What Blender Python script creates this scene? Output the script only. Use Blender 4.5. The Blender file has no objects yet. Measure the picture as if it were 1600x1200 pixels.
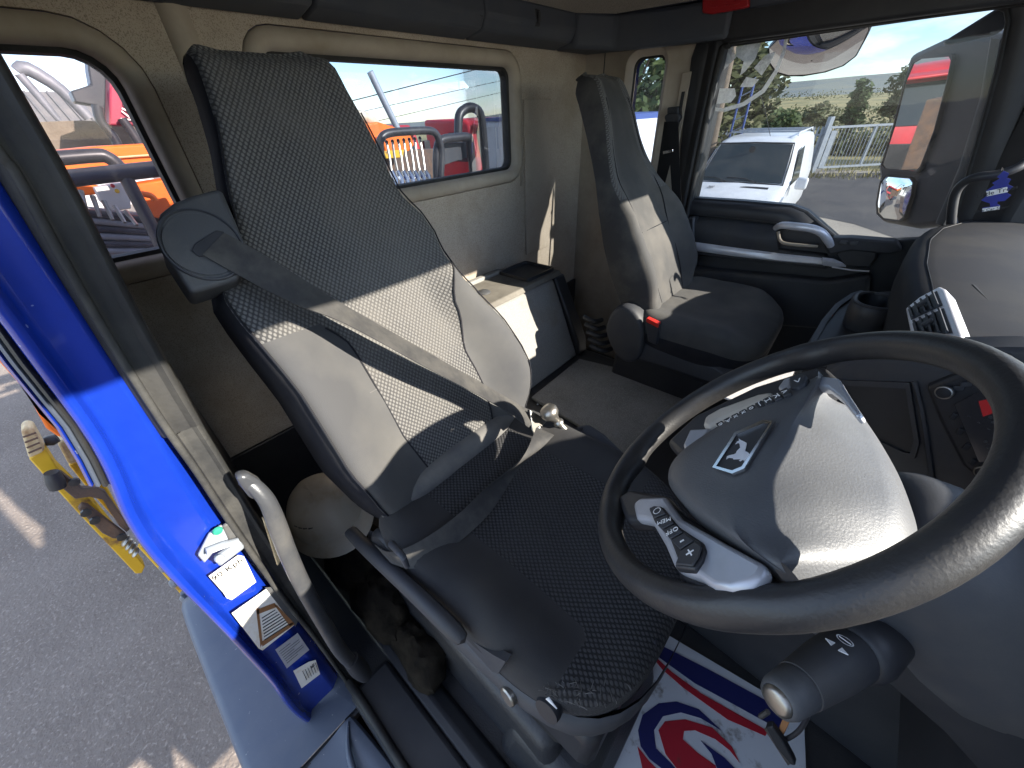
import bpy, bmesh, math, random
from mathutils import Vector, Matrix, noise

random.seed(7)
scene = bpy.context.scene
COL = scene.collection

# ------------------------------------------------------------------ camera
cam_data = bpy.data.cameras.new('camera')
cam_data.sensor_width = 36.0
cam_data.lens = 13.2645
cam_data.clip_start = 0.02
cam_data.clip_end = 6000
cam = bpy.data.objects.new('camera', cam_data)
COL.objects.link(cam)
cam.matrix_world = Matrix(((0.753361,-0.356233,0.552761,0),(0.656397,0.458317,-0.599240,0),(-0.039871,0.814274,0.579109,2.45),(0,0,0,1)))
scene.camera = cam

# ------------------------------------------------------------------ light
SUN = Vector((1.0, 0.30, 0.52)).normalized()          # towards the sun
SUN_EL = math.asin(SUN.z)
SUN_AZ = math.atan2(SUN.x, SUN.y)
world = bpy.data.worlds.new('World')
scene.world = world
world.use_nodes = True
wn = world.node_tree
wn.nodes.clear()
w_out = wn.nodes.new('ShaderNodeOutputWorld')
w_bg = wn.nodes.new('ShaderNodeBackground')
w_sky = wn.nodes.new('ShaderNodeTexSky')
w_sky.sky_type = 'NISHITA'
w_sky.sun_disc = False
w_sky.sun_elevation = SUN_EL
w_sky.sun_rotation = SUN_AZ
w_sky.air_density = 0.9
w_sky.dust_density = 0.15
w_sky.ozone_density = 3.0
w_tc = wn.nodes.new('ShaderNodeTexCoord')
w_map = wn.nodes.new('ShaderNodeMapping')
w_map.inputs['Scale'].default_value = (3.2, 3.2, 14)
w_n = wn.nodes.new('ShaderNodeTexNoise')
w_n.inputs['Scale'].default_value = 1.5
w_n.inputs['Detail'].default_value = 8
w_n.inputs['Roughness'].default_value = 0.62
w_n.inputs['Distortion'].default_value = 0.5
w_r = wn.nodes.new('ShaderNodeValToRGB')
w_r.color_ramp.elements[0].position = 0.46
w_r.color_ramp.elements[0].color = (0, 0, 0, 1)
w_r.color_ramp.elements[1].position = 0.68
w_r.color_ramp.elements[1].color = (0.85, 0.85, 0.85, 1)
w_mix = wn.nodes.new('ShaderNodeMixRGB')
w_mix.inputs[2].default_value = (7.2, 7.4, 7.7, 1)
wn.links.new(w_tc.outputs['Generated'], w_map.inputs['Vector'])
wn.links.new(w_map.outputs['Vector'], w_n.inputs['Vector'])
wn.links.new(w_n.outputs['Fac'], w_r.inputs['Fac'])
wn.links.new(w_r.outputs['Color'], w_mix.inputs['Fac'])
wn.links.new(w_sky.outputs['Color'], w_mix.inputs[1])
wn.links.new(w_mix.outputs['Color'], w_bg.inputs['Color'])
wn.links.new(w_bg.outputs['Background'], w_out.inputs['Surface'])
w_bg.inputs['Strength'].default_value = 0.14

sun_data = bpy.data.lights.new('sun', 'SUN')
sun_data.energy = 4.4
sun_data.angle = math.radians(0.53)
sun_data.color = (1.0, 0.93, 0.82)
sun = bpy.data.objects.new('sun', sun_data)
COL.objects.link(sun)
sun.rotation_euler = (-SUN).to_track_quat('-Z', 'Y').to_euler()

scene.view_settings.view_transform = 'Standard'
scene.view_settings.look = 'None'
scene.view_settings.gamma = 1.0
scene.view_settings.use_curve_mapping = False
scene.view_settings.exposure = 1.95
scene.cycles.max_bounces = 8
scene.cycles.transparent_max_bounces = 24
scene.cycles.use_denoising = True

# ------------------------------------------------------------------ materials
MATS = {}
def M(name, col, rough=.5, metal=0., col2=None, vs=5., lo=.4, hi=.7, bump=0., bs=300., spec=.5,
      coat=0., fleck=None, fs=500., flo=.5, fhi=.62, tex='Object', sheen=0., detail=6.):
    """procedural material: base colour, a second colour in noise patches, fine flecks, fine bump"""
    m = bpy.data.materials.new(name); m.use_nodes = True
    nt = m.node_tree; b = nt.nodes['Principled BSDF']; L = nt.links.new
    b.inputs['Roughness'].default_value = rough
    b.inputs['Metallic'].default_value = metal
    b.inputs['Specular IOR Level'].default_value = spec
    b.inputs['Coat Weight'].default_value = coat
    b.inputs['Coat Roughness'].default_value = .08
    b.inputs['Sheen Weight'].default_value = sheen
    b.inputs['Base Color'].default_value = (*col, 1)
    tc = nt.nodes.new('ShaderNodeTexCoord')
    last = None
    if col2:
        n = nt.nodes.new('ShaderNodeTexNoise'); n.inputs['Scale'].default_value = vs
        n.inputs['Detail'].default_value = detail; n.inputs['Roughness'].default_value = .65
        L(tc.outputs[tex], n.inputs['Vector'])
        r = nt.nodes.new('ShaderNodeMapRange'); r.inputs[1].default_value = lo; r.inputs[2].default_value = hi
        L(n.outputs['Fac'], r.inputs[0])
        mx = nt.nodes.new('ShaderNodeMixRGB'); mx.inputs[1].default_value = (*col, 1); mx.inputs[2].default_value = (*col2, 1)
        L(r.outputs[0], mx.inputs[0]); last = mx.outputs[0]
    if fleck:
        n = nt.nodes.new('ShaderNodeTexNoise'); n.inputs['Scale'].default_value = fs; n.inputs['Detail'].default_value = 2
        L(tc.outputs[tex], n.inputs['Vector'])
        r = nt.nodes.new('ShaderNodeMapRange'); r.inputs[1].default_value = flo; r.inputs[2].default_value = fhi
        L(n.outputs['Fac'], r.inputs[0])
        mx = nt.nodes.new('ShaderNodeMixRGB'); mx.inputs[2].default_value = (*fleck, 1)
        if last: L(last, mx.inputs[1])
        else: mx.inputs[1].default_value = (*col, 1)
        L(r.outputs[0], mx.inputs[0]); last = mx.outputs[0]
    if last: L(last, b.inputs['Base Color'])
    if bump:
        n = nt.nodes.new('ShaderNodeTexNoise'); n.inputs['Scale'].default_value = bs; n.inputs['Detail'].default_value = 3
        L(tc.outputs[tex], n.inputs['Vector'])
        bp = nt.nodes.new('ShaderNodeBump'); bp.inputs['Strength'].default_value = bump
        bp.inputs['Distance'].default_value = .4 / bs
        L(n.outputs['Fac'], bp.inputs['Height']); L(bp.outputs[0], b.inputs['Normal'])
    MATS[name] = m
    return m

def cloth(name, dark, light, dust, plain, plain2, bw=.0082, bh=.0050, pvs=6.):
    """seat cloth: staggered woven cells (UV in metres) where attribute 'plain' < 0, smooth cloth where > 0"""
    m = bpy.data.materials.new(name); m.use_nodes = True
    nt = m.node_tree; b = nt.nodes['Principled BSDF']; L = nt.links.new
    b.inputs['Roughness'].default_value = .9; b.inputs['Specular IOR Level'].default_value = .2
    b.inputs['Sheen Weight'].default_value = .05
    uv = nt.nodes.new('ShaderNodeTexCoord')
    mpn = nt.nodes.new('ShaderNodeMapping'); mpn.inputs['Scale'].default_value = (1.4142/bw, .7071/bh, 1); mpn.inputs['Rotation'].default_value = (0, 0, math.pi/4)
    L(uv.outputs['UV'], mpn.inputs['Vector'])
    vo = nt.nodes.new('ShaderNodeTexVoronoi'); vo.voronoi_dimensions = '2D'; vo.inputs['Scale'].default_value = 1.; vo.inputs['Randomness'].default_value = .08
    L(mpn.outputs[0], vo.inputs['Vector'])
    vr = nt.nodes.new('ShaderNodeMapRange'); vr.interpolation_type = 'SMOOTHSTEP'; vr.inputs[1].default_value = .22; vr.inputs[2].default_value = .52
    L(vo.outputs['Distance'], vr.inputs[0])
    wx = nt.nodes.new('ShaderNodeMixRGB'); wx.inputs[1].default_value = (*light, 1); wx.inputs[2].default_value = (*dark, 1); L(vr.outputs[0], wx.inputs[0])
    def nz(scale, lo, hi, top, vec='Object'):
        n = nt.nodes.new('ShaderNodeTexNoise'); n.inputs['Scale'].default_value = scale; n.inputs['Detail'].default_value = 7
        L(uv.outputs[vec], n.inputs['Vector'])
        r = nt.nodes.new('ShaderNodeMapRange'); r.inputs[1].default_value = lo; r.inputs[2].default_value = hi; r.inputs[4].default_value = top
        L(n.outputs['Fac'], r.inputs[0]); return n, r
    _, r = nz(5.5, .42, .78, .5)
    mx = nt.nodes.new('ShaderNodeMixRGB'); mx.inputs[2].default_value = (*dust, 1)
    L(r.outputs[0], mx.inputs[0]); L(wx.outputs[0], mx.inputs[1])
    _, r2 = nz(pvs, .42, .75, 1.)
    mp = nt.nodes.new('ShaderNodeMixRGB'); mp.inputs[1].default_value = (*plain, 1); mp.inputs[2].default_value = (*plain2, 1)
    L(r2.outputs[0], mp.inputs[0])
    at = nt.nodes.new('ShaderNodeAttribute'); at.attribute_name = 'plain'
    ar = nt.nodes.new('ShaderNodeMapRange'); ar.inputs[1].default_value = -.0006; ar.inputs[2].default_value = .0006
    L(at.outputs['Fac'], ar.inputs[0])
    fin = nt.nodes.new('ShaderNodeMixRGB'); L(ar.outputs[0], fin.inputs[0]); L(mx.outputs[0], fin.inputs[1]); L(mp.outputs[0], fin.inputs[2])
    L(fin.outputs[0], b.inputs['Base Color'])
    fine, _ = nz(700, 0, 1, 1)
    inv = nt.nodes.new('ShaderNodeMath'); inv.operation = 'SUBTRACT'; inv.inputs[0].default_value = 1.; L(vr.outputs[0], inv.inputs[1])
    fm2 = nt.nodes.new('ShaderNodeMath'); fm2.operation = 'MULTIPLY'; fm2.inputs[1].default_value = .25; L(fine.outputs['Fac'], fm2.inputs[0])
    hm = nt.nodes.new('ShaderNodeMixRGB'); L(ar.outputs[0], hm.inputs[0]); L(inv.outputs[0], hm.inputs[1]); L(fm2.outputs[0], hm.inputs[2])
    bp = nt.nodes.new('ShaderNodeBump'); bp.inputs['Strength'].default_value = .55; bp.inputs['Distance'].default_value = .002
    L(hm.outputs[0], bp.inputs['Height']); L(bp.outputs[0], b.inputs['Normal'])
    MATS[name] = m
    return m

def glass(name, tint=(1, 1, 1), dirt=.06, refl=.55, dcol=(.6, .58, .55), ds=9., dots=0.):
    m = bpy.data.materials.new(name); m.use_nodes = True
    nt = m.node_tree; nt.nodes.clear(); L = nt.links.new
    o = nt.nodes.new('ShaderNodeOutputMaterial')
    t = nt.nodes.new('ShaderNodeBsdfTransparent'); t.inputs[0].default_value = (*tint, 1)
    g = nt.nodes.new('ShaderNodeBsdfGlossy'); g.inputs['Roughness'].default_value = .01
    f = nt.nodes.new('ShaderNodeFresnel'); f.inputs[0].default_value = 1.45
    mu = nt.nodes.new('ShaderNodeMath'); mu.operation = 'MULTIPLY'; mu.inputs[1].default_value = refl
    L(f.outputs[0], mu.inputs[0])
    m1 = nt.nodes.new('ShaderNodeMixShader'); L(mu.outputs[0], m1.inputs[0]); L(t.outputs[0], m1.inputs[1]); L(g.outputs[0], m1.inputs[2])
    d = nt.nodes.new('ShaderNodeBsdfDiffuse'); d.inputs[0].default_value = (*dcol, 1)
    tl = nt.nodes.new('ShaderNodeBsdfTranslucent'); tl.inputs[0].default_value = (*dcol, 1)
    ad = nt.nodes.new('ShaderNodeMixShader'); L(d.outputs[0], ad.inputs[1]); L(tl.outputs[0], ad.inputs[2])
    tc = nt.nodes.new('ShaderNodeTexCoord')
    n = nt.nodes.new('ShaderNodeTexNoise'); n.inputs['Scale'].default_value = ds; n.inputs['Detail'].default_value = 9
    n.inputs['Roughness'].default_value = .75
    L(tc.outputs['Object'], n.inputs['Vector'])
    r = nt.nodes.new('ShaderNodeMapRange'); r.inputs[1].default_value = .35; r.inputs[2].default_value = .75
    r.inputs[3].default_value = dirt * .35; r.inputs[4].default_value = dirt * 1.9
    L(n.outputs['Fac'], r.inputs[0])
    m2 = nt.nodes.new('ShaderNodeMixShader'); L(r.outputs[0], m2.inputs[0]); L(m1.outputs[0], m2.inputs[1]); L(ad.outputs[0], m2.inputs[2])
    L(m2.outputs[0], o.inputs[0])
    MATS[name] = m
    return m

def emis(name, col, s):
    m = bpy.data.materials.new(name); m.use_nodes = True
    b = m.node_tree.nodes['Principled BSDF']
    b.inputs['Base Color'].default_value = (.01, .01, .012, 1); b.inputs['Roughness'].default_value = .15
    b.inputs['Emission Color'].default_value = (*col, 1); b.inputs['Emission Strength'].default_value = s
    MATS[name] = m

M('wall_fabric', (.46, .395, .325), .95, col2=(.325, .265, .20), vs=3.2, lo=.45, hi=.72, bump=.35, bs=420, fleck=(.25, .21, .165), fs=520, flo=.52, fhi=.66, spec=.15)
M('wall_mould', (.42, .365, .30), .7, col2=(.32, .27, .21), vs=6, bump=.12, bs=500, spec=.3)
M('box_fabric', (.27, .26, .24), .95, col2=(.215, .175, .13), vs=4.5, lo=.5, hi=.75, bump=.35, bs=420, fleck=(.16, .152, .14), fs=600, flo=.5, fhi=.66, spec=.15)
M('lid_plastic', (.17, .155, .13), .75, col2=(.10, .09, .075), vs=9, bump=.2, bs=400, spec=.3)
M('headliner', (.062, .07, .088), .65, col2=(.08, .086, .098), vs=7, bump=.18, bs=600, spec=.35)
M('ceiling', (.30, .27, .23), .95, bump=.2, bs=400, fleck=(.2, .18, .15), fs=500, spec=.1)
M('plastic_black', (.022, .023, .027), .48, col2=(.034, .034, .037), vs=8, bump=.1, bs=700, spec=.45)
M('plastic_dusty', (.034, .036, .042), .6, col2=(.062, .058, .052), vs=7, lo=.45, hi=.8, bump=.14, bs=600, spec=.4)
M('plastic_grey', (.045, .048, .056), .55, col2=(.075, .074, .073), vs=9, lo=.45, hi=.8, bump=.14, bs=600, spec=.4)
M('plastic_worn', (.062, .064, .068), .55, col2=(.125, .118, .105), vs=11, lo=.45, hi=.8, bump=.18, bs=400, spec=.4)
M('dash_top', (.017, .018, .022), .75, col2=(.032, .031, .030), vs=5, lo=.42, hi=.8, bump=.22, bs=500, spec=.2)
M('silver_trim', (.74, .74, .78), .34, .35, col2=(.64, .64, .68), vs=20, spec=.5)
M('spoke_silver', (.40, .41, .45), .36, .35, col2=(.34, .35, .38), vs=20)
M('chrome', (.62, .62, .64), .16, 1., col2=(.5, .49, .47), vs=14)
M('steel_worn', (.36, .34, .31), .36, .9, col2=(.2, .18, .15), vs=24, bump=.1, bs=160)
cloth('seat_cloth', (.048, .047, .047), (.15, .144, .135), (.16, .147, .13), (.060, .0595, .061), (.098, .094, .087))
cloth('cushion_cloth', (.016, .016, .017), (.056, .055, .057), (.055, .052, .05), (.030, .0295, .031), (.052, .049, .046))
cloth('passenger_seat_cloth', (.06, .058, .057), (.15, .147, .142), (.14, .13, .12), (.056, .055, .054), (.105, .098, .088), .0075, .0042)
M('seat_plain', (.10, .098, .098), .92, col2=(.2, .185, .16), vs=6, lo=.46, hi=.78, bump=.25, bs=700, spec=.15, sheen=.05)
M('seat_side', (.016, .0165, .021), .9, col2=(.03, .029, .03), vs=8, bump=.2, bs=700, spec=.15)
M('cushion_plain', (.018, .0185, .024), .9, col2=(.034, .033, .034), vs=7, bump=.25, bs=700, spec=.18)
M('passenger_cloth', (.05, .049, .049), .93, col2=(.10, .094, .084), vs=8, lo=.44, hi=.78, bump=.25, bs=600, spec=.12)
M('webbing', (.04, .039, .039), .75, col2=(.085, .08, .072), vs=16, bump=.3, bs=900, spec=.25)
M('webbing_black', (.008, .008, .0095), .75, bump=.2, bs=900, spec=.25)
M('thread', (.10, .095, .09), .9)
M('blue_paint', (.004, .024, .25), .26, 0., col2=(.007, .032, .31), vs=7, coat=.6, fleck=(.30, .33, .48), fs=70, flo=.735, fhi=.76)
M('rubber', (.016, .016, .017), .62, col2=(.045, .043, .039), vs=8, lo=.4, hi=.75, bump=.2, bs=200, spec=.35)
M('rubber_weathered_lit', (.026, .026, .026), .72, col2=(.07, .067, .06), vs=7, lo=.42, hi=.68, bump=.25, bs=160, spec=.3)  # weathered rubber, made paler still for its sunlit lower part
M('fairing', (.075, .092, .128), .5, col2=(.105, .118, .145), vs=6, lo=.4, hi=.75, bump=.1, bs=500, spec=.45, fleck=(.25, .25, .26), fs=110, flo=.72, fhi=.76)
M('floor_rubber', (.028, .029, .034), .45, col2=(.046, .044, .042), vs=6, bump=.55, bs=230, spec=.5)
M('carpet', (.24, .232, .218), .97, col2=(.17, .163, .15), vs=7, bump=.9, bs=330, fleck=(.36, .35, .33), fs=420, flo=.52, fhi=.66, spec=.1)
M('dirt_dark', (.012, .010, .008), .95, col2=(.030, .024, .017), vs=14, lo=.42, hi=.7, bump=.5, bs=90, spec=.1)
M('mat_white', (.60, .62, .66), .55, col2=(.14, .11, .08), vs=11, lo=.57, hi=.68, spec=.4, detail=10)
M('mat_blue', (.012, .016, .11), .5, col2=(.02, .018, .05), vs=16, lo=.62, hi=.72, detail=10)
M('mat_red', (.42, .014, .03), .5, col2=(.12, .05, .035), vs=16, lo=.62, hi=.72, detail=10)
M('hat_white', (.50, .45, .37), .42, col2=(.40, .32, .22), vs=9, lo=.5, hi=.72, bump=.1, bs=60, spec=.45)
M('handle_grey', (.048, .05, .055), .34, col2=(.10, .095, .088), vs=9, lo=.45, hi=.8, bump=.15, bs=220, spec=.5)
M('wheel_leather', (.020, .020, .022), .45, col2=(.042, .039, .035), vs=9, lo=.48, hi=.78, bump=.28, bs=320, spec=.5)
M('hub_plastic', (.078, .081, .088), .5, col2=(.10, .103, .108), vs=12, bump=.4, bs=520, spec=.5)
M('thumb_grip', (.52, .48, .42), .4, col2=(.40, .36, .31), vs=20)
M('white_print', (.75, .75, .75), .5)
M('sticker_white', (.80, .77, .72), .5, col2=(.62, .50, .34), vs=22, lo=.5, hi=.75)
M('sticker_silver', (.42, .42, .46), .35, .3, col2=(.55, .54, .55), vs=30)
M('ink', (.012, .012, .014), .6)
M('ink_brown', (.25, .115, .045), .7)
M('ink_green', (.02, .25, .16), .6)
M('red_plastic', (.42, .012, .018), .35, spec=.5)
M('red_buckle', (.5, .02, .012), .4)
M('asphalt', (.165, .135, .115), .95, col2=(.215, .178, .152), vs=1.3, lo=.35, hi=.7, bump=1., bs=38, fleck=(.27, .225, .19), fs=55, flo=.56, fhi=.7, spec=.15)
M('yard_sand', (.33, .295, .25), .97, col2=(.26, .235, .205), vs=.35, lo=.4, hi=.7, bump=.5, bs=30, fleck=(.38, .34, .28), fs=40, flo=.56, fhi=.7, spec=.1)
M('dark_ground', (.07, .069, .073), .95, col2=(.10, .095, .092), vs=.6, bump=.5, bs=30, spec=.15)
M('orange_paint', (.80, .155, .010), .42, col2=(.62, .10, .012), vs=4, lo=.45, hi=.75, spec=.45)
M('red_paint', (.50, .018, .030), .4, col2=(.36, .02, .03), vs=3, spec=.45)
M('crane_red', (.42, .05, .085), .5, col2=(.30, .05, .075), vs=3, spec=.4)
M('yellow_paint', (.62, .36, .012), .5, col2=(.20, .10, .035), vs=9, lo=.54, hi=.66, bump=.15, bs=90, detail=9)
M('cream_paint', (.60, .46, .25), .65, col2=(.33, .19, .085), vs=14, lo=.5, hi=.68, bump=.3, bs=60)
M('rust_brown', (.085, .058, .046), .8, col2=(.15, .085, .05), vs=11, bump=.4, bs=80)
M('black_tube', (.020, .021, .027), .38, col2=(.05, .048, .05), vs=5, spec=.5)
M('grey_steel', (.17, .175, .19), .55, .3, col2=(.24, .24, .25), vs=5)
M('galv', (.34, .37, .41), .5, .3, col2=(.27, .30, .34), vs=6)
M('dusty_board', (.20, .165, .12), .95, col2=(.12, .095, .07), vs=4, lo=.42, hi=.66, bump=.4, bs=40)
M('white_paint', (.72, .73, .75), .32, coat=.3, col2=(.62, .63, .65), vs=4)
M('white_wall', (.62, .62, .60), .8, col2=(.52, .51, .48), vs=1.5)
M('roof_sheet', (.19, .185, .18), .75, col2=(.25, .235, .215), vs=1.2)
M('trim_black', (.02, .02, .022), .5)
M('lamp_glass', (.5, .52, .55), .12, .3)
M('van_glass', (.035, .045, .05), .08, 0., spec=.25)
M('bark', (.085, .065, .045), .9, col2=(.045, .035, .026), vs=9, bump=.6, bs=30)
M('wood_pole', (.17, .13, .095), .9, col2=(.11, .085, .065), vs=8, bump=.4, bs=40)
M('leaf_dark', (.045, .075, .018), .75, col2=(.075, .105, .026), vs=1.3, lo=.35, hi=.7)
M('leaf_olive', (.085, .088, .028), .75, col2=(.055, .07, .02), vs=1.3, lo=.35, hi=.7)
M('hedge_leaf', (.055, .078, .024), .85, col2=(.12, .105, .04), vs=.5, lo=.4, hi=.7)
M('dry_grass', (.30, .25, .11), .95, col2=(.16, .155, .065), vs=.09, lo=.35, hi=.7, detail=9)
M('field', (.33, .27, .12), .97, col2=(.17, .165, .07), vs=.03, lo=.4, hi=.62, detail=9)
M('far_hill', (.14, .165, .165), 1., col2=(.20, .205, .165), vs=.006, lo=.4, hi=.65, detail=9)  # bluish distance haze is mixed into the hill colour
M('tree_blue', (.010, .018, .20), .6, col2=(.014, .022, .25), vs=60)
M('decal_white', (.66, .66, .64), .7)
M('mirror', (.86, .87, .88), .015, 1.)
M('ladder_blue', (.05, .09, .28), .5)
glass('window_glass', (.35, .375, .395), .028)  # cab panes darkened to dim the outdoors against the cabin
glass('rear_glass', (.34, .37, .415), .025, ds=14)
glass('rear_glass_tint', (.52, .48, .51), .045, dcol=(.55, .47, .50), ds=16)
glass('sun_block_glass', (.10, .10, .11), .03)  # near-opaque pane added to keep a sun patch off the ground
glass('screen_glass', (.97, .98, .98), .015)
glass('decal_film', (.8, .8, .8), .6, dcol=(.9, .9, .88))
emis('screen_dark', (.008, .009, .012), .2)
emis('screen_red', (.30, .02, .025), .12)

# ------------------------------------------------------------------ mesh helpers
def _mat(m): return MATS[m] if isinstance(m, str) else m
def V(*a): return Vector(a[0] if len(a) == 1 else a)

def thing(name, label, cat, loc=(0, 0, 0), group=None, kind=None):
    o = bpy.data.objects.new(name, None); COL.objects.link(o)
    o.location = loc; o.empty_display_size = .05
    tag(o, label, cat, group, kind)
    return o
def tag(o, label=None, cat=None, group=None, kind=None):
    if label: o['label'] = label
    if cat: o['category'] = cat
    if group: o['group'] = group
    if kind: o['kind'] = kind
    return o
def world_loc(o):
    v = o.location.copy()
    while o.parent and o.type == 'EMPTY' : o = o.parent; v += o.location
    return v

def mk(name, verts, faces, mat, parent=None, smooth=None, bevel=0., seg=2, sub=0, solid=0., uvs=None, fmat=None, attr=None):
    me = bpy.data.meshes.new(name)
    me.from_pydata([tuple(v) for v in verts], [], faces)
    mats = mat if isinstance(mat, (list, tuple)) else [mat]
    for mm in mats: me.materials.append(_mat(mm))
    if fmat:
        for p, i in zip(me.polygons, fmat): p.material_index = i
    if uvs:
        ul = me.uv_layers.new(name='UVMap')
        for l in me.loops: ul.data[l.index].uv = uvs[l.vertex_index]
    if attr:
        al = me.attributes.new('plain', 'FLOAT', 'POINT')
        for i, q in enumerate(attr): al.data[i].value = q
    bm = bmesh.new(); bm.from_mesh(me); bmesh.ops.recalc_face_normals(bm, faces=bm.faces); bm.to_mesh(me); bm.free()
    return link(name, me, parent, smooth, bevel, seg, sub, solid)

def link(name, me, parent=None, smooth=None, bevel=0., seg=2, sub=0, solid=0.):
    o = bpy.data.objects.new(name, me); COL.objects.link(o)
    if parent is not None:
        o.parent = parent
        if parent.type == 'EMPTY':
            o.matrix_parent_inverse = Matrix.Translation(-parent.location)
    if smooth is not None or bevel:
        for p in me.polygons: p.use_smooth = True
        me.set_sharp_from_angle(angle=math.radians(smooth if smooth is not None else 35))
    if solid:
        md = o.modifiers.new('thickness', 'SOLIDIFY'); md.thickness = solid; md.offset = 0
    if bevel:
        md = o.modifiers.new('bevel', 'BEVEL'); md.width = bevel; md.segments = seg; md.limit_method = 'ANGLE'
        md.angle_limit = math.radians(30); md.harden_normals = False
    if sub:
        md = o.modifiers.new('sub', 'SUBSURF'); md.levels = sub; md.render_levels = sub
    return o

def box(name, x0, x1, y0, y1, z0, z1, mat, parent=None, bevel=0., **k):
    v = [(x, y, z) for x in (x0, x1) for y in (y0, y1) for z in (z0, z1)]
    f = [(0, 1, 3, 2), (4, 6, 7, 5), (0, 4, 5, 1), (2, 3, 7, 6), (0, 2, 6, 4), (1, 5, 7, 3)]
    return mk(name, v, f, mat, parent, bevel=bevel, **k)

def obox(name, c, ex, ey, ez, mat, parent=None, bevel=0., **k):
    """box from centre and three half-axis vectors"""
    c, ex, ey, ez = V(c), V(ex), V(ey), V(ez)
    v = [c + ex*a + ey*b + ez*d for a in (-1, 1) for b in (-1, 1) for d in (-1, 1)]
    f = [(0, 1, 3, 2), (4, 6, 7, 5), (0, 4, 5, 1), (2, 3, 7, 6), (0, 2, 6, 4), (1, 5, 7, 3)]
    return mk(name, v, f, mat, parent, bevel=bevel, **k)

def prism(name, pts, vec, mat, parent=None, bevel=0., **k):
    """polygon pushed along vec into a solid"""
    pts = [V(p) for p in pts]; vec = V(vec); n = len(pts)
    v = pts + [p + vec for p in pts]
    f = [tuple(range(n)), tuple(range(2*n-1, n-1, -1))] + [(i, (i+1) % n, n+(i+1) % n, n+i) for i in range(n)]
    return mk(name, v, f, mat, parent, bevel=bevel, **k)

def catmull(pts, n=6, closed=False):
    pts = [V(p) for p in pts]; out = []; m = len(pts)
    rng = range(m if closed else m-1)
    for i in rng:
        if closed: p0, p1, p2, p3 = pts[i-1], pts[i], pts[(i+1) % m], pts[(i+2) % m]
        else: p0, p1, p2, p3 = pts[max(i-1, 0)], pts[i], pts[i+1], pts[min(i+2, m-1)]
        for j in range(n):
            t = j/n; t2 = t*t; t3 = t2*t
            out.append(.5*((2*p1)+(-p0+p2)*t+(2*p0-5*p1+4*p2-p3)*t2+(-p0+3*p1-3*p2+p3)*t3))
    if not closed: out.append(pts[-1])
    return out

def tube(name, pts, r, mat, parent=None, n=10, sm=0, closed=False, flat=1., up=None, caps=True, smooth=50, data=False):
    """round (or flattened) bar swept along a path; r may be a list"""
    rs = r if isinstance(r, (list, tuple)) else [r]*len(pts)
    P = [V(p) for p in pts]
    if sm:
        R4 = catmull([Vector((q, 0, 0)) for q in rs], sm, closed); P = catmull(P, sm, closed); rs = [q.x for q in R4]
    m = len(P); verts = []; faces = []
    T = []
    for i in range(m):
        a = P[i-1] if (i or closed) else P[0]; b = P[(i+1) % m] if (i < m-1 or closed) else P[-1]
        T.append((b-a).normalized())
    nrm = V(up) if up else (Vector((0, 0, 1)) if abs(T[0].z) < .9 else Vector((1, 0, 0)))
    for i in range(m):
        t = T[i]
        if up: nrm = V(up)
        nrm = (nrm - t*nrm.dot(t)).normalized(); bn = t.cross(nrm)
        for k in range(n):
            a = 2*math.pi*k/n
            verts.append(P[i] + nrm*(math.sin(a)*rs[i]*flat) + bn*(math.cos(a)*rs[i]))
    for i in range(m if closed else m-1):
        j = (i+1) % m
        for k in range(n):
            faces.append((i*n+k, i*n+(k+1) % n, j*n+(k+1) % n, j*n+k))
    if caps and not closed:
        faces += [tuple(range(n-1, -1, -1)), tuple(range((m-1)*n, m*n))]
    if data: return verts, faces
    return mk(name, verts, faces, mat, parent, smooth=smooth)

def loft(name, rings, mat, parent=None, closed=True, caps=True, smooth=40, uvs=None, fmat=None, **k):
    n = len(rings[0]); verts = [V(p) for r in rings for p in r]; faces = []
    for i in range(len(rings)-1):
        for j in range(n if closed else n-1):
            faces.append((i*n+j, i*n+(j+1) % n, (i+1)*n+(j+1) % n, (i+1)*n+j))
    fm = list(fmat) if fmat else None
    if caps and closed:
        faces += [tuple(range(n-1, -1, -1)), tuple(range((len(rings)-1)*n, len(rings)*n))]
        if fm is not None: fm += [0, 0]
    return mk(name, verts, faces, mat, parent, smooth=smooth, uvs=uvs, fmat=fm, **k)

def lathe(name, prof, o, ax, mat, parent=None, n=20, smooth=40, **k):
    """profile (radius, height) turned about an axis through o"""
    ax = V(ax).normalized(); o = V(o)
    a = ax.orthogonal().normalized(); b = ax.cross(a)
    rings = [[o + ax*h + (a*math.cos(2*math.pi*i/n) + b*math.sin(2*math.pi*i/n))*max(r, 1e-4) for i in range(n)] for r, h in prof]
    return loft(name, rings, mat, parent, smooth=smooth, **k)

def ribbon(name, pts, wv, mat, parent=None, th=.0016, sm=6, smooth=60):
    """webbing: centre line and half-width vectors"""
    P = catmull(pts, sm); W = catmull(wv, sm); rings = []
    for i, (p, w) in enumerate(zip(P, W)):
        t = (P[min(i+1, len(P)-1)] - P[max(i-1, 0)]).normalized(); nn = t.cross(w).normalized()*th*.5
        rings.append([p-w-nn, p-w*.4-nn*1.2, p+w*.4-nn*1.2, p+w-nn, p+w+nn, p+w*.4+nn*1.2, p-w*.4+nn*1.2, p-w+nn])
    return loft(name, rings, mat, parent, smooth=smooth)

def rr(a0, a1, b0, b1, r, k=5):
    """rounded rectangle as 2-D points"""
    out = []
    for cx, cy, s in ((a1-r, b1-r, 0), (a0+r, b1-r, 1), (a0+r, b0+r, 2), (a1-r, b0+r, 3)):
        for i in range(k+1):
            t = math.pi/2*(s + i/k); out.append((cx+r*math.cos(t), cy+r*math.sin(t)))
    return out

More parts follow.
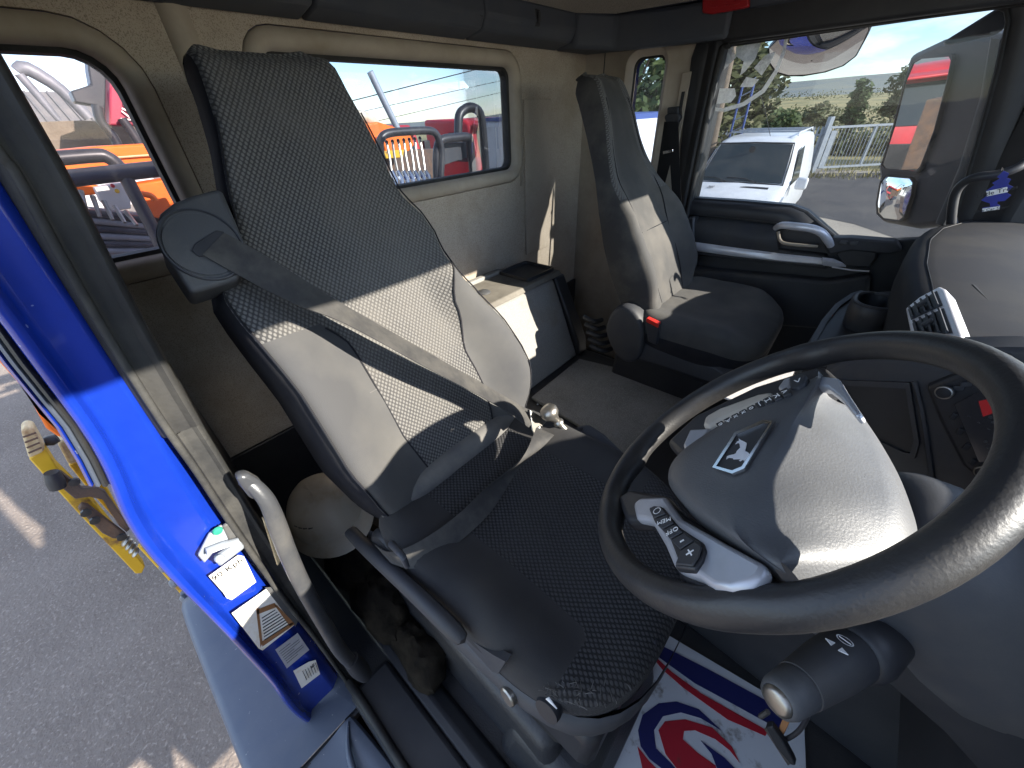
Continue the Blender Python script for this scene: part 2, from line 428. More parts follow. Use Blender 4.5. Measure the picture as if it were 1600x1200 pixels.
def ring_mesh(name, rings, mat, parent, closed_prof=False, smooth=35, **k):
    """loops bridged into a frame, no caps"""
    n = len(rings[0]); m = len(rings); verts = [V(p) for r in rings for p in r]; faces = []
    for i in range(m if closed_prof else m-1):
        for j in range(n):
            i2 = (i+1) % m
            faces.append((i*n+j, i*n+(j+1) % n, i2*n+(j+1) % n, i2*n+j))
    return mk(name, verts, faces, mat, parent, smooth=smooth, **k)

def text(name, s, o, ex, ey, size, mat, parent, depth=.0006, align='CENTER'):
    """lettering as a thin mesh: ex reading direction, ey letter-up direction"""
    cu = bpy.data.curves.new(name, 'FONT'); cu.body = s; cu.size = size; cu.align_x = align; cu.align_y = 'CENTER'
    cu.resolution_u = 2; cu.extrude = depth
    t = bpy.data.objects.new(name, cu); COL.objects.link(t)
    dg = bpy.context.evaluated_depsgraph_get(); me = bpy.data.meshes.new_from_object(t.evaluated_get(dg))
    bpy.data.objects.remove(t); bpy.data.curves.remove(cu)
    ex, ey = V(ex).normalized(), V(ey); ey = (ey - ex*ey.dot(ex)).normalized(); ez = ex.cross(ey)
    mt = Matrix((ex, ey, ez)).transposed().to_4x4(); mt.translation = V(o)
    me.transform(mt); me.materials.clear(); me.materials.append(_mat(mat)); me.name = name
    return link(name, me, parent)

def lerp(a, b, t): return V(a)*(1-t) + V(b)*t
def interp(tab, x):
    if x <= tab[0][0]: return tab[0][1]
    for (a, p), (b, q) in zip(tab, tab[1:]):
        if x <= b: return p + (q-p)*(x-a)/(b-a)
    return tab[-1][1]
def sstep(a, b, x):
    t = min(1, max(0, (x-a)/(b-a))); return t*t*(3-2*t)
GROUND = -.2


# ================================================================== TRUCK CAB SHELL
cab = thing('truck_cab', 'blue lorry cab seen through its open driver door, beige lined rear wall', 'truck', (-.4, .9, 1.2))
XR = -1.18           # rear wall
YP = 1.86            # passenger side wall

def yz(pts, x): return [(x, a, b) for a, b in pts]
def wall_window(name, ya, yb, za, zb, hole, r, pane_mat, surround=True):
    h0, h1, g0, g1 = hole
    outer = rr(ya, yb, za, zb, .001)
    e = .05
    w = ring_mesh(name, [yz(outer, XR), yz(rr(h0-e, h1+e, g0-e, g1+e, r+e), XR), yz(rr(h0-e, h1+e, g0-e, g1+e, r+e), XR-.012)], 'wall_fabric', cab, smooth=30)
    ring_mesh('window_surround', [yz(rr(h0-e+.001, h1+e-.001, g0-e+.001, g1+e-.001, r+e), XR-.01), yz(rr(h0-e+.003, h1+e-.003, g0-e+.003, g1+e-.003, r+e-.002), XR+.004),
              yz(rr(h0-.03, h1+.03, g0-.03, g1+.03, r+.03), XR+.013), yz(rr(h0-.014, h1+.014, g0-.014, g1+.014, r+.014), XR+.010),
              yz(rr(h0-.006, h1+.006, g0-.006, g1+.006, r+.006), XR-.004), yz(rr(h0-.004, h1+.004, g0-.004, g1+.004, r+.004), XR-.03)], 'wall_mould', w, smooth=60)
    ring_mesh('rubber_seal', [yz(rr(h0-.005, h1+.005, g0-.005, g1+.005, r+.005), XR-.022), yz(rr(h0+.004, h1-.004, g0+.004, g1-.004, r), XR-.026),
              yz(rr(h0+.006, h1-.006, g0+.006, g1-.006, r), XR-.05)], 'rubber', w, smooth=60)
    n = len(rr(h0, h1, g0, g1, r))
    p = rr(h0+.003, h1-.003, g0+.003, g1-.003, r)
    mk('pane', yz(p, XR-.04), [tuple(range(n))], pane_mat, w)
    return w

rw1 = wall_window('rear_wall', -.14, .36, 1.62, 2.72, (-.09, .208, 2.228, 2.578), .055, 'rear_glass_tint')
rw2 = wall_window('rear_wall', .36, 1.43, 1.62, 2.72, (.492, 1.362, 2.272, 2.592), .03, 'rear_glass')
prism('rear_wall', [(XR, 1.43, 1.62), (XR, YP, 1.62), (XR, YP, 2.72), (XR, 1.43, 2.72)], (-.03, 0, 0), 'wall_fabric', cab)
# blanking panel beside the rear window, with its narrow frame
bp_ = [(-1.1750,1.5010,2.5427),(-1.1750,1.7491,2.5457),(-1.1750,1.9167,1.6172),(-1.1750,1.5194,1.7381)]
prism('blanking_panel', [(XR+.001, 1.42, 2.18), (XR+.001, 1.42, 2.50), (XR+.001, 1.60, 2.50), (XR+.001, 1.60, 1.9), (XR+.001, 1.42, 1.9)], (.006, 0, 0), 'wall_fabric', cab, bevel=.003)
ring_mesh('panel_edge', [yz(rr(1.392, 1.404, 2.2, 2.51, .004), XR+.001), yz(rr(1.393, 1.403, 2.201, 2.509, .004), XR+.005), yz(rr(1.396, 1.400, 2.204, 2.506, .001), XR+.005)], 'wall_mould', cab)
# rounded corner post between the two rear windows
tube('corner_bulge', [(XR-.02, .345, 1.63), (XR-.02, .345, 2.7)], .034, 'wall_mould', cab, n=16)
# sheet behind the wall so that the cab is a closed box (outer skin)
ring_mesh('outer_skin', [yz(rr(-.14, .40, 1.2, 2.98, .002), XR-.06), yz(rr(-.088, .206, 2.23, 2.576, .055), XR-.06)], 'blue_paint', cab)
ring_mesh('outer_skin', [yz(rr(.40, 1.9, 1.2, 2.98, .002), XR-.06), yz(rr(.494, 1.36, 2.274, 2.59, .03), XR-.06)], 'blue_paint', cab)
# dark kick panel below the fabric
prism('kick_panel', [(XR+.004, -.14, 1.22), (XR+.004, YP, 1.22), (XR+.004, YP, 1.655), (XR+.004, -.14, 1.655)], (.012, 0, 0), 'plastic_black', cab, bevel=.004)

# ---- overhead panel: dark band along the rear wall and over the passenger door
oh = [(-.14, .60), (.603, 1.13), (1.133, 1.62)]
for a, b in oh:
    s = prism('overhead_panel', [(XR+.002, a, 2.652), (XR+.085, a, 2.668), (XR+.105, a, 2.70), (XR+.10, a, 2.752), (XR+.002, a, 2.76)], (0, b-a, 0), 'headliner', cab, bevel=.008)
prism('overhead_panel', [(XR+.002, 1.622, 2.652), (XR+.1, 1.622, 2.652), (-.98, 1.74, 2.642), (-.75, 1.775, 2.636), (-.58, 1.78, 2.635), (-.58, YP, 2.635), (XR+.002, YP, 2.652)], (0, 0, .105), 'headliner', cab, bevel=.012)
for y, z, r in ((.205, 2.745, .006), (.62, 2.735, .004), (.862, 2.735, .0065), (1.115, 2.70, .0055), (1.30, 2.70, .0045)):
    lathe('screw_hole', [(r*1.25, 0), (r*1.3, .002), (r*.85, .002), (r*.6, .0008)], (XR+.1, y, z), (1, 0, .08), 'plastic_black', cab, n=12)
obox('hook_slot', (XR+.1, 1.385, 2.715), (.004, 0, 0), (0, .014, 0), (0, 0, .022), 'plastic_black', cab, bevel=.003)
obox('hook', (XR+.108, 1.385, 2.717), (.004, 0, 0), (0, .006, 0), (0, 0, .013), 'plastic_dusty', cab, bevel=.002)
# lining that coves up from the panels to the flat roof
mk('ceiling_cove', [(XR+.098, -.1, 2.75), (XR+.098, 1.62, 2.75), (-.98, 1.735, 2.745), (-.58, 1.775, 2.742), (.3, 1.775, 2.742), (-.85, -.1, 2.93), (-.85, 1.45, 2.93), (-.75, 1.56, 2.93), (-.58, 1.6, 2.93), (.3, 1.6, 2.93)], [(0, 1, 6, 5), (1, 2, 7, 6), (2, 3, 8, 7), (3, 4, 9, 8)], 'ceiling', cab, smooth=60)
# roof lining and roof skin
box('cove_edge', XR, .33, 1.77, 1.935, 2.7435, 2.762, 'headliner', cab)
box('roof_lining', XR, .33, -.06, YP, 2.93, 2.945, 'ceiling', cab)
box('roof_skin', XR-.07, .37, -.15, 1.97, 2.99, 3.01, 'blue_paint', cab, bevel=.01)
prism('header_rail', [(.30, -.12, 2.715), (.37, -.12, 2.715), (.40, -.12, 2.74), (.36, -.12, 3.0), (.22, -.12, 3.0), (.24, -.12, 2.84)], (0, 2.06, 0), 'headliner', cab, bevel=.01)
# driver side roof rail (above the open doorway)
prism('door_header', [(XR, -.02, 2.72), (.33, -.02, 2.72), (.33, -.02, 2.99), (XR, -.02, 2.99)], (0, -.1, 0), 'blue_paint', cab)
# passenger side roof rail: black, over the door
prism('side_header', [(-.60, 1.80, 2.627), (.36, 1.80, 2.627), (.36, 1.80, 2.94), (-.60, 1.80, 2.94)], (0, .10, 0), 'plastic_black', cab, bevel=.01)
prism('side_header_trim', [(-.575, 1.795, 2.70), (.34, 1.795, 2.70), (.34, 1.77, 2.742), (-.575, 1.77, 2.742)], (0, .03, 0), 'headliner', cab, bevel=.006)
for q in ((-0.7470,1.7720,2.7030), (-0.6966,1.7720,2.7045)):
    lathe('screw_hole', [(.007, 0), (.0075, .003), (.004, .003), (.003, .001)], (q[0], 1.79, q[2]), (0, -1, 0), 'plastic_black', cab, n=12)
# red courtesy lamp on the header
rl = prism('courtesy_lamp', [(-0.6886,1.7650,2.7869),(-0.5480,1.7650,2.7722),(-0.5241,1.7650,2.7031),(-0.5422,1.7650,2.7012),(-0.6364,1.7650,2.7005),(-0.6694,1.7650,2.7081)], (0, .02, 0), 'red_plastic', cab, bevel=.004)
for i in range(3):
    q = [lerp((-0.6486,1.7640,2.7175), (-0.5459,1.7640,2.7149), i/3+.05), lerp((-0.6486,1.7640,2.7175), (-0.5459,1.7640,2.7149), i/3+.25)]
    tube('lens_rib', q, .002, 'red_plastic', rl, n=6)

# ---- passenger side quarter panel with its narrow window
def xz(pts, y): return [(a, y, b) for a, b in pts]
qh = (-.958, -.822, 2.165, 2.622)
w = ring_mesh('quarter_panel', [xz(rr(XR, -.62, 1.22, 2.66, .001), YP), xz(rr(qh[0]-.028, qh[1]+.03, qh[2]-.03, qh[3]+.03, .06), YP), xz(rr(qh[0]-.022, qh[1]+.022, qh[2]-.022, qh[3]+.022, .05), YP-.006),
     xz(rr(qh[0]-.004, qh[1]+.004, qh[2]-.004, qh[3]+.004, .035), YP+.012), xz(rr(*qh, .033), YP+.05)], 'wall_mould', cab, smooth=50)
pq = rr(*qh, .033)
mk('pane', xz(pq, YP+.04), [tuple(range(len(pq)))], 'rear_glass', w)
ring_mesh('rubber_seal', [xz(rr(qh[0]-.003, qh[1]+.003, qh[2]-.003, qh[3]+.003, .035), YP+.03), xz(rr(qh[0]+.006, qh[1]-.006, qh[2]+.006, qh[3]-.006, .03), YP+.037)], 'rubber', w)
ring_mesh('outer_skin', [xz(rr(XR-.06, -.6, 1.2, 2.98, .001), YP+.075), xz(rr(qh[0]+.001, qh[1]-.001, qh[2]+.001, qh[3]-.001, .033), YP+.075)], 'blue_paint', cab)
tube('panel_seam', [(-1.085, YP-.001, 2.46), (-1.085, YP-.001, 2.65)], .0022, 'plastic_black', cab, n=6)
# black door-frame pillar on the passenger side
prism('door_pillar', [(-.655, YP+.06, 1.22), (-.655, YP-.015, 1.22), (-.625, YP-.035, 1.22), (-.595, YP-.02, 1.22), (-.59, YP+.06, 1.22)], (0, 0, 1.44), 'plastic_black', cab, bevel=.006)
tube('door_seal', [(-.592, YP-.022, 1.3), (-.600, YP-.026, 2.0), (-.605, YP-.026, 2.56), (-.58, YP-.026, 2.62), (-.5, YP-.026, 2.632), (.3, YP-.026, 2.632)], .011, 'rubber', cab, n=8, sm=3)

# ---- driver side B-pillar: blue jamb, seal and rubber channel
XJ = -.60
jl = [(-0.6000,-0.0666,2.3290),(-0.6000,-0.0737,2.2620),(-0.6000,-0.0792,2.1768),(-0.6000,-0.0872,2.1279),(-0.6000,-0.0958,2.0883),(-0.6000,-0.1056,2.0555),(-0.6000,-0.1115,2.0245),(-0.6000,-0.1203,1.9679),(-0.6000,-0.1240,1.8566),(-0.6000,-0.1259,1.7321),(-0.6000,-0.1329,1.5844),(-0.6000,-0.1354,1.4920),(-0.6000,-0.1477,1.3955),(-0.6000,-0.1514,1.3142),(-0.6000,-0.1482,1.2533)]
jr = [(-0.6000,-0.0165,2.3540),(-0.6000,-0.0173,2.2994),(-0.6000,-0.0232,2.2129),(-0.6000,-0.0267,2.1440),(-0.6000,-0.0332,2.0776),(-0.6000,-0.0367,2.0267),(-0.6000,-0.0374,2.0010),(-0.6000,-0.0385,1.9791),(-0.6000,-0.0400,1.9450),(-0.6000,-0.0453,1.8836),(-0.6000,-0.0525,1.7637),(-0.6000,-0.0476,1.6595),(-0.6000,-0.0499,1.5279),(-0.6000,-0.0524,1.4070),(-0.6000,-0.0568,1.2822)]
jl = [(XJ, -.048, 2.98), (XJ, -.055, 2.6)] + jl
jr = [(XJ, .012, 2.98), (XJ, -.003, 2.6)] + jr
rings = []
for a, b in zip(jl, jr):
    a, b = V(a), V(b); d = b - a
    # profile across the jamb: folded flange, step, flat, return towards the seal
    rings.append([a + Vector((-.05, -.012, 0)), a + Vector((.004, -.012, 0)), a + Vector((.010, -.005, 0)), a + Vector((.009, .003, 0)), a + d*.10 + Vector((-.006, 0, 0)), a + d*.16 + Vector((-.010, 0, 0)),
                  a + d*.5 + Vector((-.006, 0, 0)), a + d*.78, a + d*.80 + Vector((-.004, 0, 0)), b + Vector((-.012, 0, 0)), b + Vector((-.03, .006, 0))])
loft('blue_jamb', rings, 'blue_paint', cab, closed=False, caps=False, smooth=55, sub=1)
# foot of the jamb: the shallow pressed end of the blue panel
# outer strips: weather seal and cab side skin behind the jamb edge
for nm, off, wd, xo, mt in (('weather_strip', -.0145, .0045, -.006, 'rubber'), ('side_skin_edge', -.0205, .0045, -.014, 'fairing'), ('skin_flange', -.0265, .0040, -.022, 'blue_paint')):
    rg = []
    for i, a in enumerate(jl[:7]):
        c = V(a) + Vector((xo, off, 0))
        rg.append([c + Vector((-.04, -wd*.7, 0)), c + Vector((-.002, -wd*.7, 0)), c + Vector((.003, 0, 0)), c + Vector((-.002, wd*.7, 0)), c + Vector((-.06, wd*.7, 0))])
    loft(nm, rg, mt, cab, closed=False, caps=False, smooth=50)
# cab side behind the pillar (outer)
prism('side_panel', [(XJ-.05, -.088, 1.28), (XR-.06, -.10, 1.28), (XR-.06, -.075, 2.98), (XJ-.05, -.070, 2.98)], (0, -.006, 0), 'blue_paint', cab)
# rubber channel along the doorway (weathered; sunlight painted into its paler lower length)
rub_in = [(-0.6150,0.0247,2.4776),(-0.6150,0.0229,2.4110),(-0.6150,0.0198,2.3424),(-0.6150,0.0161,2.2651),(-0.6150,0.0074,2.1768)]
rub = []
cl = [(-0.6000,0.0152,2.4941),(-0.6000,0.0142,2.4280),(-0.6000,0.0072,2.3674),(-0.6000,0.0005,2.3006),(-0.6000,-0.0070,2.2032),(-0.6000,-0.0111,2.1207),(-0.6000,-0.0129,2.0542),(-0.6000,-0.0179,1.9577),(-0.6000,-0.0221,1.8343),(-0.6000,-0.0259,1.6901),(-0.6000,-0.0264,1.5146),(-0.6000,-0.0333,1.2408)]
cl = [(XJ, .045, 2.98)] + cl
def strip_along(name, line, prof, mat, parent):
    rg = []
    for c in line:
        c = V(c); rg.append([c + Vector((px, py, 0)) for px, py in prof])
    return loft(name, rg, mat, parent, closed=False, caps=False, smooth=55, sub=1)
strip_along('rubber_channel', cl[:7], [(-.02, -.030), (.002, -.026), (.010, -.018), (.003, -.010), (.007, -.003), (.004, .005), (.012, .011), (.008, .018), (-.03, .020)], 'rubber', cab)
strip_along('weathered_lit_channel', cl[6:], [(-.02, -.018), (.002, -.016), (.009, -.011), (.004, -.006), (.007, 0), (.005, .006), (.012, .010), (.008, .016), (-.03, .018)], 'rubber_weathered_lit', cab)
tube('seal_lip', [V(c) + Vector((.010, -.017, 0)) for c in cl], .0045, 'rubber_weathered_lit', cab, n=8, sm=4)
# inner face of the B-pillar, between the channel and the rear wall (lined)
prism('pillar_lining', [(XJ-.05, -.052, 1.3), (XR, .022, 1.3), (XR, .026, 2.95), (XJ-.05, .064, 2.95)], (0, -.02, 0), 'plastic_black', cab)

# ---- striker, stickers on the jamb
def on_jamb(px): return px
st = prism('striker_plate', [(-0.5970,-0.0904,1.9170),(-0.5970,-0.0644,1.9421),(-0.5970,-0.0458,1.9441),(-0.5970,-0.0478,1.9118),(-0.5970,-0.0563,1.9005),(-0.5970,-0.0712,1.9066),(-0.5970,-0.0911,1.8961)], (.006, 0, 0), 'galv', cab, bevel=.002)
tube('striker_bar', [(-0.5820,-0.0791,1.9239),(-0.5820,-0.0595,1.9165),(-0.5820,-0.0414,1.9066)], .0075, 'galv', st, n=8, flat=.6)
prism('striker_foot', [(-0.5940,-0.0788,1.8995),(-0.5940,-0.0398,1.9014),(-0.5940,-0.0397,1.8828),(-0.5940,-0.0799,1.8784)], (.012, 0, 0), 'galv', st, bevel=.004)
prism('rubber_stop', [(-0.5960,-0.0467,1.9427),(-0.5960,-0.0360,1.9442),(-0.5960,-0.0389,1.9020),(-0.5960,-0.0528,1.9008)], (.007, 0, 0), 'plastic_worn', st, bevel=.003)
lathe('rivet', [(.007, 0), (.006, .003), (.002, .004)], (-0.5880,-0.0534,1.9429), (1, 0, 0), 'ink_green', st, n=12)
lathe('rivet', [(.007, 0), (.006, .003), (.002, .004)], (-0.5800,-0.0722,1.8989), (1, 0, 0), 'galv', st, n=12)
XS = -.5955
s1 = prism('sticker', [(-0.5955,-0.0986,1.8641),(-0.5955,-0.0539,1.8668),(-0.5955,-0.0492,1.8566),(-0.5955,-0.0586,1.7855),(-0.5955,-0.0986,1.7850),(-0.5955,-0.1015,1.7967),(-0.5955,-0.0999,1.8118)], (.0008, 0, 0), 'sticker_white', cab)
# hand-written "90 Kph"
wA, wB = V((-0.5930,-0.0942,1.8548)), V((-0.5930,-0.0570,1.8541))
up_ = V((-0.5940,-0.0740,1.8704)) - V((-0.5940,-0.0768,1.8484))
text('handwriting', '90 Kph', lerp(wA, wB, .5), wB-wA, up_, .0155, 'ink', s1, .0003)
tube('ruled_line', [V((-0.5945,-0.0977,1.8417)), V((-0.5945,-0.0584,1.8401))], .0006, 'ink', s1, n=5)
s2 = prism('sticker', [(-0.5955,-0.1108,1.7563),(-0.5955,-0.0540,1.7529),(-0.5955,-0.0561,1.6074),(-0.5955,-0.1179,1.6106),(-0.5955,-0.1198,1.6238)], (.0008, 0, 0), 'sticker_white', cab)
prism('worn_sleeve', [(-0.5952,-0.0542,1.7584),(-0.5952,-0.0466,1.7488),(-0.5952,-0.0462,1.6130),(-0.5952,-0.0573,1.6010)], (.001, 0, 0), 'plastic_worn', s2)
for a in ([(-0.5943,-0.0836,1.7251),(-0.5943,-0.0792,1.7250),(-0.5943,-0.1098,1.6320),(-0.5943,-0.1170,1.6230)], [(-0.5943,-0.0842,1.7236),(-0.5943,-0.0578,1.7063),(-0.5943,-0.0585,1.6920),(-0.5943,-0.0872,1.7109)], [(-0.5943,-0.0598,1.7072),(-0.5943,-0.0573,1.6952),(-0.5943,-0.0547,1.6126),(-0.5943,-0.0634,1.6172)], [(-0.5943,-0.1104,1.6363),(-0.5943,-0.0565,1.6218),(-0.5943,-0.0560,1.6091),(-0.5943,-0.1137,1.6222)]):
    prism('ladder_drawing', a, (.0004, 0, 0), 'ink_brown', s2)
for i in range(8):
    t = i/7.
    a = lerp((-0.5941,-0.0862,1.6937), (-0.5941,-0.1052,1.6348), t); b = lerp((-0.5941,-0.0637,1.6881), (-0.5941,-0.0615,1.6226), t)
    tube('printed_line', [a, lerp(a, b, .5), b], .00125, 'ink', s2, n=4)
s3 = prism('sticker', [(-0.5955,-0.1040,1.5836),(-0.5955,-0.0608,1.5767),(-0.5955,-0.0643,1.4976),(-0.5955,-0.1118,1.5023)], (.0008, 0, 0), 'sticker_silver', cab)
for i in range(7):
    t = (i+.8)/8.
    a = lerp((-0.5943,-0.1031,1.5774), (-0.5943,-0.1087,1.5082), t); b = lerp((-0.5943,-0.0634,1.5712), (-0.5943,-0.0666,1.5048), t)
    tube('printed_line', [lerp(a, b, .05), lerp(a, b, .95 if i % 3 else .6)], .0005, 'ink', s3, n=4)
s4 = prism('sticker', [(-0.5955,-0.1075,1.4771),(-0.5955,-0.0788,1.4613),(-0.5955,-0.0675,1.4465),(-0.5955,-0.0782,1.3851),(-0.5955,-0.1183,1.3973)], (.0008, 0, 0), 'sticker_white', cab)
for i in range(6):
    a = lerp((-0.5943,-0.0961,1.4556), (-0.5943,-0.0705,1.4442), i/5.); b = lerp((-0.5943,-0.1027,1.4047), (-0.5943,-0.0774,1.3980), i/5.)
    tube('printed_line', [lerp(a, b, .1), lerp(a, b, .9)], .0005, 'ink', s4, n=4)
qa, qb = V((-0.5941,-0.0785,1.4558)), V((-0.5941,-0.0792,1.4109))
text('part_number', '56', lerp(qa, qb, .4), qb-qa, V((-0.5940,-0.0636,1.4290)) - V((-0.5940,-0.0803,1.4256)), .012, 'ink', s4, .0003)

# ---- sill and outer step fairing
fz = 1.262
fair = thing('side_fairing', 'grey blue plastic fairing below the blue door pillar', 'fairing', (-.6, -.2, 1.0))
def sheet(name, outline, mat, parent, th=.02, bevel=.006): return prism(name, outline, (0, 0, -th), mat, parent, bevel=bevel)
# rear piece: top surface, rolled outer edge, vertical side
rg = []
for x, y0, y1, z in ((-1.24, -.285, -.14, fz-.07), (-1.21, -.297, -.135, fz-.01), (-1.15, -.30, -.13, fz), (-.9, -.30, -.12, fz), (-.66, -.30, -.06, fz), (-.527, -.298, -.02, fz)):
    rg.append([(x, y1, z-.01), (x, y1, z), (x, y0+.03, z), (x, y0+.012, z-.005), (x, y0+.003, z-.018), (x, y0, z-.04), (x, y0-.004, z-.12), (x, y0-.02, z-.14), (x, y0-.022, z-.40), (x, y0+.03, z-.42)])
loft('rear_cover', rg, 'fairing', fair, closed=False, caps=False, smooth=60, sub=1)
rg = []
for x, y0, y1, z in ((-.522, -.298, -.075, fz), (-.40, -.298, -.06, fz), (-.2, -.297, -.05, fz), (.1, -.296, -.05, fz), (.4, -.295, -.05, fz)):
    rg.append([(x, y1, z-.02), (x, y1, z+.004), (x, y1-.035, z+.004), (x, y1-.05, z-.012), (x, y0+.03, z-.014), (x, y0+.012, z-.018), (x, y0+.003, z-.03), (x, y0, z-.05), (x, y0-.004, z-.12), (x, y0-.02, z-.14), (x, y0-.022, z-.40), (x, y0+.03, z-.42)])
loft('front_cover', rg, 'fairing', fair, closed=False, caps=False, smooth=60, sub=1)
box('joint_gap', -.530, -.519, -.29, -.06, fz-.035, fz-.012, 'plastic_black', fair)
obox('marker_clip', (-1.235, -.262, fz-.035), (.012, 0, .004), (0, .022, 0), (0, 0, .014), 'fairing', fair, bevel=.004)
# ridge that sweeps from the pillar foot along the front cover
tube('ridge', [(-.515, -.088, fz+.004), (-.47, -.112, fz+.006), (-.42, -.125, fz+.004), (-.34, -.132, fz), (-.2, -.135, fz-.004), (.0, -.137, fz-.006)], [.003, .006, .007, .006, .005, .004], 'fairing', fair, n=8, sm=5)
# sill: black tread between fairing and footwell, with its rubber seal
box('sill', -.56, .5, -.062, .05, 1.20, 1.268, 'plastic_black', cab, bevel=.012)
tube('sill_seal', [(-0.5850,-0.0460,1.2688)] + [(-.53, -.045, 1.278), (-.44, -.046, 1.276), (-.3, -.047, 1.276), (.3, -.047, 1.276)], .010, 'rubber', cab, n=8, sm=4)

# ---- floor
box('cab_floor', XR, .75, -.05, YP, 1.17, 1.222, 'floor_rubber', cab)
prism('inner_sill', [(-1.1, .05, 1.222), (-1.1, .05, 1.262), (-1.1, .075, 1.266), (-1.1, .105, 1.25), (-1.1, .115, 1.222)], (1.75, 0, 0), 'plastic_black', cab, bevel=.006)
prism('seat_plinth', [(-.78, .14, 1.222), (-.06, .14, 1.222), (-.10, .16, 1.40), (-.72, .16, 1.48)], (0, .46, 0), 'floor_rubber', cab, bevel=.03, seg=4)
prism('plinth_bulge', [(-.22, .11, 1.222), (.02, .13, 1.222), (-.02, .16, 1.33), (-.2, .15, 1.36)], (0, .36, 0), 'floor_rubber', cab, bevel=.03, seg=4)
# engine tunnel between the seats
prism('engine_tunnel', [(-1.16, .66, 1.222), (-1.16, .73, 1.53), (-1.16, 1.40, 1.53), (-1.16, 1.48, 1.222)], (1.12, 0, 0), 'floor_rubber', cab, bevel=.025, seg=3)
prism('tunnel_front', [(-.06, .66, 1.222), (-.06, .70, 1.50), (-.06, 1.36, 1.50), (-.06, 1.46, 1.222)], (.6, 0, 0), 'plastic_black', cab, bevel=.02)
cm = thing('carpet_mat', 'grey flecked carpet mat lying on the engine tunnel between the seats', 'mat', (-.5, 1.0, 1.535))
prism('pile', [(-0.7451,0.9154,1.5470),(-0.7530,1.2708,1.5470),(-0.3006,1.3651,1.5470),(-0.2683,1.1907,1.5470),(-0.2986,0.8601,1.5470),(-0.3881,0.8811,1.5470)], (0, 0, -.014), 'carpet', cm, bevel=.004)
lathe('stud', [(.004, 0), (.003, .003)], (-0.6949,0.8917,1.5480), (0, 0, 1), 'galv', cm, n=8)
lathe('stud', [(.004, 0), (.003, .003)], (-0.3585,1.3351,1.5480), (0, 0, 1), 'galv', cm, n=8)

# ---- storage box on the rear wall behind the tunnel
sb = thing('storage_box', 'carpeted storage box with lift-up lid against the rear wall', 'box', (-1.0, .9, 1.53))
xt, zt, xb = -.93, 1.865, -.785
prism('body', [(xb, .60, 1.532), (xt, .60, zt), (XR+.02, .60, zt), (XR+.02, .60, 1.532)], (0, .71, 0), 'box_fabric', sb, bevel=.012, seg=3)
prism('end_shade_strip', [(xb+.004, 1.3105, 1.532), (xb-.003, 1.3105, 1.60), (xt+.004, 1.3105, zt+.006), (XR+.02, 1.3105, zt+.006), (XR+.02, 1.3105, 1.532)], (0, .07, 0), 'plastic_black', sb, bevel=.008)  # black strip stands for the passenger seat's shadow on this end
ld = prism('lid', [(xt+.002, .60, zt+.003), (xt-.012, .60, zt+.02), (XR+.05, .60, zt+.022), (XR+.05, .60, zt+.003)], (0, .77, 0), 'lid_plastic', sb, bevel=.004)
lathe('lid_button', [(.026, 0), (.026, .003), (.022, .006), (.001, .007)], (-1.035, .985, zt+.021), (0, 0, 1), 'plastic_worn', ld, n=24)
box('hinge_strip', XR+.018, XR+.048, .60, 1.20, zt+.002, zt+.034, 'box_fabric', sb, bevel=.006)
ring_mesh('tray_rim', [[(a, b, zt+.022) for a, b in rr(-1.13, -.96, 1.17, 1.36, .015)], [(a, b, zt+.034) for a, b in rr(-1.128, -.962, 1.172, 1.358, .013)], [(a, b, zt+.034) for a, b in rr(-1.12, -.97, 1.18, 1.35, .01)], [(a, b, zt+.0235) for a, b in rr(-1.118, -.972, 1.182, 1.348, .01)]], 'plastic_black', ld)
box('tray_floor', -1.12, -.97, 1.18, 1.35, zt+.0225, zt+.0232, 'plastic_dusty', ld)

# ---- windscreen and pillars (to the right, towards the front)
wsb, wst = (.74, 2.02), (.385, 2.73)
mk('windscreen', [(wsb[0], -.02, wsb[1]), (wsb[0], 1.90, wsb[1]), (wst[0], 1.86, wst[1]), (wst[0], .0, wst[1])], [(0, 1, 2, 3)], 'screen_glass', cab)
prism('front_pillar', [(.235, 1.865, 2.0), (.31, 1.80, 2.0), (.42, 1.82, 2.0), (.40, 1.93, 2.0)], (-.045, -.02, .66), 'plastic_black', cab, bevel=.012)
prism('front_pillar', [(.70, -.12, 1.95), (.78, -.12, 1.95), (.82, .12, 1.95), (.76, .12, 1.95)], (-.36, .02, .80), 'plastic_black', cab, bevel=.012)
box('bulkhead', .74, .80, -.12, 1.93, 1.2, 2.03, 'plastic_black', cab)

# ---- the driver door itself, swung open in front of the doorway
dd = thing('driver_door', 'blue driver door swung wide open ahead of the doorway', 'door', (.52, -.15, 1.1))
def dxz(pts, x): return [(x, a, b) for a, b in pts]
po = rr(-1.22, -.16, 1.05, 2.36, .05); prism('outer_panel', dxz(po, .56), (-.05, 0, 0), 'blue_paint', dd, bevel=.01)
pi_ = rr(-1.18, -.20, 1.10, 2.34, .05); prism('inner_trim', dxz(pi_, .508), (-.05, 0, 0), 'plastic_black', dd, bevel=.015)
ring_mesh('window_frame', [dxz(rr(-1.22, -.16, 2.33, 2.70, .06), .55), dxz(rr(-1.22, -.16, 2.33, 2.70, .06), .50), dxz(rr(-1.15, -.22, 2.37, 2.64, .04), .50), dxz(rr(-1.15, -.22, 2.37, 2.64, .04), .55)], 'blue_paint', dd, closed_prof=True)
pw = rr(-1.16, -.21, 2.36, 2.65, .04); mk('pane', dxz(pw, .527), [tuple(range(len(pw)))], 'sun_block_glass', dd)
tube('pull_handle', [(.45, -.35, 1.95), (.42, -.36, 1.97), (.42, -.7, 1.97), (.45, -.71, 1.95)], .012, 'silver_trim', dd, n=10, sm=4)
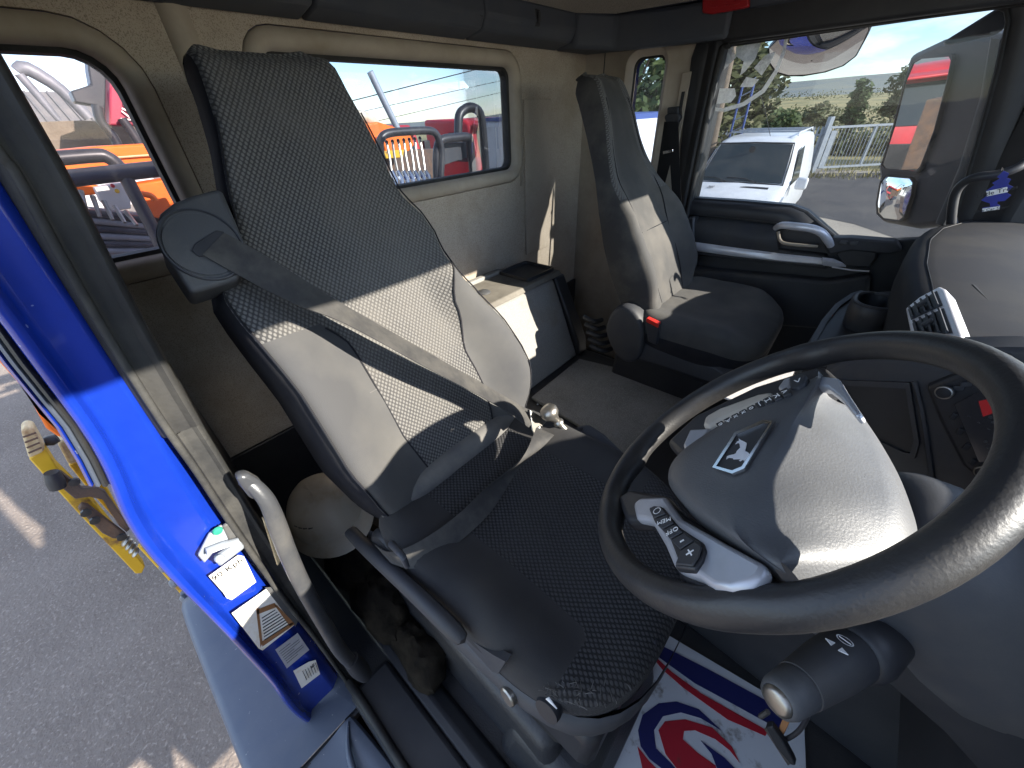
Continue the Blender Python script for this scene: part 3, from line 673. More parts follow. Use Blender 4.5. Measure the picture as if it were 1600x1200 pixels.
for z in (1.3, 1.95): obox('hinge', (.54, -.13, z), (.03, 0, 0), (0, .04, 0), (0, 0, .04), 'grey_steel', dd)


# ================================================================== SEATS
NF = Vector((.8835, 0, .4683))      # direction the backrest faces
def backrest(parent, yc, x0, hl_tab, hr_tab, mats, sd_fn, th0=.095, bol_k=1.0):
    zs = [1.80, 1.825] + [1.85+.0165*i for i in range(43)] + [2.553, 2.563, 2.570, 2.575]
    us = [-1, -.985, -.955] + [-.92+1.84*i/52 for i in range(53)] + [.955, .985, 1]
    rings, uvs, fm, at = [], [], [], []
    n = len(us); nb = 11
    for zi, z in enumerate(zs):
        hl, hr = interp(hl_tab, z), interp(hr_tab, z)
        top = sstep(2.515, 2.575, z); bot = 1 - sstep(1.80, 1.86, z)
        base = Vector((x0 - .53*(z-1.85), 0, z))
        lum = .012*math.exp(-((z-2.0)/.12)**2) - .012*math.exp(-((z-2.3)/.1)**2) + .006*math.exp(-((z-2.46)/.06)**2)
        bol = bol_k*(.034*sstep(1.84, 1.95, z)*(1-sstep(2.12, 2.27, z)) + .010)
        ring = []
        for u in us:
            h = hl if u < 0 else hr
            au = abs(u)
            f = lum + bol*sstep(.42, .86, au)
            e = max(0, (au-.86)/.14); f -= .036*(1-math.sqrt(max(0, 1-e*e)))
            f -= .045*top**2 + .05*bot**2
            p = base + NF*f; p.y = yc + u*h*(1-.03*e)
            nn = (1-top)* noise.noise(Vector((p.y*9, p.z*9, yc*7)))*.004 + noise.noise(Vector((p.y*24, p.z*24, 3+yc)))*.0014
            # soft creases across the lower bolsters
            nn += .0035*math.sin(z*95 + 4*noise.noise(Vector((p.y*8, z*5, 2))))*sstep(.5, .8, au)*sstep(2.2, 2.0, z)*max(0, noise.noise(Vector((z*11, yc, au*3))))
            ring.append(p + NF*nn)
            uvs.append((p.y, z/.8835 + f*.3)); at.append(sd_fn(u, z, h))
        th = (th0 + .03*sstep(2.3, 1.95, z)) * (1 - .45*top**2)
        for k in range(nb):
            u = 1 - 2*k/(nb-1)
            h = hl if u < 0 else hr
            au = abs(u)
            f = -th*(1 - .35*au**4) - .02*top
            p = base + NF*f; p.y = yc + u*h*.985
            ring.append(p); uvs.append((p.y, z/.8835)); at.append(1)
        rings.append(ring)
    m = n + nb
    for i in range(len(zs)-1):
        for j in range(m):
            fm.append(1 if (j >= n-1 or abs((us[j]+us[j+1])/2) > .945) else 0)
    return loft('backrest', rings, mats, parent, smooth=75, uvs=uvs, fmat=fm, attr=at)

def cushion(parent, yc, x0, x1, hw, ztop, mats, sd_fn, zb=1.735, name='cushion'):
    """upholstered seat pad: plan outline with rounded front, domed sides"""
    out = []
    N = 120
    xm = (x0+x1)/2; hx = (x1-x0)/2
    for i in range(N):
        a = 2*math.pi*i/N; c, s = math.cos(a), math.sin(a)
        e = 3.6 if c > 0 else 7.
        r = (abs(c)**e + abs(s)**e)**(-1/e)
        out.append((c*r, s*r))
    prof = [(.93, zb-ztop), (.965, zb-ztop+.02), (.995, -.055), (1.0, -.038), (.99, -.021), (.965, -.009), (.93, -.002), (.88, .002), (.84, .003), (.80, .0035), (.75, .0033), (.7, .003), (.64, .002), (.58, .001), (.52, 0), (.45, -.002), (.37, -.003), (.3, -.004), (.22, -.0045), (.15, -.005), (.08, -.005), (.02, -.005)]
    rings, uvs, fm, at = [], [], [], []
    for k, (s, dz) in enumerate(prof):
        ring = []
        for (cx, cy) in out:
            x = xm + hx*cx*s; y = yc + hw*cy*s
            if cx > 0: y = yc + hw*cy*s*(1-.05*cx*cx)
            z = ztop + dz
            if k > 3:
                z += .014*sstep(.5, .85, abs(y-yc)/hw)*(1-sstep(.3, .9, (x-xm)/hx))*sstep(0, .03, (1-s)+.03)
                z -= .022*sstep(.25, 1., (x-xm)/hx)
                z += noise.noise(Vector((x*11, y*11, 5)))*.004 + noise.noise(Vector((x*30, y*30, 9)))*.0012
            elif cx > .2: z -= .022*sstep(.25, 1., (x-xm)/hx)
            ring.append((x, y, z)); uvs.append((y, x - (.04-dz if k < 4 else 0))); at.append(sd_fn(x, y))
        rings.append(ring)
    for k in range(len(prof)-1):
        for i in range(N): fm.append(1 if k < 2 else 0)
    return loft(name, rings, mats, parent, smooth=75, uvs=uvs, fmat=fm, attr=at)

# ---------------- driver seat
YD = .345
ds = thing('driver_chair', 'large grey woven driver seat with belt housing on its shoulder, nearest the camera', 'seat', (-.4, YD, 1.4))
hl = [(1.80, .17), (1.86, .205), (1.89, .217), (1.97, .236), (2.1, .237), (2.165, .245), (2.217, .25), (2.258, .25), (2.275, .225), (2.30, .195), (2.34, .175), (2.38, .162), (2.45, .133), (2.52, .113), (2.545, .109), (2.563, .104), (2.570, .099), (2.575, .092)]
hr = [(1.80, .15), (1.86, .19), (1.885, .208), (1.911, .228), (1.958, .244), (2.0, .240), (2.068, .222), (2.12, .193), (2.163, .178), (2.214, .174), (2.26, .184), (2.295, .177), (2.32, .158), (2.336, .146), (2.41, .134), (2.49, .119), (2.532, .117), (2.55, .115), (2.563, .111), (2.570, .106), (2.575, .099)]
def edge_l(z): return -.43 - .10*sstep(2.12, 2.178, z)**2 + .05*sstep(1.98, 1.85, z)
def edge_r(z): return .45 + .19*sstep(2.03, 2.13, z) + .32*sstep(2.12, 2.22, z)
def sd_d(u, z, h):
    if u < 0: return min((edge_l(z)-u)*h, 2.178-z)
    return min((u-edge_r(z))*h, 2.235-z)
br = backrest(ds, YD, -.455, hl, hr, ['seat_cloth', 'seat_side'], sd_d)
def back_pt(u, z, off=.0, yc=YD, x0=-.455, hlt=hl, hrt=hr, bk=1.):
    h = interp(hlt, z) if u < 0 else interp(hrt, z)
    au = abs(u)
    lum = .012*math.exp(-((z-2.0)/.12)**2) - .012*math.exp(-((z-2.3)/.1)**2) + .006*math.exp(-((z-2.46)/.06)**2)
    bol = bk*(.034*sstep(1.84, 1.95, z)*(1-sstep(2.12, 2.27, z)) + .010)
    f = lum + bol*sstep(.42, .86, au) + off
    e = max(0, (au-.86)/.14); f -= .036*(1-math.sqrt(max(0, 1-e*e)))
    p = Vector((x0 - .53*(z-1.85), 0, z)) + NF*f; p.y = yc + u*h
    return p
# seams between woven panel and bolsters
tube('seam', [back_pt(edge_l(z), z, .0008) for z in [1.86+.31*i/20 for i in range(21)]], .0018, 'seat_side', br, n=6)
tube('seam', [back_pt(edge_r(z), z, .0008) for z in [1.86+.36*i/20 for i in range(21)]], .0018, 'seat_side', br, n=6)
tube('stitch_line', [back_pt(-.5+i*.1, 2.055, -.0004) for i in range(11)], .0012, 'thread', br, n=5)
for s in (-1, 1):
    tube('seam', [back_pt(s*.93, z, .001) for z in [1.86+.60*i/30 for i in range(31)]], .0016, 'seat_side', br, n=5)
# belt housing on the shoulder
hs = prism('belt_housing', [(-0.6759,0.0827,2.3548),(-0.6825,0.0940,2.3673),(-0.6871,0.1127,2.3760),(-0.6899,0.1372,2.3813),(-0.6919,0.1715,2.3851),(-0.6889,0.1737,2.3794),(-0.6566,0.1655,2.3185),(-0.6376,0.1418,2.2827),(-0.6350,0.1322,2.2777),(-0.6341,0.0755,2.2759),(-0.6421,0.0744,2.2911),(-0.6612,0.0747,2.3272)], tuple(-NF*.075), 'plastic_worn', ds, bevel=.007, seg=4)
hc = V([(-0.6592,0.1176,2.3256)][0])
hu = Vector((0, 1, 0)); hv = NF.cross(hu).normalized()
ring_mesh('housing_ring', [[hc + (hu*math.cos(a)*r + hv*math.sin(a)*r*1.08) + NF*d for a in [2*math.pi*i/40 for i in range(40)]] for r, d in ((.046, -.002), (.0445, .002), (.0430, .0022), (.0415, -.0005))], 'plastic_grey', hs, smooth=60)
lathe('housing_disc', [(.0415, 0), (.041, .001), (.02, .002), (.001, .0022)], hc, tuple(NF), 'plastic_worn', hs, n=36)
prism('belt_slot', [(-0.6524,0.1011,2.3222),(-0.6556,0.1077,2.3284),(-0.6612,0.1393,2.3389),(-0.6596,0.1469,2.3359),(-0.6554,0.1470,2.3280),(-0.6479,0.1183,2.3137),(-0.6479,0.1049,2.3137)], tuple(NF*.0012), 'plastic_black', hs, bevel=.001)

# lap and shoulder belt
bl = thing('driver_seat_belt', 'grey seat belt running diagonally across the driver backrest into its buckle', 'seat belt', (-.45, YD, 1.9))
eA = [(-0.6563,0.1455,2.3350),(-0.6479,0.1604,2.3192)] + [(-0.6123,0.1989,2.2712),(-0.5809,0.2451,2.2119)] + [(-0.5205,0.3305,2.1129)] + [(-0.4526,0.4442,1.9806),(-0.4041,0.5232,1.8890)]
eB = [(-0.6464,0.1087,2.3164),(-0.6274,0.1375,2.2805)] + [(-0.5793,0.1733,2.2410)] + [(-0.5443,0.2212,2.2005)] + [(-0.4814,0.2994,2.1097)] + [(-0.4235,0.4126,1.9790),(-0.3852,0.4632,1.9067)]
ribbon('shoulder_webbing', [lerp(a, b, .5) for a, b in zip(eA, eB)], [(V(b)-V(a))*.5 for a, b in zip(eA, eB)], 'webbing', bl)
eA = [(-0.3736,0.4749,1.9050)] + [(-0.3443,0.3906,1.9000),(-0.3482,0.3019,1.9000),(-0.3459,0.2194,1.9000)] + [(-0.3598,0.1505,1.8950)] + [(-0.3879,0.1120,1.8850)] + [(-0.4386,0.1073,1.8600)]
eB = [(-0.3329,0.4838,1.9000)] + [(-0.3403,0.4562,1.8850)] + [(-0.3492,0.3893,1.8720),(-0.3211,0.2707,1.8720),(-0.3261,0.1647,1.8720)] + [(-0.3450,0.1241,1.8680)] + [(-0.3861,0.1066,1.8600)]
ribbon('lap_webbing', [lerp(a, b, .5) for a, b in zip(eA, eB)], [(V(b)-V(a))*.5 for a, b in zip(eA, eB)], 'webbing', bl)
tg = prism('tongue_plate', [(-0.4073,0.4909,1.9270),(-0.3912,0.5160,1.8968),(-0.3740,0.5322,1.8643),(-0.3580,0.5263,1.8340),(-0.3565,0.4997,1.8312),(-0.3683,0.4770,1.8534),(-0.3876,0.4746,1.8899)], tuple(NF*.004), 'steel_worn', bl, bevel=.0015)
lathe('tongue_pin', [(.006, 0), (.006, .004), (.001, .005)], [(-0.3805,0.4950,1.8850)][0], tuple(NF), 'chrome', tg, n=12)
prism('buckle', [(-0.4048,0.5147,1.8904),(-0.4003,0.5426,1.8819),(-0.3803,0.5673,1.8442),(-0.3675,0.5428,1.8200),(-0.3711,0.5146,1.8268),(-0.3809,0.5423,1.8453)], tuple(NF*.018), 'plastic_black', bl, bevel=.004)
tube('buckle_stalk', [[(-0.3756,0.5358,1.8245)][0], (-0.3787,0.5750,1.7623), (-.40, .585, 1.80), (-.42, .59, 1.70)], .010, 'plastic_black', bl, n=8, sm=4, flat=.6)

# cushion
def sd_c(x, y): return min(abs(y-YD)-.118, (-.085 - (.05 if y > YD else 0)) - x + .25*min(0, .19-abs(y-YD)))
cu = cushion(ds, YD-.006, -.50, .0, .222, 1.868, ['cushion_cloth', 'seat_side'], sd_c)
# rolled rear edge of the cushion that the belt lies on
tube('rear_roll', [(-.475, YD-.2, 1.862), (-.47, YD-.08, 1.872), (-.47, YD+.08, 1.872), (-.475, YD+.19, 1.866)], [.022, .028, .028, .022], 'seat_plain', cu, n=12, sm=5)
# frayed front corner
for i in range(46):
    a = random.random(); x = -.10 + .085*a + random.uniform(-.006, .006); y = YD - .205 + .055*a*a + random.uniform(-.006, .02)
    p = Vector((x, y, 1.853 + .002*random.random()))
    d = Vector((random.uniform(-1, 1), random.uniform(-1, 1), random.uniform(.2, .9))).normalized()*random.uniform(.006, .015)
    v, f = tube('', [p, p+d*.6, p+d+Vector((0, 0, -.003))], .00045, None, n=3, data=True)
    if i == 0: FV, FF = [], []
    o = len(FV); FV += v; FF += [tuple(q+o for q in t) for t in f]
tag(mk('frayed_threads', FV, FF, 'thread', cu), kind='stuff')
for (x, y, r) in ((-.118, YD-.178, .0035), (-.130, YD-.198, .004)):
    lathe('torn_foam', [(r, 0), (r*.8, .003), (.001, .004)], (x, y, 1.852), (0, -.2, 1), 'cream_paint', cu, n=8)
# plastic shroud under the cushion with its levers
sh = loft('seat_shroud', [[(x, y + s*.0, z) for (y, z) in ((yy+.0, 1.80), (yy-.010, 1.795), (yy-.016, 1.775), (yy-.012, 1.752), (yy+.004, 1.735), (yy+.03, 1.73))] for x, yy, s in
      ((-.52, .135, 0), (-.42, .128, 0), (-.30, .122, 0), (-.20, .124, 0), (-.11, .132, 0), (-.05, .15, 0), (-.01, .19, 0), (.012, .25, 0), (.016, .34, 0), (.012, .43, 0), (-.01, .5, 0))], 'plastic_grey', ds, closed=False, smooth=60, sub=1)
box('seat_pan', -.52, -.02, .15, .55, 1.60, 1.745, 'plastic_black', ds, bevel=.02)
prism('suspension_bellows', [(-.46, .18, 1.42), (-.08, .18, 1.42), (-.05, .16, 1.62), (-.49, .16, 1.62)], (0, .36, 0), 'rubber', ds, bevel=.02)
lv = loft('height_lever', [[V(a), V(b), V(b)+Vector((0, .012, -.012)), V(a)+Vector((0, .012, -.004))] for a, b in zip([(-0.2427,0.1180,1.8276),(-0.2078,0.1180,1.8406),(-0.1670,0.1180,1.8717),(-0.1428,0.1180,1.8956)], [(-0.2599,0.1180,1.7666),(-0.2359,0.1180,1.7470),(-0.1942,0.1180,1.7693),(-0.1628,0.1180,1.8120)])], 'plastic_grey', ds, smooth=40)
lathe('adjust_knob', [(.014, 0), (.015, .004), (.014, .02), (.012, .022), (.001, .022)], (-0.1408,0.1320,1.7760), (-.1, -1, .15), 'steel_worn', ds, n=20)
kn = lathe('tilt_knob', [(.017, 0), (.018, .006), (.0165, .014), (.002, .0145)], (-0.0860,0.1400,1.8169), (.05, -1, .25), 'plastic_black', ds, n=24)
kc = V((-0.0759,0.1235,1.8937))
prism('arrow_mark', [kc + Vector((-.008, 0, -.006)), kc + Vector((.008, 0, -.002)), kc + Vector((-.004, 0, .008))], (0, -.0012, 0), 'white_print', kn)
# side arm: recliner cover running along the near side of the cushion
arm = [(-0.5267,0.1120,1.8063)] + [(-0.4150,0.1080,1.8492)] + [(-0.3224,0.1080,1.8615),(-0.2452,0.1080,1.8717)] + [(-0.2002,0.1120,1.8685)]
loft('side_cover', [[V(c) + Vector((w*nx, o, w*nz)) for nx, nz, o in ((.5, .86, 0.004), (.5, .86, -.012), (.1, .2, -.02), (-.3, -.5, -.018), (-.5, -.86, -.008), (-.5, -.86, .012))] for c, w in
     (((-0.5679,0.1120,1.7839), .008), ((-0.5511,0.1120,1.7781), .026), ((-0.4591,0.1080,1.8175), .028), ((-0.3396,0.1080,1.8592), .024), ((-0.2434,0.1080,1.8805), .018), ((-0.2045,0.1120,1.8652), .010))], 'plastic_dusty', ds, smooth=70, sub=1)
lathe('recliner_disc', [(.035, 0), (.034, .008), (.028, .014), (.001, .015)], (-0.4471,0.1300,1.8228), (.1, -1, .1), 'plastic_black', ds, n=22)
tube('recliner_handle', [(-0.3775,0.1150,1.9139), (-0.3216,0.1050,1.9562), (-0.3176,0.1050,1.9324)], [.006, .005, .004], 'plastic_grey', ds, n=8, sm=4)
# front adjusting bar: bent black wire at the front of the seat
tube('slide_bar', [(-0.0200,0.3000,1.8326), (-0.0127,0.2800,1.8317), (-0.0101,0.2700,1.7774), (-0.0102,0.2500,1.7579), (-0.0189,0.2350,1.7512)], .0055, 'black_tube', ds, n=8, sm=5)

# ---------------- passenger seat
YQ = 1.445
psn = thing('passenger_chair', 'smaller dark grey passenger seat beside the far door', 'seat', (-.4, YQ, 1.4))
hq = [(1.80, .17), (1.86, .20), (1.92, .222), (2.0, .228), (2.1, .222), (2.2, .196), (2.26, .172), (2.30, .152), (2.36, .130), (2.42, .113), (2.48, .100), (2.53, .091), (2.55, .088), (2.563, .083), (2.570, .078), (2.575, .070)]
def sd_p(u, z, h): return max((.64-abs(u))*h, 2.2-z)
bq = backrest(psn, YQ, -.462, hq, hq, ['passenger_seat_cloth', 'passenger_cloth'], sd_p, th0=.10)
for s in (-1, 1):
    tube('seam', [back_pt(s*(.50+.25*sstep(2.05, 2.3, z)), z, -.0003, YQ, -.462, hq, hq) for z in [1.86+.62*i/24 for i in range(25)]], .002, 'seat_side', bq, n=5)
tube('seam', [back_pt(-.5+i*.1, 2.09, -.0003, YQ, -.462, hq, hq) for i in range(11)], .0018, 'seat_side', bq, n=5)
cq = cushion(psn, YQ+.01, -.51, -.09, .255, 1.852, ['passenger_seat_cloth', 'seat_side'], lambda x, y: 1., zb=1.70)
tube('seam', [(-.49, YQ-.1, 1.8505), (-.40, YQ-.1, 1.8475), (-.28, YQ-.1, 1.847), (-.2, YQ-.08, 1.845)], .0018, 'seat_side', cq, n=5, sm=4)
prism('seat_base', [(-.56, 1.19, 1.68), (-.16, 1.19, 1.68), (-.10, 1.21, 1.73), (-.2, 1.21, 1.76), (-.56, 1.21, 1.78)], (0, .5, 0), 'plastic_black', psn, bevel=.02)
prism('pedestal', [(-.62, 1.28, 1.22), (-.2, 1.28, 1.22), (-.22, 1.25, 1.69), (-.58, 1.25, 1.69)], (0, .36, 0), 'plastic_black', psn, bevel=.02)
# side cover of the hinge on its inner side
rc = []
for k, (y, s) in enumerate(((1.245, .96), (1.215, 1.), (1.195, .99), (1.187, .93), (1.1855, .8))):
    rc.append([(x, y, z) for x, z in [(-.535 + math.cos(a)*.066*s*(1.3 if math.cos(a) > 0 else 1) + (.03*max(0, -math.sin(a))), 1.775 + math.sin(a)*.112*s) for a in [2*math.pi*i/28 for i in range(28)]]])
loft('hinge_cover', rc, 'plastic_dusty', psn, smooth=60)
bk = prism('buckle', [(-0.4539,1.1850,1.8611),(-0.4020,1.1850,1.8522),(-0.3964,1.1850,1.7746),(-0.4300,1.1850,1.7787)], (0, .02, 0), 'plastic_black', psn, bevel=.004)
prism('release_button', [(-0.4487,1.1820,1.8661),(-0.4040,1.1820,1.8576),(-0.4031,1.1820,1.8410),(-0.4485,1.1820,1.8517)], (0, .02, 0), 'red_buckle', bk, bevel=.002)
# ribbed suspension cover seen under its rear corner
for i in range(5):
    a = lerp((-0.7282,1.2400,1.7702), (-0.6870,1.2400,1.6498), i/4); b = lerp((-0.6779,1.3000,1.7469), (-0.6191,1.3000,1.6303), i/4)
    tube('bellows_rib', [a, lerp(a, b, .5) + Vector((.02, -.02, 0)), b], .010, 'plastic_dusty', psn, n=8, sm=3)

# ---------------- passenger seat belt on its pillar
pb = thing('passenger_seat_belt', 'black seat belt hanging from the pillar between narrow window and far door', 'seat belt', (-.72, 1.8, 1.5))
tr = prism('height_track', [(-.735, YP-.004, 2.22), (-.70, YP-.004, 2.22), (-.70, YP-.004, 2.56), (-.735, YP-.004, 2.56)], (0, -.008, 0), 'wall_mould', pb, bevel=.003)
box('track_slot', -.724, -.711, YP-.0135, YP-.0125, 2.3, 2.5, 'plastic_black', tr)
prism('guide_loop', [(-0.7613,1.8000,2.4231),(-0.7454,1.8000,2.4350),(-0.7043,1.8000,2.4337),(-0.6931,1.8000,2.4170),(-0.7022,1.8000,2.4006),(-0.7487,1.8000,2.3995)], (0, .03, 0), 'plastic_black', pb, bevel=.006)
prism('belt_cover', [(-0.7582,1.8100,2.4518),(-0.7126,1.8100,2.4541),(-0.7064,1.8100,2.4253),(-0.7523,1.8100,2.4225)], (0, .04, 0), 'plastic_black', pb, bevel=.005)
a = [(-0.7532,1.7950,2.4061),(-0.7511,1.7950,2.2845),(-0.7499,1.7950,2.1254)]; b = [(-0.7003,1.7950,2.4008),(-0.6968,1.7950,2.2856),(-0.7170,1.7950,2.1073)]
ribbon('webbing', [lerp(p, q, .5) for p, q in zip(a, b)], [(V(q)-V(p))*.5 for p, q in zip(a, b)], 'webbing_black', pb)
a = [(-0.7338,1.7800,2.4062),(-0.6643,1.7800,2.1589),(-0.5875,1.7800,1.9028),(-0.5477,1.7800,1.7454)]; b = [(-0.6903,1.7800,2.4052),(-0.6268,1.7800,2.1615),(-0.5460,1.7800,1.9097),(-0.5080,1.7800,1.7545)]
ribbon('webbing', [lerp(p, q, .5) for p, q in zip(a, b)], [(V(q)-V(p))*.5 for p, q in zip(a, b)], 'webbing_black', pb)
obox('latch_tongue', (-0.7073,1.7720,2.3052), (.020, 0, .004), (0, .004, 0), (-.001, 0, .006), 'chrome', pb, bevel=.002)
prism('retractor_cover', [(-0.6481,1.8000,2.0421),(-0.5574,1.8000,2.0700),(-0.4878,1.8000,1.7371),(-0.5652,1.8000,1.7188)], (0, .06, 0), 'plastic_black', pb, bevel=.01)


# ================================================================== STEERING WHEEL
WN = Vector((-0.6856,-0.1260,0.7170)); WC = Vector((-0.0030,0.3850,2.1400))
WU = Vector((math.cos(.763), 0, math.sin(.763))); WU = (WU - WN*WU.dot(WN)).normalized(); WV = WN.cross(WU)
sw = thing('steering_wheel', 'black multi-button steering wheel with silver spokes and worn rim', 'steering wheel', tuple(WC))
rings = []
N = 96
def wang(p):
    d = V(p) - WC; return math.atan2(d.dot(WV), d.dot(WU))
aS1, aS2 = wang([(0.0062,0.5230,2.1731)][0]), wang([(-0.1157,0.4039,2.0356)][0])
aS3, aS4 = wang([(-0.0972,0.3172,2.0380)][0]), wang([(0.0336,0.2191,2.1459)][0])
for i in range(N):
    a = 2*math.pi*i/N
    g = 0
    for s in (aS1, aS2, aS3, aS4):
        dd = abs((a-s+math.pi) % (2*math.pi) - math.pi); g = max(g, math.exp(-(dd/.10)**2))
    rw_, rh_ = .0145+.002*g, .0160+.002*g
    R = .1855
    d = WU*math.cos(a) + WV*math.sin(a)
    rings.append([WC + d*(R + rw_*math.cos(b) - .003*g) + WN*(rh_*math.sin(b)) for b in [2*math.pi*k/20 for k in range(20)]])
rings.append(rings[0])
loft('rim', rings, 'wheel_leather', sw, caps=False, smooth=80)

# hub pad: flat dark half with the emblem, crease, and the half that falls away to the dashboard
Lp = [(0.0214,0.4793,2.1966)] + [(-0.0197,0.4376,2.1611),(-0.0654,0.3789,2.1071),(-0.0667,0.3328,2.0978),(-0.0315,0.2843,2.1230),(0.0136,0.2449,2.1592)] + [(0.0414,0.2289,2.1717)]
Kp = [(0.0250,0.4689,2.2038)] + [(0.0169,0.4007,2.2023)] + [(0.0119,0.3412,2.1939),(0.0078,0.2946,2.1819),(0.0072,0.2622,2.1756)] + [(0.0150,0.2389,2.1734)] + [(0.0460,0.2248,2.1796)]
Rp = [(0.0296,0.4709,2.2030)] + [(0.0630,0.5117,2.1640),(0.0869,0.4330,2.1731),(0.0995,0.3788,2.1756),(0.1050,0.3421,2.1744),(0.1033,0.3040,2.1661)] + [(0.0531,0.2377,2.1678)]
cols = []
for L_, K_, R_ in zip(Lp, Kp, Rp):
    L_, K_, R_ = V(L_), V(K_), V(R_)
    dz = (WC + WN*.046)
    row = [L_ - WN*.03, L_]
    for t in (.05, .13, .3, .55, .8, .93):
        p = lerp(L_, K_, t); hL, hK = (L_-WC).dot(WN), (K_-WC).dot(WN)
        h = hL + (hK-hL)*min(1, math.sqrt(t*5.)) if t < .2 else hK
        p += WN*(h - (p-WC).dot(WN)); row.append(p)
    row.append(K_ - WN*.002)
    for t in (.08, .2, .4, .6, .8, .92):
        p = lerp(K_, R_, t) + WN*.012*math.sin(math.pi*t); row.append(p)
    row += [R_, R_ - WN*.03]
    cols.append(row)
cc = []
for j in range(len(cols[0])):
    cc.append(catmull([c[j] for c in cols], 5))
rows = [[cc[j][i] for j in range(len(cc))] for i in range(len(cc[0]))]
hub = loft('airbag_cover', rows, 'hub_plastic', sw, closed=False, caps=False, smooth=70)
# emblem: silver shield frame, black field and a striding lion
eo = [(-0.0262,0.3170,2.1564),(-0.0231,0.3681,2.1683),(-0.0057,0.3794,2.1869),(0.0018,0.3748,2.1933),(0.0027,0.3706,2.1934),(-0.0016,0.3094,2.1785),(-0.0084,0.3044,2.1711)]
ei = [(-0.0236,0.3181,2.1590),(-0.0204,0.3630,2.1700),(-0.0035,0.3734,2.1880),(0.0008,0.3714,2.1917),(0.0010,0.3685,2.1914),(-0.0041,0.3125,2.1767),(-0.0096,0.3088,2.1708)]
em = ring_mesh('emblem_frame', [eo, [V(p)+WN*.0025 for p in eo], [V(p)+WN*.0025 for p in ei], ei], 'chrome', hub, smooth=30)
prism('emblem_field', [(-0.0249,0.3180,2.1573),(-0.0220,0.3661,2.1685),(-0.0047,0.3774,2.1871),(0.0013,0.3736,2.1922),(-0.0027,0.3109,2.1773),(-0.0089,0.3066,2.1706)], tuple(WN*.0012), 'plastic_black', em)
prism('lion', [(-0.0187,0.3486,2.1706),(-0.0185,0.3523,2.1715),(-0.0170,0.3532,2.1730),(-0.0185,0.3571,2.1723),(-0.0163,0.3539,2.1739),(-0.0135,0.3509,2.1760),(-0.0103,0.3474,2.1784),(-0.0093,0.3420,2.1785),(-0.0085,0.3354,2.1780),(-0.0053,0.3317,2.1805),(-0.0035,0.3281,2.1815),(-0.0040,0.3248,2.1805),(-0.0049,0.3221,2.1792),(-0.0054,0.3201,2.1783),(-0.0069,0.3235,2.1775),(-0.0083,0.3214,2.1757),(-0.0095,0.3226,2.1748),(-0.0083,0.3248,2.1763),(-0.0106,0.3250,2.1742),(-0.0143,0.3257,2.1708),(-0.0153,0.3277,2.1702),(-0.0185,0.3291,2.1674),(-0.0198,0.3272,2.1658),(-0.0203,0.3314,2.1661),(-0.0189,0.3324,2.1676),(-0.0157,0.3328,2.1707),(-0.0146,0.3338,2.1719),(-0.0147,0.3374,2.1725),(-0.0134,0.3416,2.1744),(-0.0155,0.3479,2.1736),(-0.0175,0.3505,2.1721)], tuple(WN*.0006), 'silver_trim', em)
# hub underside / boss
lathe('boss', [(.055, -.10), (.062, -.03), (.07, -.005), (.065, .004), (.001, .006)], tuple(WC), tuple(WN), 'plastic_black', sw, n=28)
# dark spoke bodies
def spoke(name, pts, off_th, mat, bev=.006): return prism(name, pts, tuple(-WN*off_th), mat, sw, bevel=bev, seg=3)
spoke('spoke', [(-0.1038,0.4315,2.0601),(-0.0877,0.4833,2.0846),(-0.0334,0.5167,2.1425),(0.0214,0.5215,2.1957),(0.0393,0.4777,2.2051),(0.0212,0.4555,2.1838),(-0.0152,0.4375,2.1460),(-0.0566,0.3880,2.0977),(-0.0735,0.3932,2.0824)], .024, 'plastic_black', .008)
spoke('spoke', [(-0.1223,0.3284,2.0243),(-0.1103,0.3429,2.0384),(-0.0617,0.3250,2.0817),(-0.0368,0.2962,2.1004),(0.0119,0.2606,2.1407),(0.0387,0.2406,2.1629),(0.0407,0.2159,2.1605),(0.0173,0.2051,2.1362),(-0.0112,0.2176,2.1111),(-0.0345,0.2506,2.0946),(-0.0638,0.2866,2.0730),(-0.0918,0.2875,2.0463)], .024, 'plastic_black', .008)
# near spoke: silver trim with its button strip
spoke('spoke_trim', [(-0.0890,0.2952,2.0727),(-0.0849,0.3047,2.0783),(-0.0591,0.3034,2.1027),(-0.0333,0.2715,2.1218),(0.0092,0.2421,2.1572),(0.0343,0.2252,2.1783),(0.0337,0.2137,2.1757),(0.0296,0.2077,2.1707),(0.0206,0.2022,2.1612),(0.0103,0.2029,2.1514),(-0.0006,0.2103,2.1422),(-0.0091,0.2127,2.1346),(-0.0194,0.2164,2.1254),(-0.0370,0.2418,2.1130),(-0.0593,0.2691,2.0965),(-0.0762,0.2733,2.0810)], .014, 'spoke_silver', .005)
bs = spoke('button_strip', [(-0.0670,0.2811,2.0968),(-0.0632,0.2853,2.1012),(-0.0534,0.2818,2.1099),(-0.0309,0.2561,2.1270),(-0.0080,0.2392,2.1459),(-0.0039,0.2315,2.1485),(-0.0028,0.2213,2.1477),(-0.0043,0.2118,2.1446),(-0.0184,0.2124,2.1312),(-0.0192,0.2208,2.1319),(-0.0340,0.2439,2.1218),(-0.0540,0.2629,2.1060)], .008, 'plastic_black', .002)
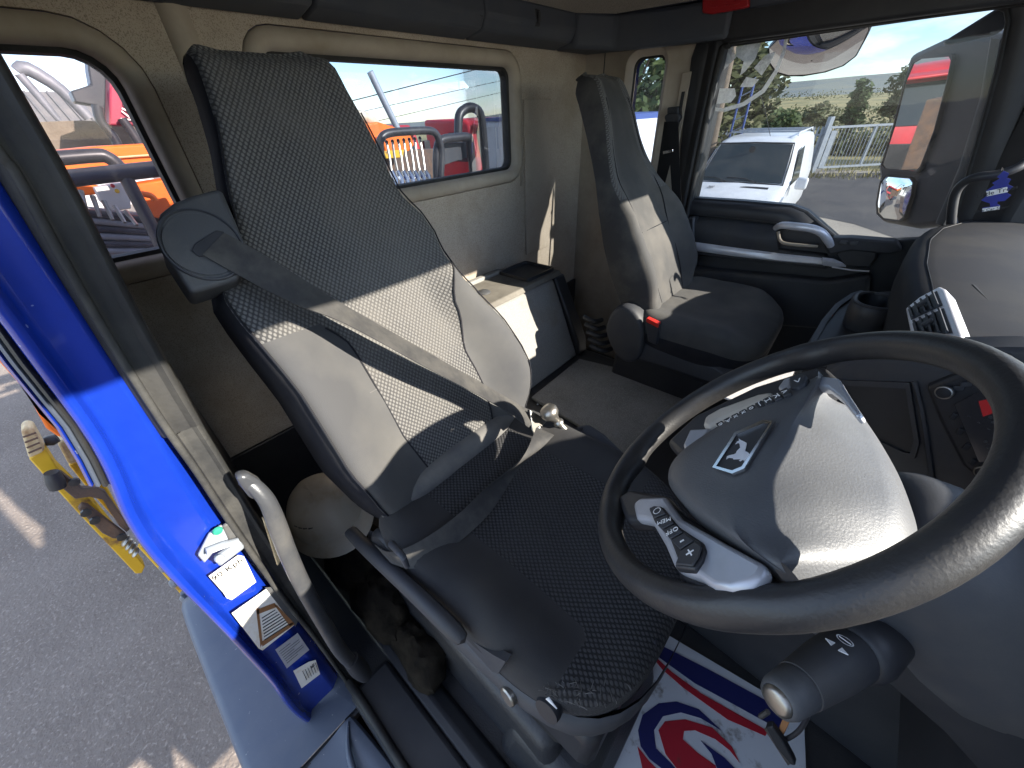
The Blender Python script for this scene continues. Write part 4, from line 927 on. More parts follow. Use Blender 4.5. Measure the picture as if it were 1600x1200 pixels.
btn = [([(-0.0643,0.2782,2.1010),(-0.0539,0.2792,2.1111),(-0.0456,0.2693,2.1173),(-0.0542,0.2638,2.1082)], None), ([(-0.0523,0.2621,2.1096),(-0.0438,0.2676,2.1187),(-0.0346,0.2569,2.1256),(-0.0414,0.2499,2.1179)], 'MEM'), ([(-0.0397,0.2484,2.1192),(-0.0330,0.2553,2.1269),(-0.0239,0.2463,2.1340),(-0.0307,0.2381,2.1261)], 'OFF'), ([(-0.0292,0.2367,2.1273),(-0.0224,0.2449,2.1351),(-0.0126,0.2375,2.1432),(-0.0192,0.2275,2.1352)], '-'), ([(-0.0178,0.2263,2.1363),(-0.0113,0.2362,2.1442),(-0.0055,0.2312,2.1490),(-0.0043,0.2223,2.1485),(-0.0052,0.2122,2.1459),(-0.0170,0.2125,2.1346)], '+')]
for pts, s in btn:
    b_ = prism('button', pts, tuple(WN*.002), 'plastic_dusty', bs, bevel=.0008)
    c = sum((V(p) for p in pts), Vector())/len(pts) + WN*.0024
    ex = V(pts[1]) - V(pts[0])
    if s: text('button_mark', s, c, -ex if len(s) > 1 else ex, WN.cross(-ex if len(s) > 1 else ex), .0075 if len(s) > 1 else .016, 'white_print', b_, .0002)
    else:
        ring_mesh('button_mark', [[c + (ex.normalized()*math.cos(t)*r + WN.cross(ex).normalized()*math.sin(t)*r) for t in [2*math.pi*q/14 for q in range(14)]] for r in (.0045, .0036)], 'white_print', b_)
# far spoke: silver ends, pale paddle and its row of buttons
spoke('spoke_trim', [(-0.0751,0.3968,2.0983),(-0.0788,0.4294,2.1005),(-0.0532,0.4205,2.1234),(-0.0567,0.3959,2.1157),(-0.0679,0.3837,2.1028)], .014, 'spoke_silver', .004)
spoke('spoke_trim', [(0.0158,0.4662,2.1945),(0.0193,0.4803,2.2004),(0.0366,0.4626,2.2138),(0.0422,0.4433,2.2158),(0.0575,0.3941,2.2218),(0.0549,0.3910,2.2187),(0.0420,0.4268,2.2127),(0.0309,0.4511,2.2063)], .012, 'spoke_silver', .004)
spoke('thumb_paddle', [(-0.0667,0.4317,2.1124),(-0.0703,0.4516,2.1125),(-0.0575,0.4634,2.1268),(-0.0243,0.4722,2.1601),(-0.0126,0.4696,2.1708),(-0.0079,0.4567,2.1731),(-0.0215,0.4480,2.1585),(-0.0493,0.4347,2.1295),(-0.0570,0.4210,2.1198)], .016, 'thumb_grip', .006)
spoke('spoke_trim', [(-0.0091,0.4661,2.1791),(-0.0070,0.4835,2.1841),(-0.0013,0.4817,2.1893),(0.0024,0.4618,2.1893),(-0.0027,0.4533,2.1830)], .010, 'spoke_silver', .003)
row = [(1116,664, 1140,653, 1136,662, 1122,668)]
A0, A1 = V([(-0.0496,0.4069,2.1411)][0]), V([(-0.0004,0.4464,2.1952)][0]); B0, B1 = V([(-0.0416,0.3930,2.1463)][0]), V([(0.0049,0.4326,2.1978)][0])
for i, s in enumerate(('o', 'A', 'x', 'x', 'o', 'J', 'H', 'K', '<')):
    a0, a1, b0, b1 = lerp(A0, A1, i/9+.008), lerp(A0, A1, (i+1)/9-.008), lerp(B0, B1, i/9+.008), lerp(B0, B1, (i+1)/9-.008)
    b_ = prism('button', [a0, a1, b1, b0], tuple(-WN*.012), 'plastic_black', sw, bevel=.001)
    text('button_mark', s, (a0+a1+b0+b1)/4 + WN*.0006, a0-a1, WN.cross(a0-a1), .0105, 'white_print', b_, .0002)
b_ = spoke('button', [(-0.0029,0.4727,2.1917),(0.0064,0.4730,2.2007),(0.0111,0.4670,2.2041),(0.0117,0.4524,2.2022),(0.0085,0.4455,2.1979),(0.0023,0.4497,2.1927)], .010, 'plastic_dusty', .002)
c = V([(0.0054,0.4589,2.1984)][0]); text('button_mark', '>', c, WV*-1+WU*.3, WU, .014, 'white_print', b_, .0002)

# ================================================================== STEERING COLUMN, STALK, KEY
colm = thing('steering_column', 'dark grey plastic steering column shroud under the wheel', 'steering column', tuple(WC - WN*.3))
DN = -WN
def col_ring(off, w, h, du=0., k=24, e=2.8):
    c = WC + DN*off + WU*du
    out = []
    for i in range(k):
        a = 2*math.pi*i/k; ca, sa = math.cos(a), math.sin(a); r = (abs(ca)**e+abs(sa)**e)**(-1/e)
        out.append(c + WV*(ca*r*w) + WU*(sa*r*h))
    return out
loft('shroud', [col_ring(.045, .05, .05), col_ring(.05, .066, .06), col_ring(.075, .074, .068, .004), col_ring(.14, .082, .078, .01), col_ring(.20, .080, .082, .016), col_ring(.215, .07, .075, .016)], 'plastic_grey', colm, smooth=60, sub=1)
loft('shroud_joint', [col_ring(.104, .0805, .0755, .0065), col_ring(.106, .082, .077, .0065), col_ring(.110, .082, .077, .0068), col_ring(.112, .0805, .0755, .0068)], 'plastic_grey', colm, smooth=30, caps=False)
loft('lower_cover', [col_ring(.205, .072, .066, .02), col_ring(.26, .07, .06, .04), col_ring(.36, .065, .055, .06), col_ring(.5, .06, .055, .07)], 'plastic_black', colm, smooth=60)
loft('shroud_base', [col_ring(.085, .05, .045, .055), col_ring(.095, .066, .06, .06), col_ring(.14, .078, .075, .075), col_ring(.24, .08, .08, .085), col_ring(.34, .07, .07, .09)], 'plastic_grey', colm, smooth=60, sub=1)
for i in range(7):
    loft('gaiter_fold', [col_ring(.17+i*.03, .052+.003*i, .045, .185, 28, 2.4), col_ring(.182+i*.03, .066+.003*i, .057, .185, 28, 2.4), col_ring(.194+i*.03, .054+.003*i, .047, .185, 28, 2.4)], 'rubber', colm, smooth=30)
s0_, s1_ = V((0.1442,0.3250,2.0331)), V((0.0838,0.2050,2.0603))
ax = (s1_-s0_); ln = ax.length; ax.normalize()
stk = thing('control_stalk', 'thick black control stalk with pale worn tip below the steering wheel', 'stalk', tuple(s0_))
lathe('collar', [(.018, -.06), (.025, -.015), (.028, ln*.12), (.0265, ln*.22), (.021, ln*.25)], s0_, tuple(ax), 'plastic_black', stk, n=28, smooth=50)
bd = lathe('body', [(.018, ln*.2), (.0222, ln*.27), (.0212, ln*.5), (.0178, ln*.80), (.0168, ln*.805)], s0_, tuple(ax), 'plastic_dusty', stk, n=32, smooth=50)
lathe('tip_sleeve', [(.016, ln*.80), (.0172, ln*.81), (.016, ln*.96), (.0142, ln*1.0), (.0118, ln*1.01), (.0105, ln*.995)], s0_, tuple(ax), 'plastic_worn', stk, n=32, smooth=50)
lathe('push_button', [(.0115, ln*.99), (.011, ln*1.02), (.008, ln*1.035), (.001, ln*1.04)], s0_, tuple(ax), 'steel_worn', stk, n=24, smooth=60)
cdir = (Vector((0, 0, 2.45)) - (s0_+ax*ln*.45)).normalized(); tn = (cdir - ax*cdir.dot(ax)).normalized()
mdir = (tn*.9 + ax.cross(tn)*.35).normalized()
mc_ = s0_ + ax*ln*.42 + mdir*.0218; sd = ax.cross(mdir)
for dlt, sg in ((-.006, 1), (.005, -1)):
    c = mc_ + ax*.008 + sd*dlt
    prism('arrow_mark', [c - sd*.003*sg, c + sd*.003*sg + ax*.003, c + sd*.003*sg - ax*.003], tuple(mdir*.0008), 'white_print', bd)
ring_mesh('horn_mark', [[mc_ - ax*.006 + sd*math.cos(t)*r*1.4 + ax*math.sin(t)*r + mdir*.0004 for t in [2*math.pi*q/18 for q in range(18)]] for r in (.0045, .0038)], 'white_print', bd)
tube('horn_mark', [mc_ - ax*.006 - sd*.0045 + mdir*.0004, mc_ - ax*.006 + sd*.0045 + mdir*.0004], .0005, 'white_print', bd, n=4)
# ignition key and fob hanging below the stalk
kt = thing('ignition_key', 'flat key with leather strap and dark fob hanging under the stalk', 'key', (0.1581,0.3600,1.7769))
prism('strap', [(0.1524,0.3450,1.7913),(0.1600,0.3450,1.7951),(0.1723,0.3450,1.7171),(0.1662,0.3450,1.7113)], (0, .004, 0), 'ink_brown', kt, bevel=.001)
tube('key_ring', [(0.1616,0.3500,1.8208),(0.1726,0.3500,1.7973),(0.1793,0.3500,1.7528),(0.1795,0.3500,1.7115),(0.1753,0.3500,1.6948)], .003, 'black_tube', kt, n=7, sm=5)
prism('fob', [(0.1494,0.3350,1.7250),(0.1531,0.3350,1.7390),(0.1739,0.3350,1.7204),(0.1945,0.3350,1.6935),(0.1994,0.3350,1.6857),(0.1965,0.3350,1.6780),(0.1723,0.3350,1.6937)], (0, .010, 0), 'plastic_black', kt, bevel=.002)
prism('key_blade', [(0.1546,0.3450,1.6956),(0.1552,0.3450,1.7072),(0.2012,0.3450,1.6585),(0.2013,0.3450,1.6462)], (0, .003, 0), 'steel_worn', kt, bevel=.0008)
tube('key_bow', [(0.1641,0.4000,1.6056),(0.1657,0.4000,1.6375)], .004, 'steel_worn', kt, n=6)

# ================================================================== DASHBOARD
db = thing('dashboard', 'dark dusty dashboard with vents, cup holder and centre console', 'dashboard', (.4, .9, 1.6))
xr_tab = [(-.06, .42), (.10, .40), (.2, .36), (.62, .33), (.74, .20), (.80, .150), (.90, .122), (1.26, .105), (1.5, .112), (1.66, .140), (1.78, .19), (1.85, .23)]
rings = []
for y in [-.06, .1, .2, .3, .45, .6, .68, .74, .79, .85, .95, 1.1, 1.26, 1.4, 1.55, 1.66, 1.74, 1.8, 1.84]:
    x = interp(xr_tab, y)
    zt_ = 2.135 if y > .7 else 2.12
    lowx = x + (.07 if y > 1.35 or y < .7 else .03)
    rings.append([(.78, y, 1.5), (lowx+.05, y, 1.5), (lowx, y, 1.80), (x+.02, y, 1.98), (x+.004, y, 2.05), (x, y, zt_-.03), (x+.002, y, zt_-.012), (x+.010, y, zt_-.002), (x+.05, y, zt_+.006), (x+.12, y, zt_+.010), (x+.25, y, zt_), (.74, y, 2.05), (.78, y, 2.03)])
loft('dash_body', rings, 'dash_top', db, smooth=50)
tube('pad_seam', [(interp(xr_tab, y)+.034, y, 2.1385) for y in [.86+.05*i for i in range(20)]], .0009, 'plastic_black', db, n=5)
# raised cover panel on the top
prism('top_cover', [(.20, 1.13, 2.1395), (.26, .80, 2.1395), (.60, .70, 2.083), (.60, 1.2, 2.083)], (0, 0, .005), 'dash_top', db, bevel=.003)
# instrument hood in front of the driver
rings = []
for y in (.12, .2, .32, .45, .58, .70, .78, .82):
    s = max(0., math.sin(math.pi*min(1, max(0, (y-.10)/.74))))**.35
    rings.append([(.37, y, 2.09), (.345, y, 2.10+.125*s), (.36, y, 2.11+.155*s), (.45, y, 2.11+.155*s), (.56, y, 2.10+.10*s), (.62, y, 2.07)])
loft('instrument_hood', rings, 'plastic_black', db, smooth=60)
# twin air vent
VNN = Vector((-.78, -.1, .62)).normalized()
fr = prism('vent', [(0.1131,0.9685,2.1276),(0.1246,0.9905,2.1456),(0.1421,0.9965,2.1685),(0.1470,0.9760,2.1714),(0.1645,0.7929,2.1639),(0.1608,0.7881,2.1584),(0.1261,0.8401,2.1231)], tuple(-VNN*.03), 'silver_trim', db, bevel=.003)
for o in ([(0.1166,0.9556,2.1306),(0.1404,0.9786,2.1643),(0.1473,0.9132,2.1625),(0.1220,0.9087,2.1299)], [(0.1240,0.8920,2.1298),(0.1487,0.8995,2.1620),(0.1580,0.8056,2.1585),(0.1292,0.8438,2.1285)]):
    prism('duct', o, tuple(VNN*.001), 'plastic_black', fr)
    a0, a1, b1, b0 = [V(p) for p in o]
    for i in range(5):
        t = (i+.5)/5
        p, q = lerp(a0, a1, t), lerp(b0, b1, t)
        obox('slat', lerp(p, q, .5)+VNN*.003, (q-p)*.48, VNN*.0035, (q-p).normalized().cross(VNN)*.0013, 'plastic_grey', fr)
    obox('vane_knob', lerp(lerp(a0, b0, .5), lerp(a1, b1, .5), .5)+VNN*.007, (a1-a0).normalized()*.007, VNN*.003, (b0-a0).normalized()*.005, 'plastic_black', fr, bevel=.0015)
# console side facing the driver: panel, tray, radio unit
cp = prism('console_side', [(0.0398,0.7900,2.0442),(0.0646,0.7856,2.0897),(0.1204,0.7692,2.1324),(0.1640,0.7554,2.1574),(0.2108,0.7403,2.1808),(0.2615,0.7227,2.1940),(0.2936,0.7072,2.1626),(0.3724,0.6543,1.9458),(0.3622,0.6428,1.8042),(0.2698,0.6797,1.8231),(0.2073,0.7086,1.8736),(0.1024,0.7614,1.9973)], (.0, .05, 0), 'plastic_grey', db, bevel=.006)
to = [(0.0630,0.7848,2.0470),(0.1425,0.7595,2.0897),(0.1887,0.7334,2.0090),(0.1948,0.7283,1.9830),(0.1867,0.7309,1.9785),(0.1430,0.7471,1.9769),(0.0806,0.7765,2.0316)]
tn_ = Vector((-.35, -.93, .1)).normalized()
ti = [lerp(p, sum((V(q) for q in to), Vector())/len(to), .14) for p in to]
tt = ring_mesh('tray', [to, [V(p)+tn_*.010 for p in to], [V(p)+tn_*.010 for p in ti], [V(p)+tn_*.0035 for p in ti]], 'plastic_grey', db, smooth=30)
prism('tray_floor', [V(p)+tn_*.0038 for p in ti], tuple(-tn_*.0005), 'plastic_black', tt)
tube('edge_line', [(0.1429,0.7522,2.0940),(0.1670,0.7394,2.0588),(0.2153,0.7120,1.9732),(0.2787,0.6757,1.8575)], .0035, 'plastic_grey', db, n=6, sm=3)
obox('blank_switch', [(0.2009,0.7121,1.9239)][0], (.008, 0, -.012), (0, .004, 0), (.008, 0, .006), 'plastic_black', db, bevel=.002)
ru = prism('radio', [(0.1566,0.7387,2.0957),(0.1759,0.7351,2.1297),(0.2028,0.7296,2.1726),(0.2554,0.7048,2.1260),(0.2831,0.6903,2.0881),(0.2737,0.6837,1.9945),(0.2322,0.7012,2.0114),(0.1889,0.7223,2.0566)], (0, .03, 0), 'plastic_black', db, bevel=.004)
prism('display', [(0.1887,0.7233,2.0896),(0.2103,0.7212,2.1463),(0.2593,0.6979,2.1011),(0.2648,0.6916,2.0616),(0.2402,0.6973,2.0281)], tuple(tn_*.0008), 'screen_dark', ru)
prism('display_icon', [(0.2041,0.7179,2.1062),(0.2113,0.7162,2.1161),(0.2222,0.7105,2.1010),(0.2160,0.7116,2.0892)], tuple(tn_*.0004), 'screen_red', ru)
for i, (a, b) in enumerate((((1560,606), (1592,650)), ((1566,604), (1598,648)), ((1508,640), (1520,660)))): pass
for pts in ([(0.2094,0.7183,2.1289),(0.2391,0.7045,2.1050)], [(0.2113,0.7179,2.1321),(0.2311,0.7087,2.1154)]):
    tube('display_text', pts, .0009, 'plastic_worn', ru, n=4)
for i in range(5):
    c = lerp([(0.2047,0.7150,2.0820)][0], [(0.2467,0.6980,2.0710)][0], i/4)
    tube('display_text', [c, c + Vector((.007, 0, -.001))], .0007, 'plastic_worn', ru, n=4)
for q in [(0.2216,0.7098,2.0922),(0.2262,0.7075,2.0872),(0.2321,0.7022,2.0590),(0.2380,0.6994,2.0526)]:
    lathe('display_icon', [(.002, 0), (.002, .0003)], q, tuple(tn_), 'plastic_worn', ru, n=6)
for q, r in (([(0.1745,0.7306,2.1027)][0], .0095), ([(0.2500,0.6934,2.0213)][0], .0095)):
    k_ = lathe('knob', [(r*.95, 0), (r, .006), (r*.9, .011), (r*.3, .012), (.0005, .012)], q, tuple(tn_), 'plastic_black', ru, n=24)
    lathe('knob_ring', [(r*1.02, .008), (r*.98, .0118), (r*.82, .0122), (r*.80, .0118)], q, tuple(tn_), 'steel_worn', k_, n=24, caps=False)
for i in range(5):
    c = lerp([(0.1821,0.7288,2.1129)][0], [(0.1962,0.7270,2.1455)][0], i/4)
    obox('radio_key', c, (.0048, 0, .002), (0, .002, 0), (-.001, 0, .0035), 'plastic_grey', ru, bevel=.001)
for i in range(4):
    c = lerp([(0.1946,0.7198,2.0735)][0], [(0.2360,0.6989,2.0239)][0], i/3)
    obox('radio_key', c, (.003, 0, 0), (0, .002, 0), (0, 0, .005), 'plastic_dusty', ru, bevel=.001)
# centre console with cup holder
loft('console_rail', [[V(p), V(p)+Vector((0, 0, -.02)), V(p)+Vector((.012, -.005, -.02)), V(p)+Vector((.012, -.005, .0))] for p in [(0.0051,0.9783,1.9800),(0.0016,1.0813,1.9800),(0.0053,1.2063,1.9800),(0.0182,1.3427,1.9800),(0.0435,1.4586,1.9800),(0.0624,1.5028,1.9800)]], 'plastic_grey', db, smooth=50)
prism('console_body', [V(p) for p in [(0.0028,0.9790,1.9720),(-0.0007,1.0979,1.9720),(0.0054,1.2269,1.9720),(0.0193,1.3716,1.9720),(0.0509,1.4944,1.9720),(0.1578,1.6014,1.9720),(0.1819,1.1157,1.9720),(0.0901,0.9955,1.9720)]], (0, 0, -.4), 'plastic_black', db, bevel=.01)
cuh = [(0.0894,1.2575,2.0300)][0]
def oval(c, rx, ry, z, n=32, e=2.6):
    o = []
    for i in range(n):
        a = 2*math.pi*i/n; ca, sa = math.cos(a), math.sin(a); r = (abs(ca)**e+abs(sa)**e)**(-1/e); o.append((c[0]+ca*r*rx, c[1]+sa*r*ry, z))
    return o
ch = ring_mesh('cup_holder', [oval(cuh, .040, .058, 1.96), oval(cuh, .046, .064, 2.01), oval(cuh, .047, .065, 2.032), oval(cuh, .043, .061, 2.038), oval(cuh, .034, .050, 2.036), oval(cuh, .032, .048, 2.02), oval(cuh, .030, .045, 1.96)], 'plastic_black', db, smooth=60)
ring_mesh('cup_rim', [oval(cuh, .0425, .0605, 2.0385), oval(cuh, .040, .057, 2.0405), oval(cuh, .0365, .0525, 2.0405), oval(cuh, .0345, .0505, 2.037)], 'plastic_worn', ch, smooth=60)
lathe('console_button', [(.02, 0), (.02, .005), (.015, .008), (.001, .009)], (0.1160,1.1128,1.9750), (0, 0, 1), 'silver_trim', db, n=20)
# knee panels and lower trim below the column
prism('knee_panel', [(.30, .0, 1.95), (.36, .0, 1.55), (.5, .0, 1.35), (.6, .0, 1.35), (.6, .0, 2.0)], (0, .66, 0), 'plastic_black', db, bevel=.02)
prism('footwell_side', [(.05, .665, 1.23), (.70, .62, 1.23), (.70, .66, 1.9), (.22, .70, 1.9), (.10, .70, 1.55)], (0, .02, 0), 'plastic_black', db, bevel=.006)
prism('lower_shelf', [(0.4146,0.6033,1.4500),(0.6038,0.7353,1.4500),(0.5942,0.6600,1.4500),(0.4120,0.5227,1.4500)], (0, 0, -.03), 'plastic_grey', db, bevel=.006)
prism('switch_plate', [(0.2938,0.6000,1.9451),(0.2985,0.6000,1.9659),(0.3293,0.6000,1.9255),(0.3264,0.6000,1.8956)], (0, .01, 0), 'plastic_black', db, bevel=.003)
text('switch_mark', '5 (/)', (0.3123,0.5980,1.9309), V((0.3217,0.5980,1.9184))-V((0.3022,0.5980,1.9423)), V((0.3109,0.5980,1.9404))-V((0.3107,0.5980,1.9272)), .014, 'plastic_worn', db, .0003)
# parking-brake lever console beside the driver seat
pk = thing('parking_brake', 'small chrome-knobbed lever on a grey console beside the driver seat', 'lever', (-0.3280,0.6699,1.7200))
prism('console', [(-0.3221,0.4843,1.8650),(-0.3318,0.5271,1.8650),(-0.3353,0.5789,1.8650),(-0.3147,0.6009,1.8650),(-0.2700,0.5924,1.8650),(-0.1886,0.5588,1.8650),(-0.2220,0.5318,1.8650),(-0.2831,0.5060,1.8650)], (0, 0, -.10), 'plastic_grey', pk, bevel=.012, seg=3)
prism('lever_slot', [(-0.3221,0.5153,1.8680),(-0.3287,0.5631,1.8680),(-0.3152,0.5739,1.8680),(-0.3048,0.5394,1.8680)], (0, 0, -.003), 'plastic_black', pk)
p0, p1 = V((-0.3257,0.5388,1.8600)), V((-0.3686,0.5134,1.9250))
ax = (p1-p0).normalized(); ln = (p1-p0).length
lathe('lever', [(.010, 0), (.008, ln*.35), (.007, ln*.5), (.012, ln*.55), (.012, ln*.6), (.008, ln*.66), (.011, ln*.78), (.019, ln*.90), (.021, ln*1.02), (.016, ln*1.14), (.002, ln*1.18)], p0, tuple(ax), 'steel_worn', pk, n=20, smooth=50)

# ================================================================== FLOOR MAT WITH PRINTED SWIRL
fm_ = thing('floor_mat', 'white protective floor mat printed with a red and blue swirl, mud-stained', 'mat', (0.1126,0.4267,1.2240))
prism('sheet', [(-0.0291,0.6045,1.2285),(0.3161,0.6490,1.2285),(0.3519,0.4715,1.2285),(-0.0525,0.1220,1.2285)], (0, 0, -.003), 'mat_white', fm_)
prism('print_band', [(-0.0190,0.5679,1.2300),(0.1185,0.5985,1.2300),(0.2735,0.6282,1.2300),(0.2825,0.5827,1.2300),(0.1933,0.5646,1.2300),(0.0919,0.5431,1.2300),(0.0273,0.5398,1.2300),(-0.0258,0.5377,1.2300)], (0, 0, -.0012), 'mat_blue', fm_)
prism('print_stripe', [(-0.0239,0.5294,1.2300),(-0.0133,0.5344,1.2300),(0.0387,0.5288,1.2300),(0.1118,0.5321,1.2300),(0.1976,0.5488,1.2300),(0.2575,0.5612,1.2300),(0.2552,0.5473,1.2300),(0.1790,0.5219,1.2300),(0.0730,0.5146,1.2300),(0.0172,0.5180,1.2300)], (0, 0, -.0012), 'mat_red', fm_)
prism('print_line', [(-0.0345,0.5364,1.2300),(-0.0312,0.5372,1.2300),(-0.0197,0.2372,1.2300),(-0.0219,0.2353,1.2300)], (0, 0, -.0012), 'mat_blue', fm_)
prism('print_swirl', [(0.0236,0.3624,1.2300),(0.0190,0.3962,1.2300),(0.0393,0.4431,1.2300),(0.0718,0.4758,1.2300),(0.1195,0.4966,1.2300),(0.1737,0.4910,1.2300),(0.1291,0.4823,1.2300),(0.0884,0.4620,1.2300),(0.0581,0.4264,1.2300),(0.0526,0.3873,1.2300),(0.0695,0.3601,1.2300),(0.1022,0.3584,1.2300),(0.1269,0.3552,1.2300),(0.1019,0.3377,1.2300),(0.0662,0.3331,1.2300),(0.0409,0.3400,1.2300)], (0, 0, -.0012), 'mat_blue', fm_)
prism('print_swirl', [(0.0607,0.3943,1.2300),(0.0656,0.4201,1.2300),(0.1017,0.4558,1.2300),(0.1561,0.4821,1.2300),(0.2020,0.4768,1.2300),(0.2232,0.4597,1.2300),(0.1992,0.4672,1.2300),(0.1686,0.4657,1.2300),(0.1266,0.4507,1.2300),(0.1074,0.4327,1.2300),(0.1108,0.4160,1.2300),(0.1451,0.4150,1.2300),(0.1832,0.4198,1.2300),(0.1981,0.3981,1.2300),(0.1451,0.3524,1.2300),(0.0903,0.3651,1.2300)], (0, 0, -.0012), 'mat_red', fm_)
prism('print_swirl', [(0.1433,0.4409,1.2304),(0.1943,0.4459,1.2304),(0.2224,0.4426,1.2304),(0.1901,0.4149,1.2304),(0.1702,0.4336,1.2304)], (0, 0, -.0012), 'mat_blue', fm_)
prism('print_swirl', [(0.0353,0.3351,1.2300),(0.0680,0.3291,1.2300),(0.0996,0.3291,1.2300),(0.0672,0.3012,1.2300)], (0, 0, -.0012), 'mat_red', fm_)

# ================================================================== LOOSE THINGS BY THE NEAR DOORWAY
gr = thing('grab_handle', 'worn grey grab handle curving up inside the open driver doorway', 'handle', (-.5, .01, 1.4))
gp = [(-0.5550,0.0092,2.0309), (-0.5450,0.0153,2.0156), (-0.5350,0.0178,1.9854), (-0.5300,0.0114,1.9352), (-0.5250,0.0027,1.8753), (-0.5200,-0.0057,1.7943), (-0.5150,-0.0124,1.6805), (-0.5100,-0.0179,1.5505), (-0.5050,-0.0131,1.4497)]
tube('bar', gp, [.010, .011, .0125, .0145, .0145, .014, .014, .014, .012], 'handle_grey', gr, n=14, sm=6, flat=.8)
prism('upper_mount', [(-0.5600,0.0032,2.0492),(-0.5600,0.0169,2.0455),(-0.5600,0.0267,2.0171),(-0.5600,0.0162,1.9912),(-0.5600,0.0026,1.9983),(-0.5600,0.0013,2.0288)], (.02, 0, 0), 'handle_grey', gr, bevel=.006)
tube('lower_foot', [(-0.5100,-0.0130,1.4913), (-0.5050,-0.0107,1.4364), (-0.5000,-0.0080,1.4004)], [.016, .019, .014], 'plastic_black', gr, n=12, sm=4)
prism('mount_plate', [(-0.5750,0.0016,1.9320),(-0.5750,0.0086,1.9139),(-0.5750,-0.0103,1.8214),(-0.5750,-0.0201,1.8136)], (.006, 0, 0), 'cream_paint', gr, bevel=.002)

hh = thing('hard_hat', 'dirty white hard hat lying on the floor behind the driver seat', 'hard hat', (-.86, .13, 1.5))
hc_ = Vector((-.86, .135, 1.555)); hz = Vector((-.05, -.16, .98)).normalized(); hx = Vector((1, 0, .05)); hx = (hx-hz*hx.dot(hz)).normalized(); hy = hz.cross(hx)
rg = []
for t in [i/12 for i in range(13)]:
    a = t*math.pi/2; r = math.cos(a)**.85 if t < 1 else .01; h = math.sin(a)
    ring = []
    for i in range(40):
        b = 2*math.pi*i/40
        rid = 1 + .025*math.exp(-((math.sin(b))/.22)**2)*(1-t*.3)
        ring.append(hc_ + hx*math.cos(b)*.118*r + hy*math.sin(b)*.098*r + hz*(h*.102*rid))
    rg.append(ring)
shl = loft('shell', rg, 'hat_white', hh, smooth=70)
rg = [[hc_ + hx*math.cos(b)*(.118+d + (.03 if math.cos(b) > 0 else 0)*d/.02*max(0, math.cos(b))) + hy*math.sin(b)*(.098+d) + hz*z for b in [2*math.pi*i/40 for i in range(40)]] for d, z in ((-.004, .012), (.004, .004), (.016, -.006), (.018, -.012), (.012, -.014), (-.006, -.004))]
ring_mesh('brim', rg, 'hat_white', hh, smooth=60)
for i in range(4):
    a = -1.25 + i*.17; c = hc_ + hx*math.cos(a)*.094 + hy*math.sin(a)*.078 + hz*.060
    obox('vent_slot', c, (hx*-math.sin(a) + hy*math.cos(a))*.006, hz*.0022 , (hx*math.cos(a)+hy*math.sin(a))*.004, 'plastic_black', shl)
def crumple(name, c, rx, ry, rz, mat, parent, seed, amp=.35, fr_=9., nu=34, nv=22):
    rg = []
    for j in range(nv+1):
        th = math.pi*j/nv; ring = []
        for i in range(nu):
            ph = 2*math.pi*i/nu; d = Vector((math.sin(th)*math.cos(ph), math.sin(th)*math.sin(ph), math.cos(th)))
            q = Vector((d.x*rx, d.y*ry, d.z*rz))
            k = 1 + amp*noise.noise(q*fr_ + Vector((seed, 0, 0))) - amp*.8*abs(noise.noise(q*fr_*2.3 + Vector((0, seed, 0))))
            ring.append(V(c) + q*k)
        rg.append(ring)
    return loft(name, rg, mat, parent, smooth=60)
rag = thing('dirty_rag', 'crumpled muddy brown rags on the floor below the white hard hat', 'rag', (-.62, .1, 1.25))
crumple('cloth', (-.66, .125, 1.34), .13, .07, .10, 'dirt_dark', rag, 3., .35, 11)
crumple('cloth', (-.50, .12, 1.30), .11, .06, .07, 'dirt_dark', rag, 8., .4, 12)
crumple('cloth', (-.80, .14, 1.40), .12, .09, .10, 'dirt_dark', rag, 14., .35, 10)


# ================================================================== PASSENGER DOOR
dr = thing('passenger_door', 'black far-side door with big window, silver strip and grab handle', 'door', (-.1, 1.88, 1.25))
inn = [(-0.5968,1.8650,2.1267),(-0.6151,1.8650,2.2926),(-0.6318,1.8650,2.4817),(-0.6358,1.8650,2.5798),(-0.6237,1.8650,2.6107),(-0.5841,1.8650,2.6239),(-0.2916,1.8650,2.6274),(-0.0733,1.8650,2.6303),(0.0373,1.8650,2.6315),(0.0607,1.8650,2.6306),(0.0801,1.8650,2.6208),(0.0949,1.8650,2.5972),(0.1249,1.8650,2.4973),(0.1562,1.8650,2.3676),(0.1924,1.8650,2.2051),(0.2097,1.8650,2.1148),(0.2029,1.8650,2.0709)]
out = [(-0.6626,1.8650,2.0691),(-0.6883,1.8650,2.2915),(-0.7057,1.8650,2.4856),(-0.7128,1.8650,2.6013),(-0.7011,1.8650,2.6504),(-0.6439,1.8650,2.6712),(-0.3067,1.8650,2.6684),(-0.0918,1.8650,2.6724),(0.0216,1.8650,2.6765),(0.0650,1.8650,2.6785),(0.1161,1.8650,2.6546),(0.1469,1.8650,2.6184),(0.1903,1.8650,2.4921),(0.2241,1.8650,2.3666),(0.2635,1.8650,2.2099),(0.2852,1.8650,2.1235),(0.2912,1.8650,2.0676)]
wf = loft('window_frame', [[V(o)+Vector((0, -.01, 0)), V(o)+Vector((0, .04, 0)), V(i)+Vector((0, .04, 0)), V(i)+Vector((0, -.004, 0)), lerp(i, o, .25)+Vector((0, -.016, 0)), lerp(i, o, .6)+Vector((0, -.02, 0))] for o, i in zip(out, inn)], 'plastic_black', dr, smooth=50)
tube('window_seal', [V(p)+Vector((0, -.002, 0)) for p in inn], .006, 'rubber', wf, n=8)
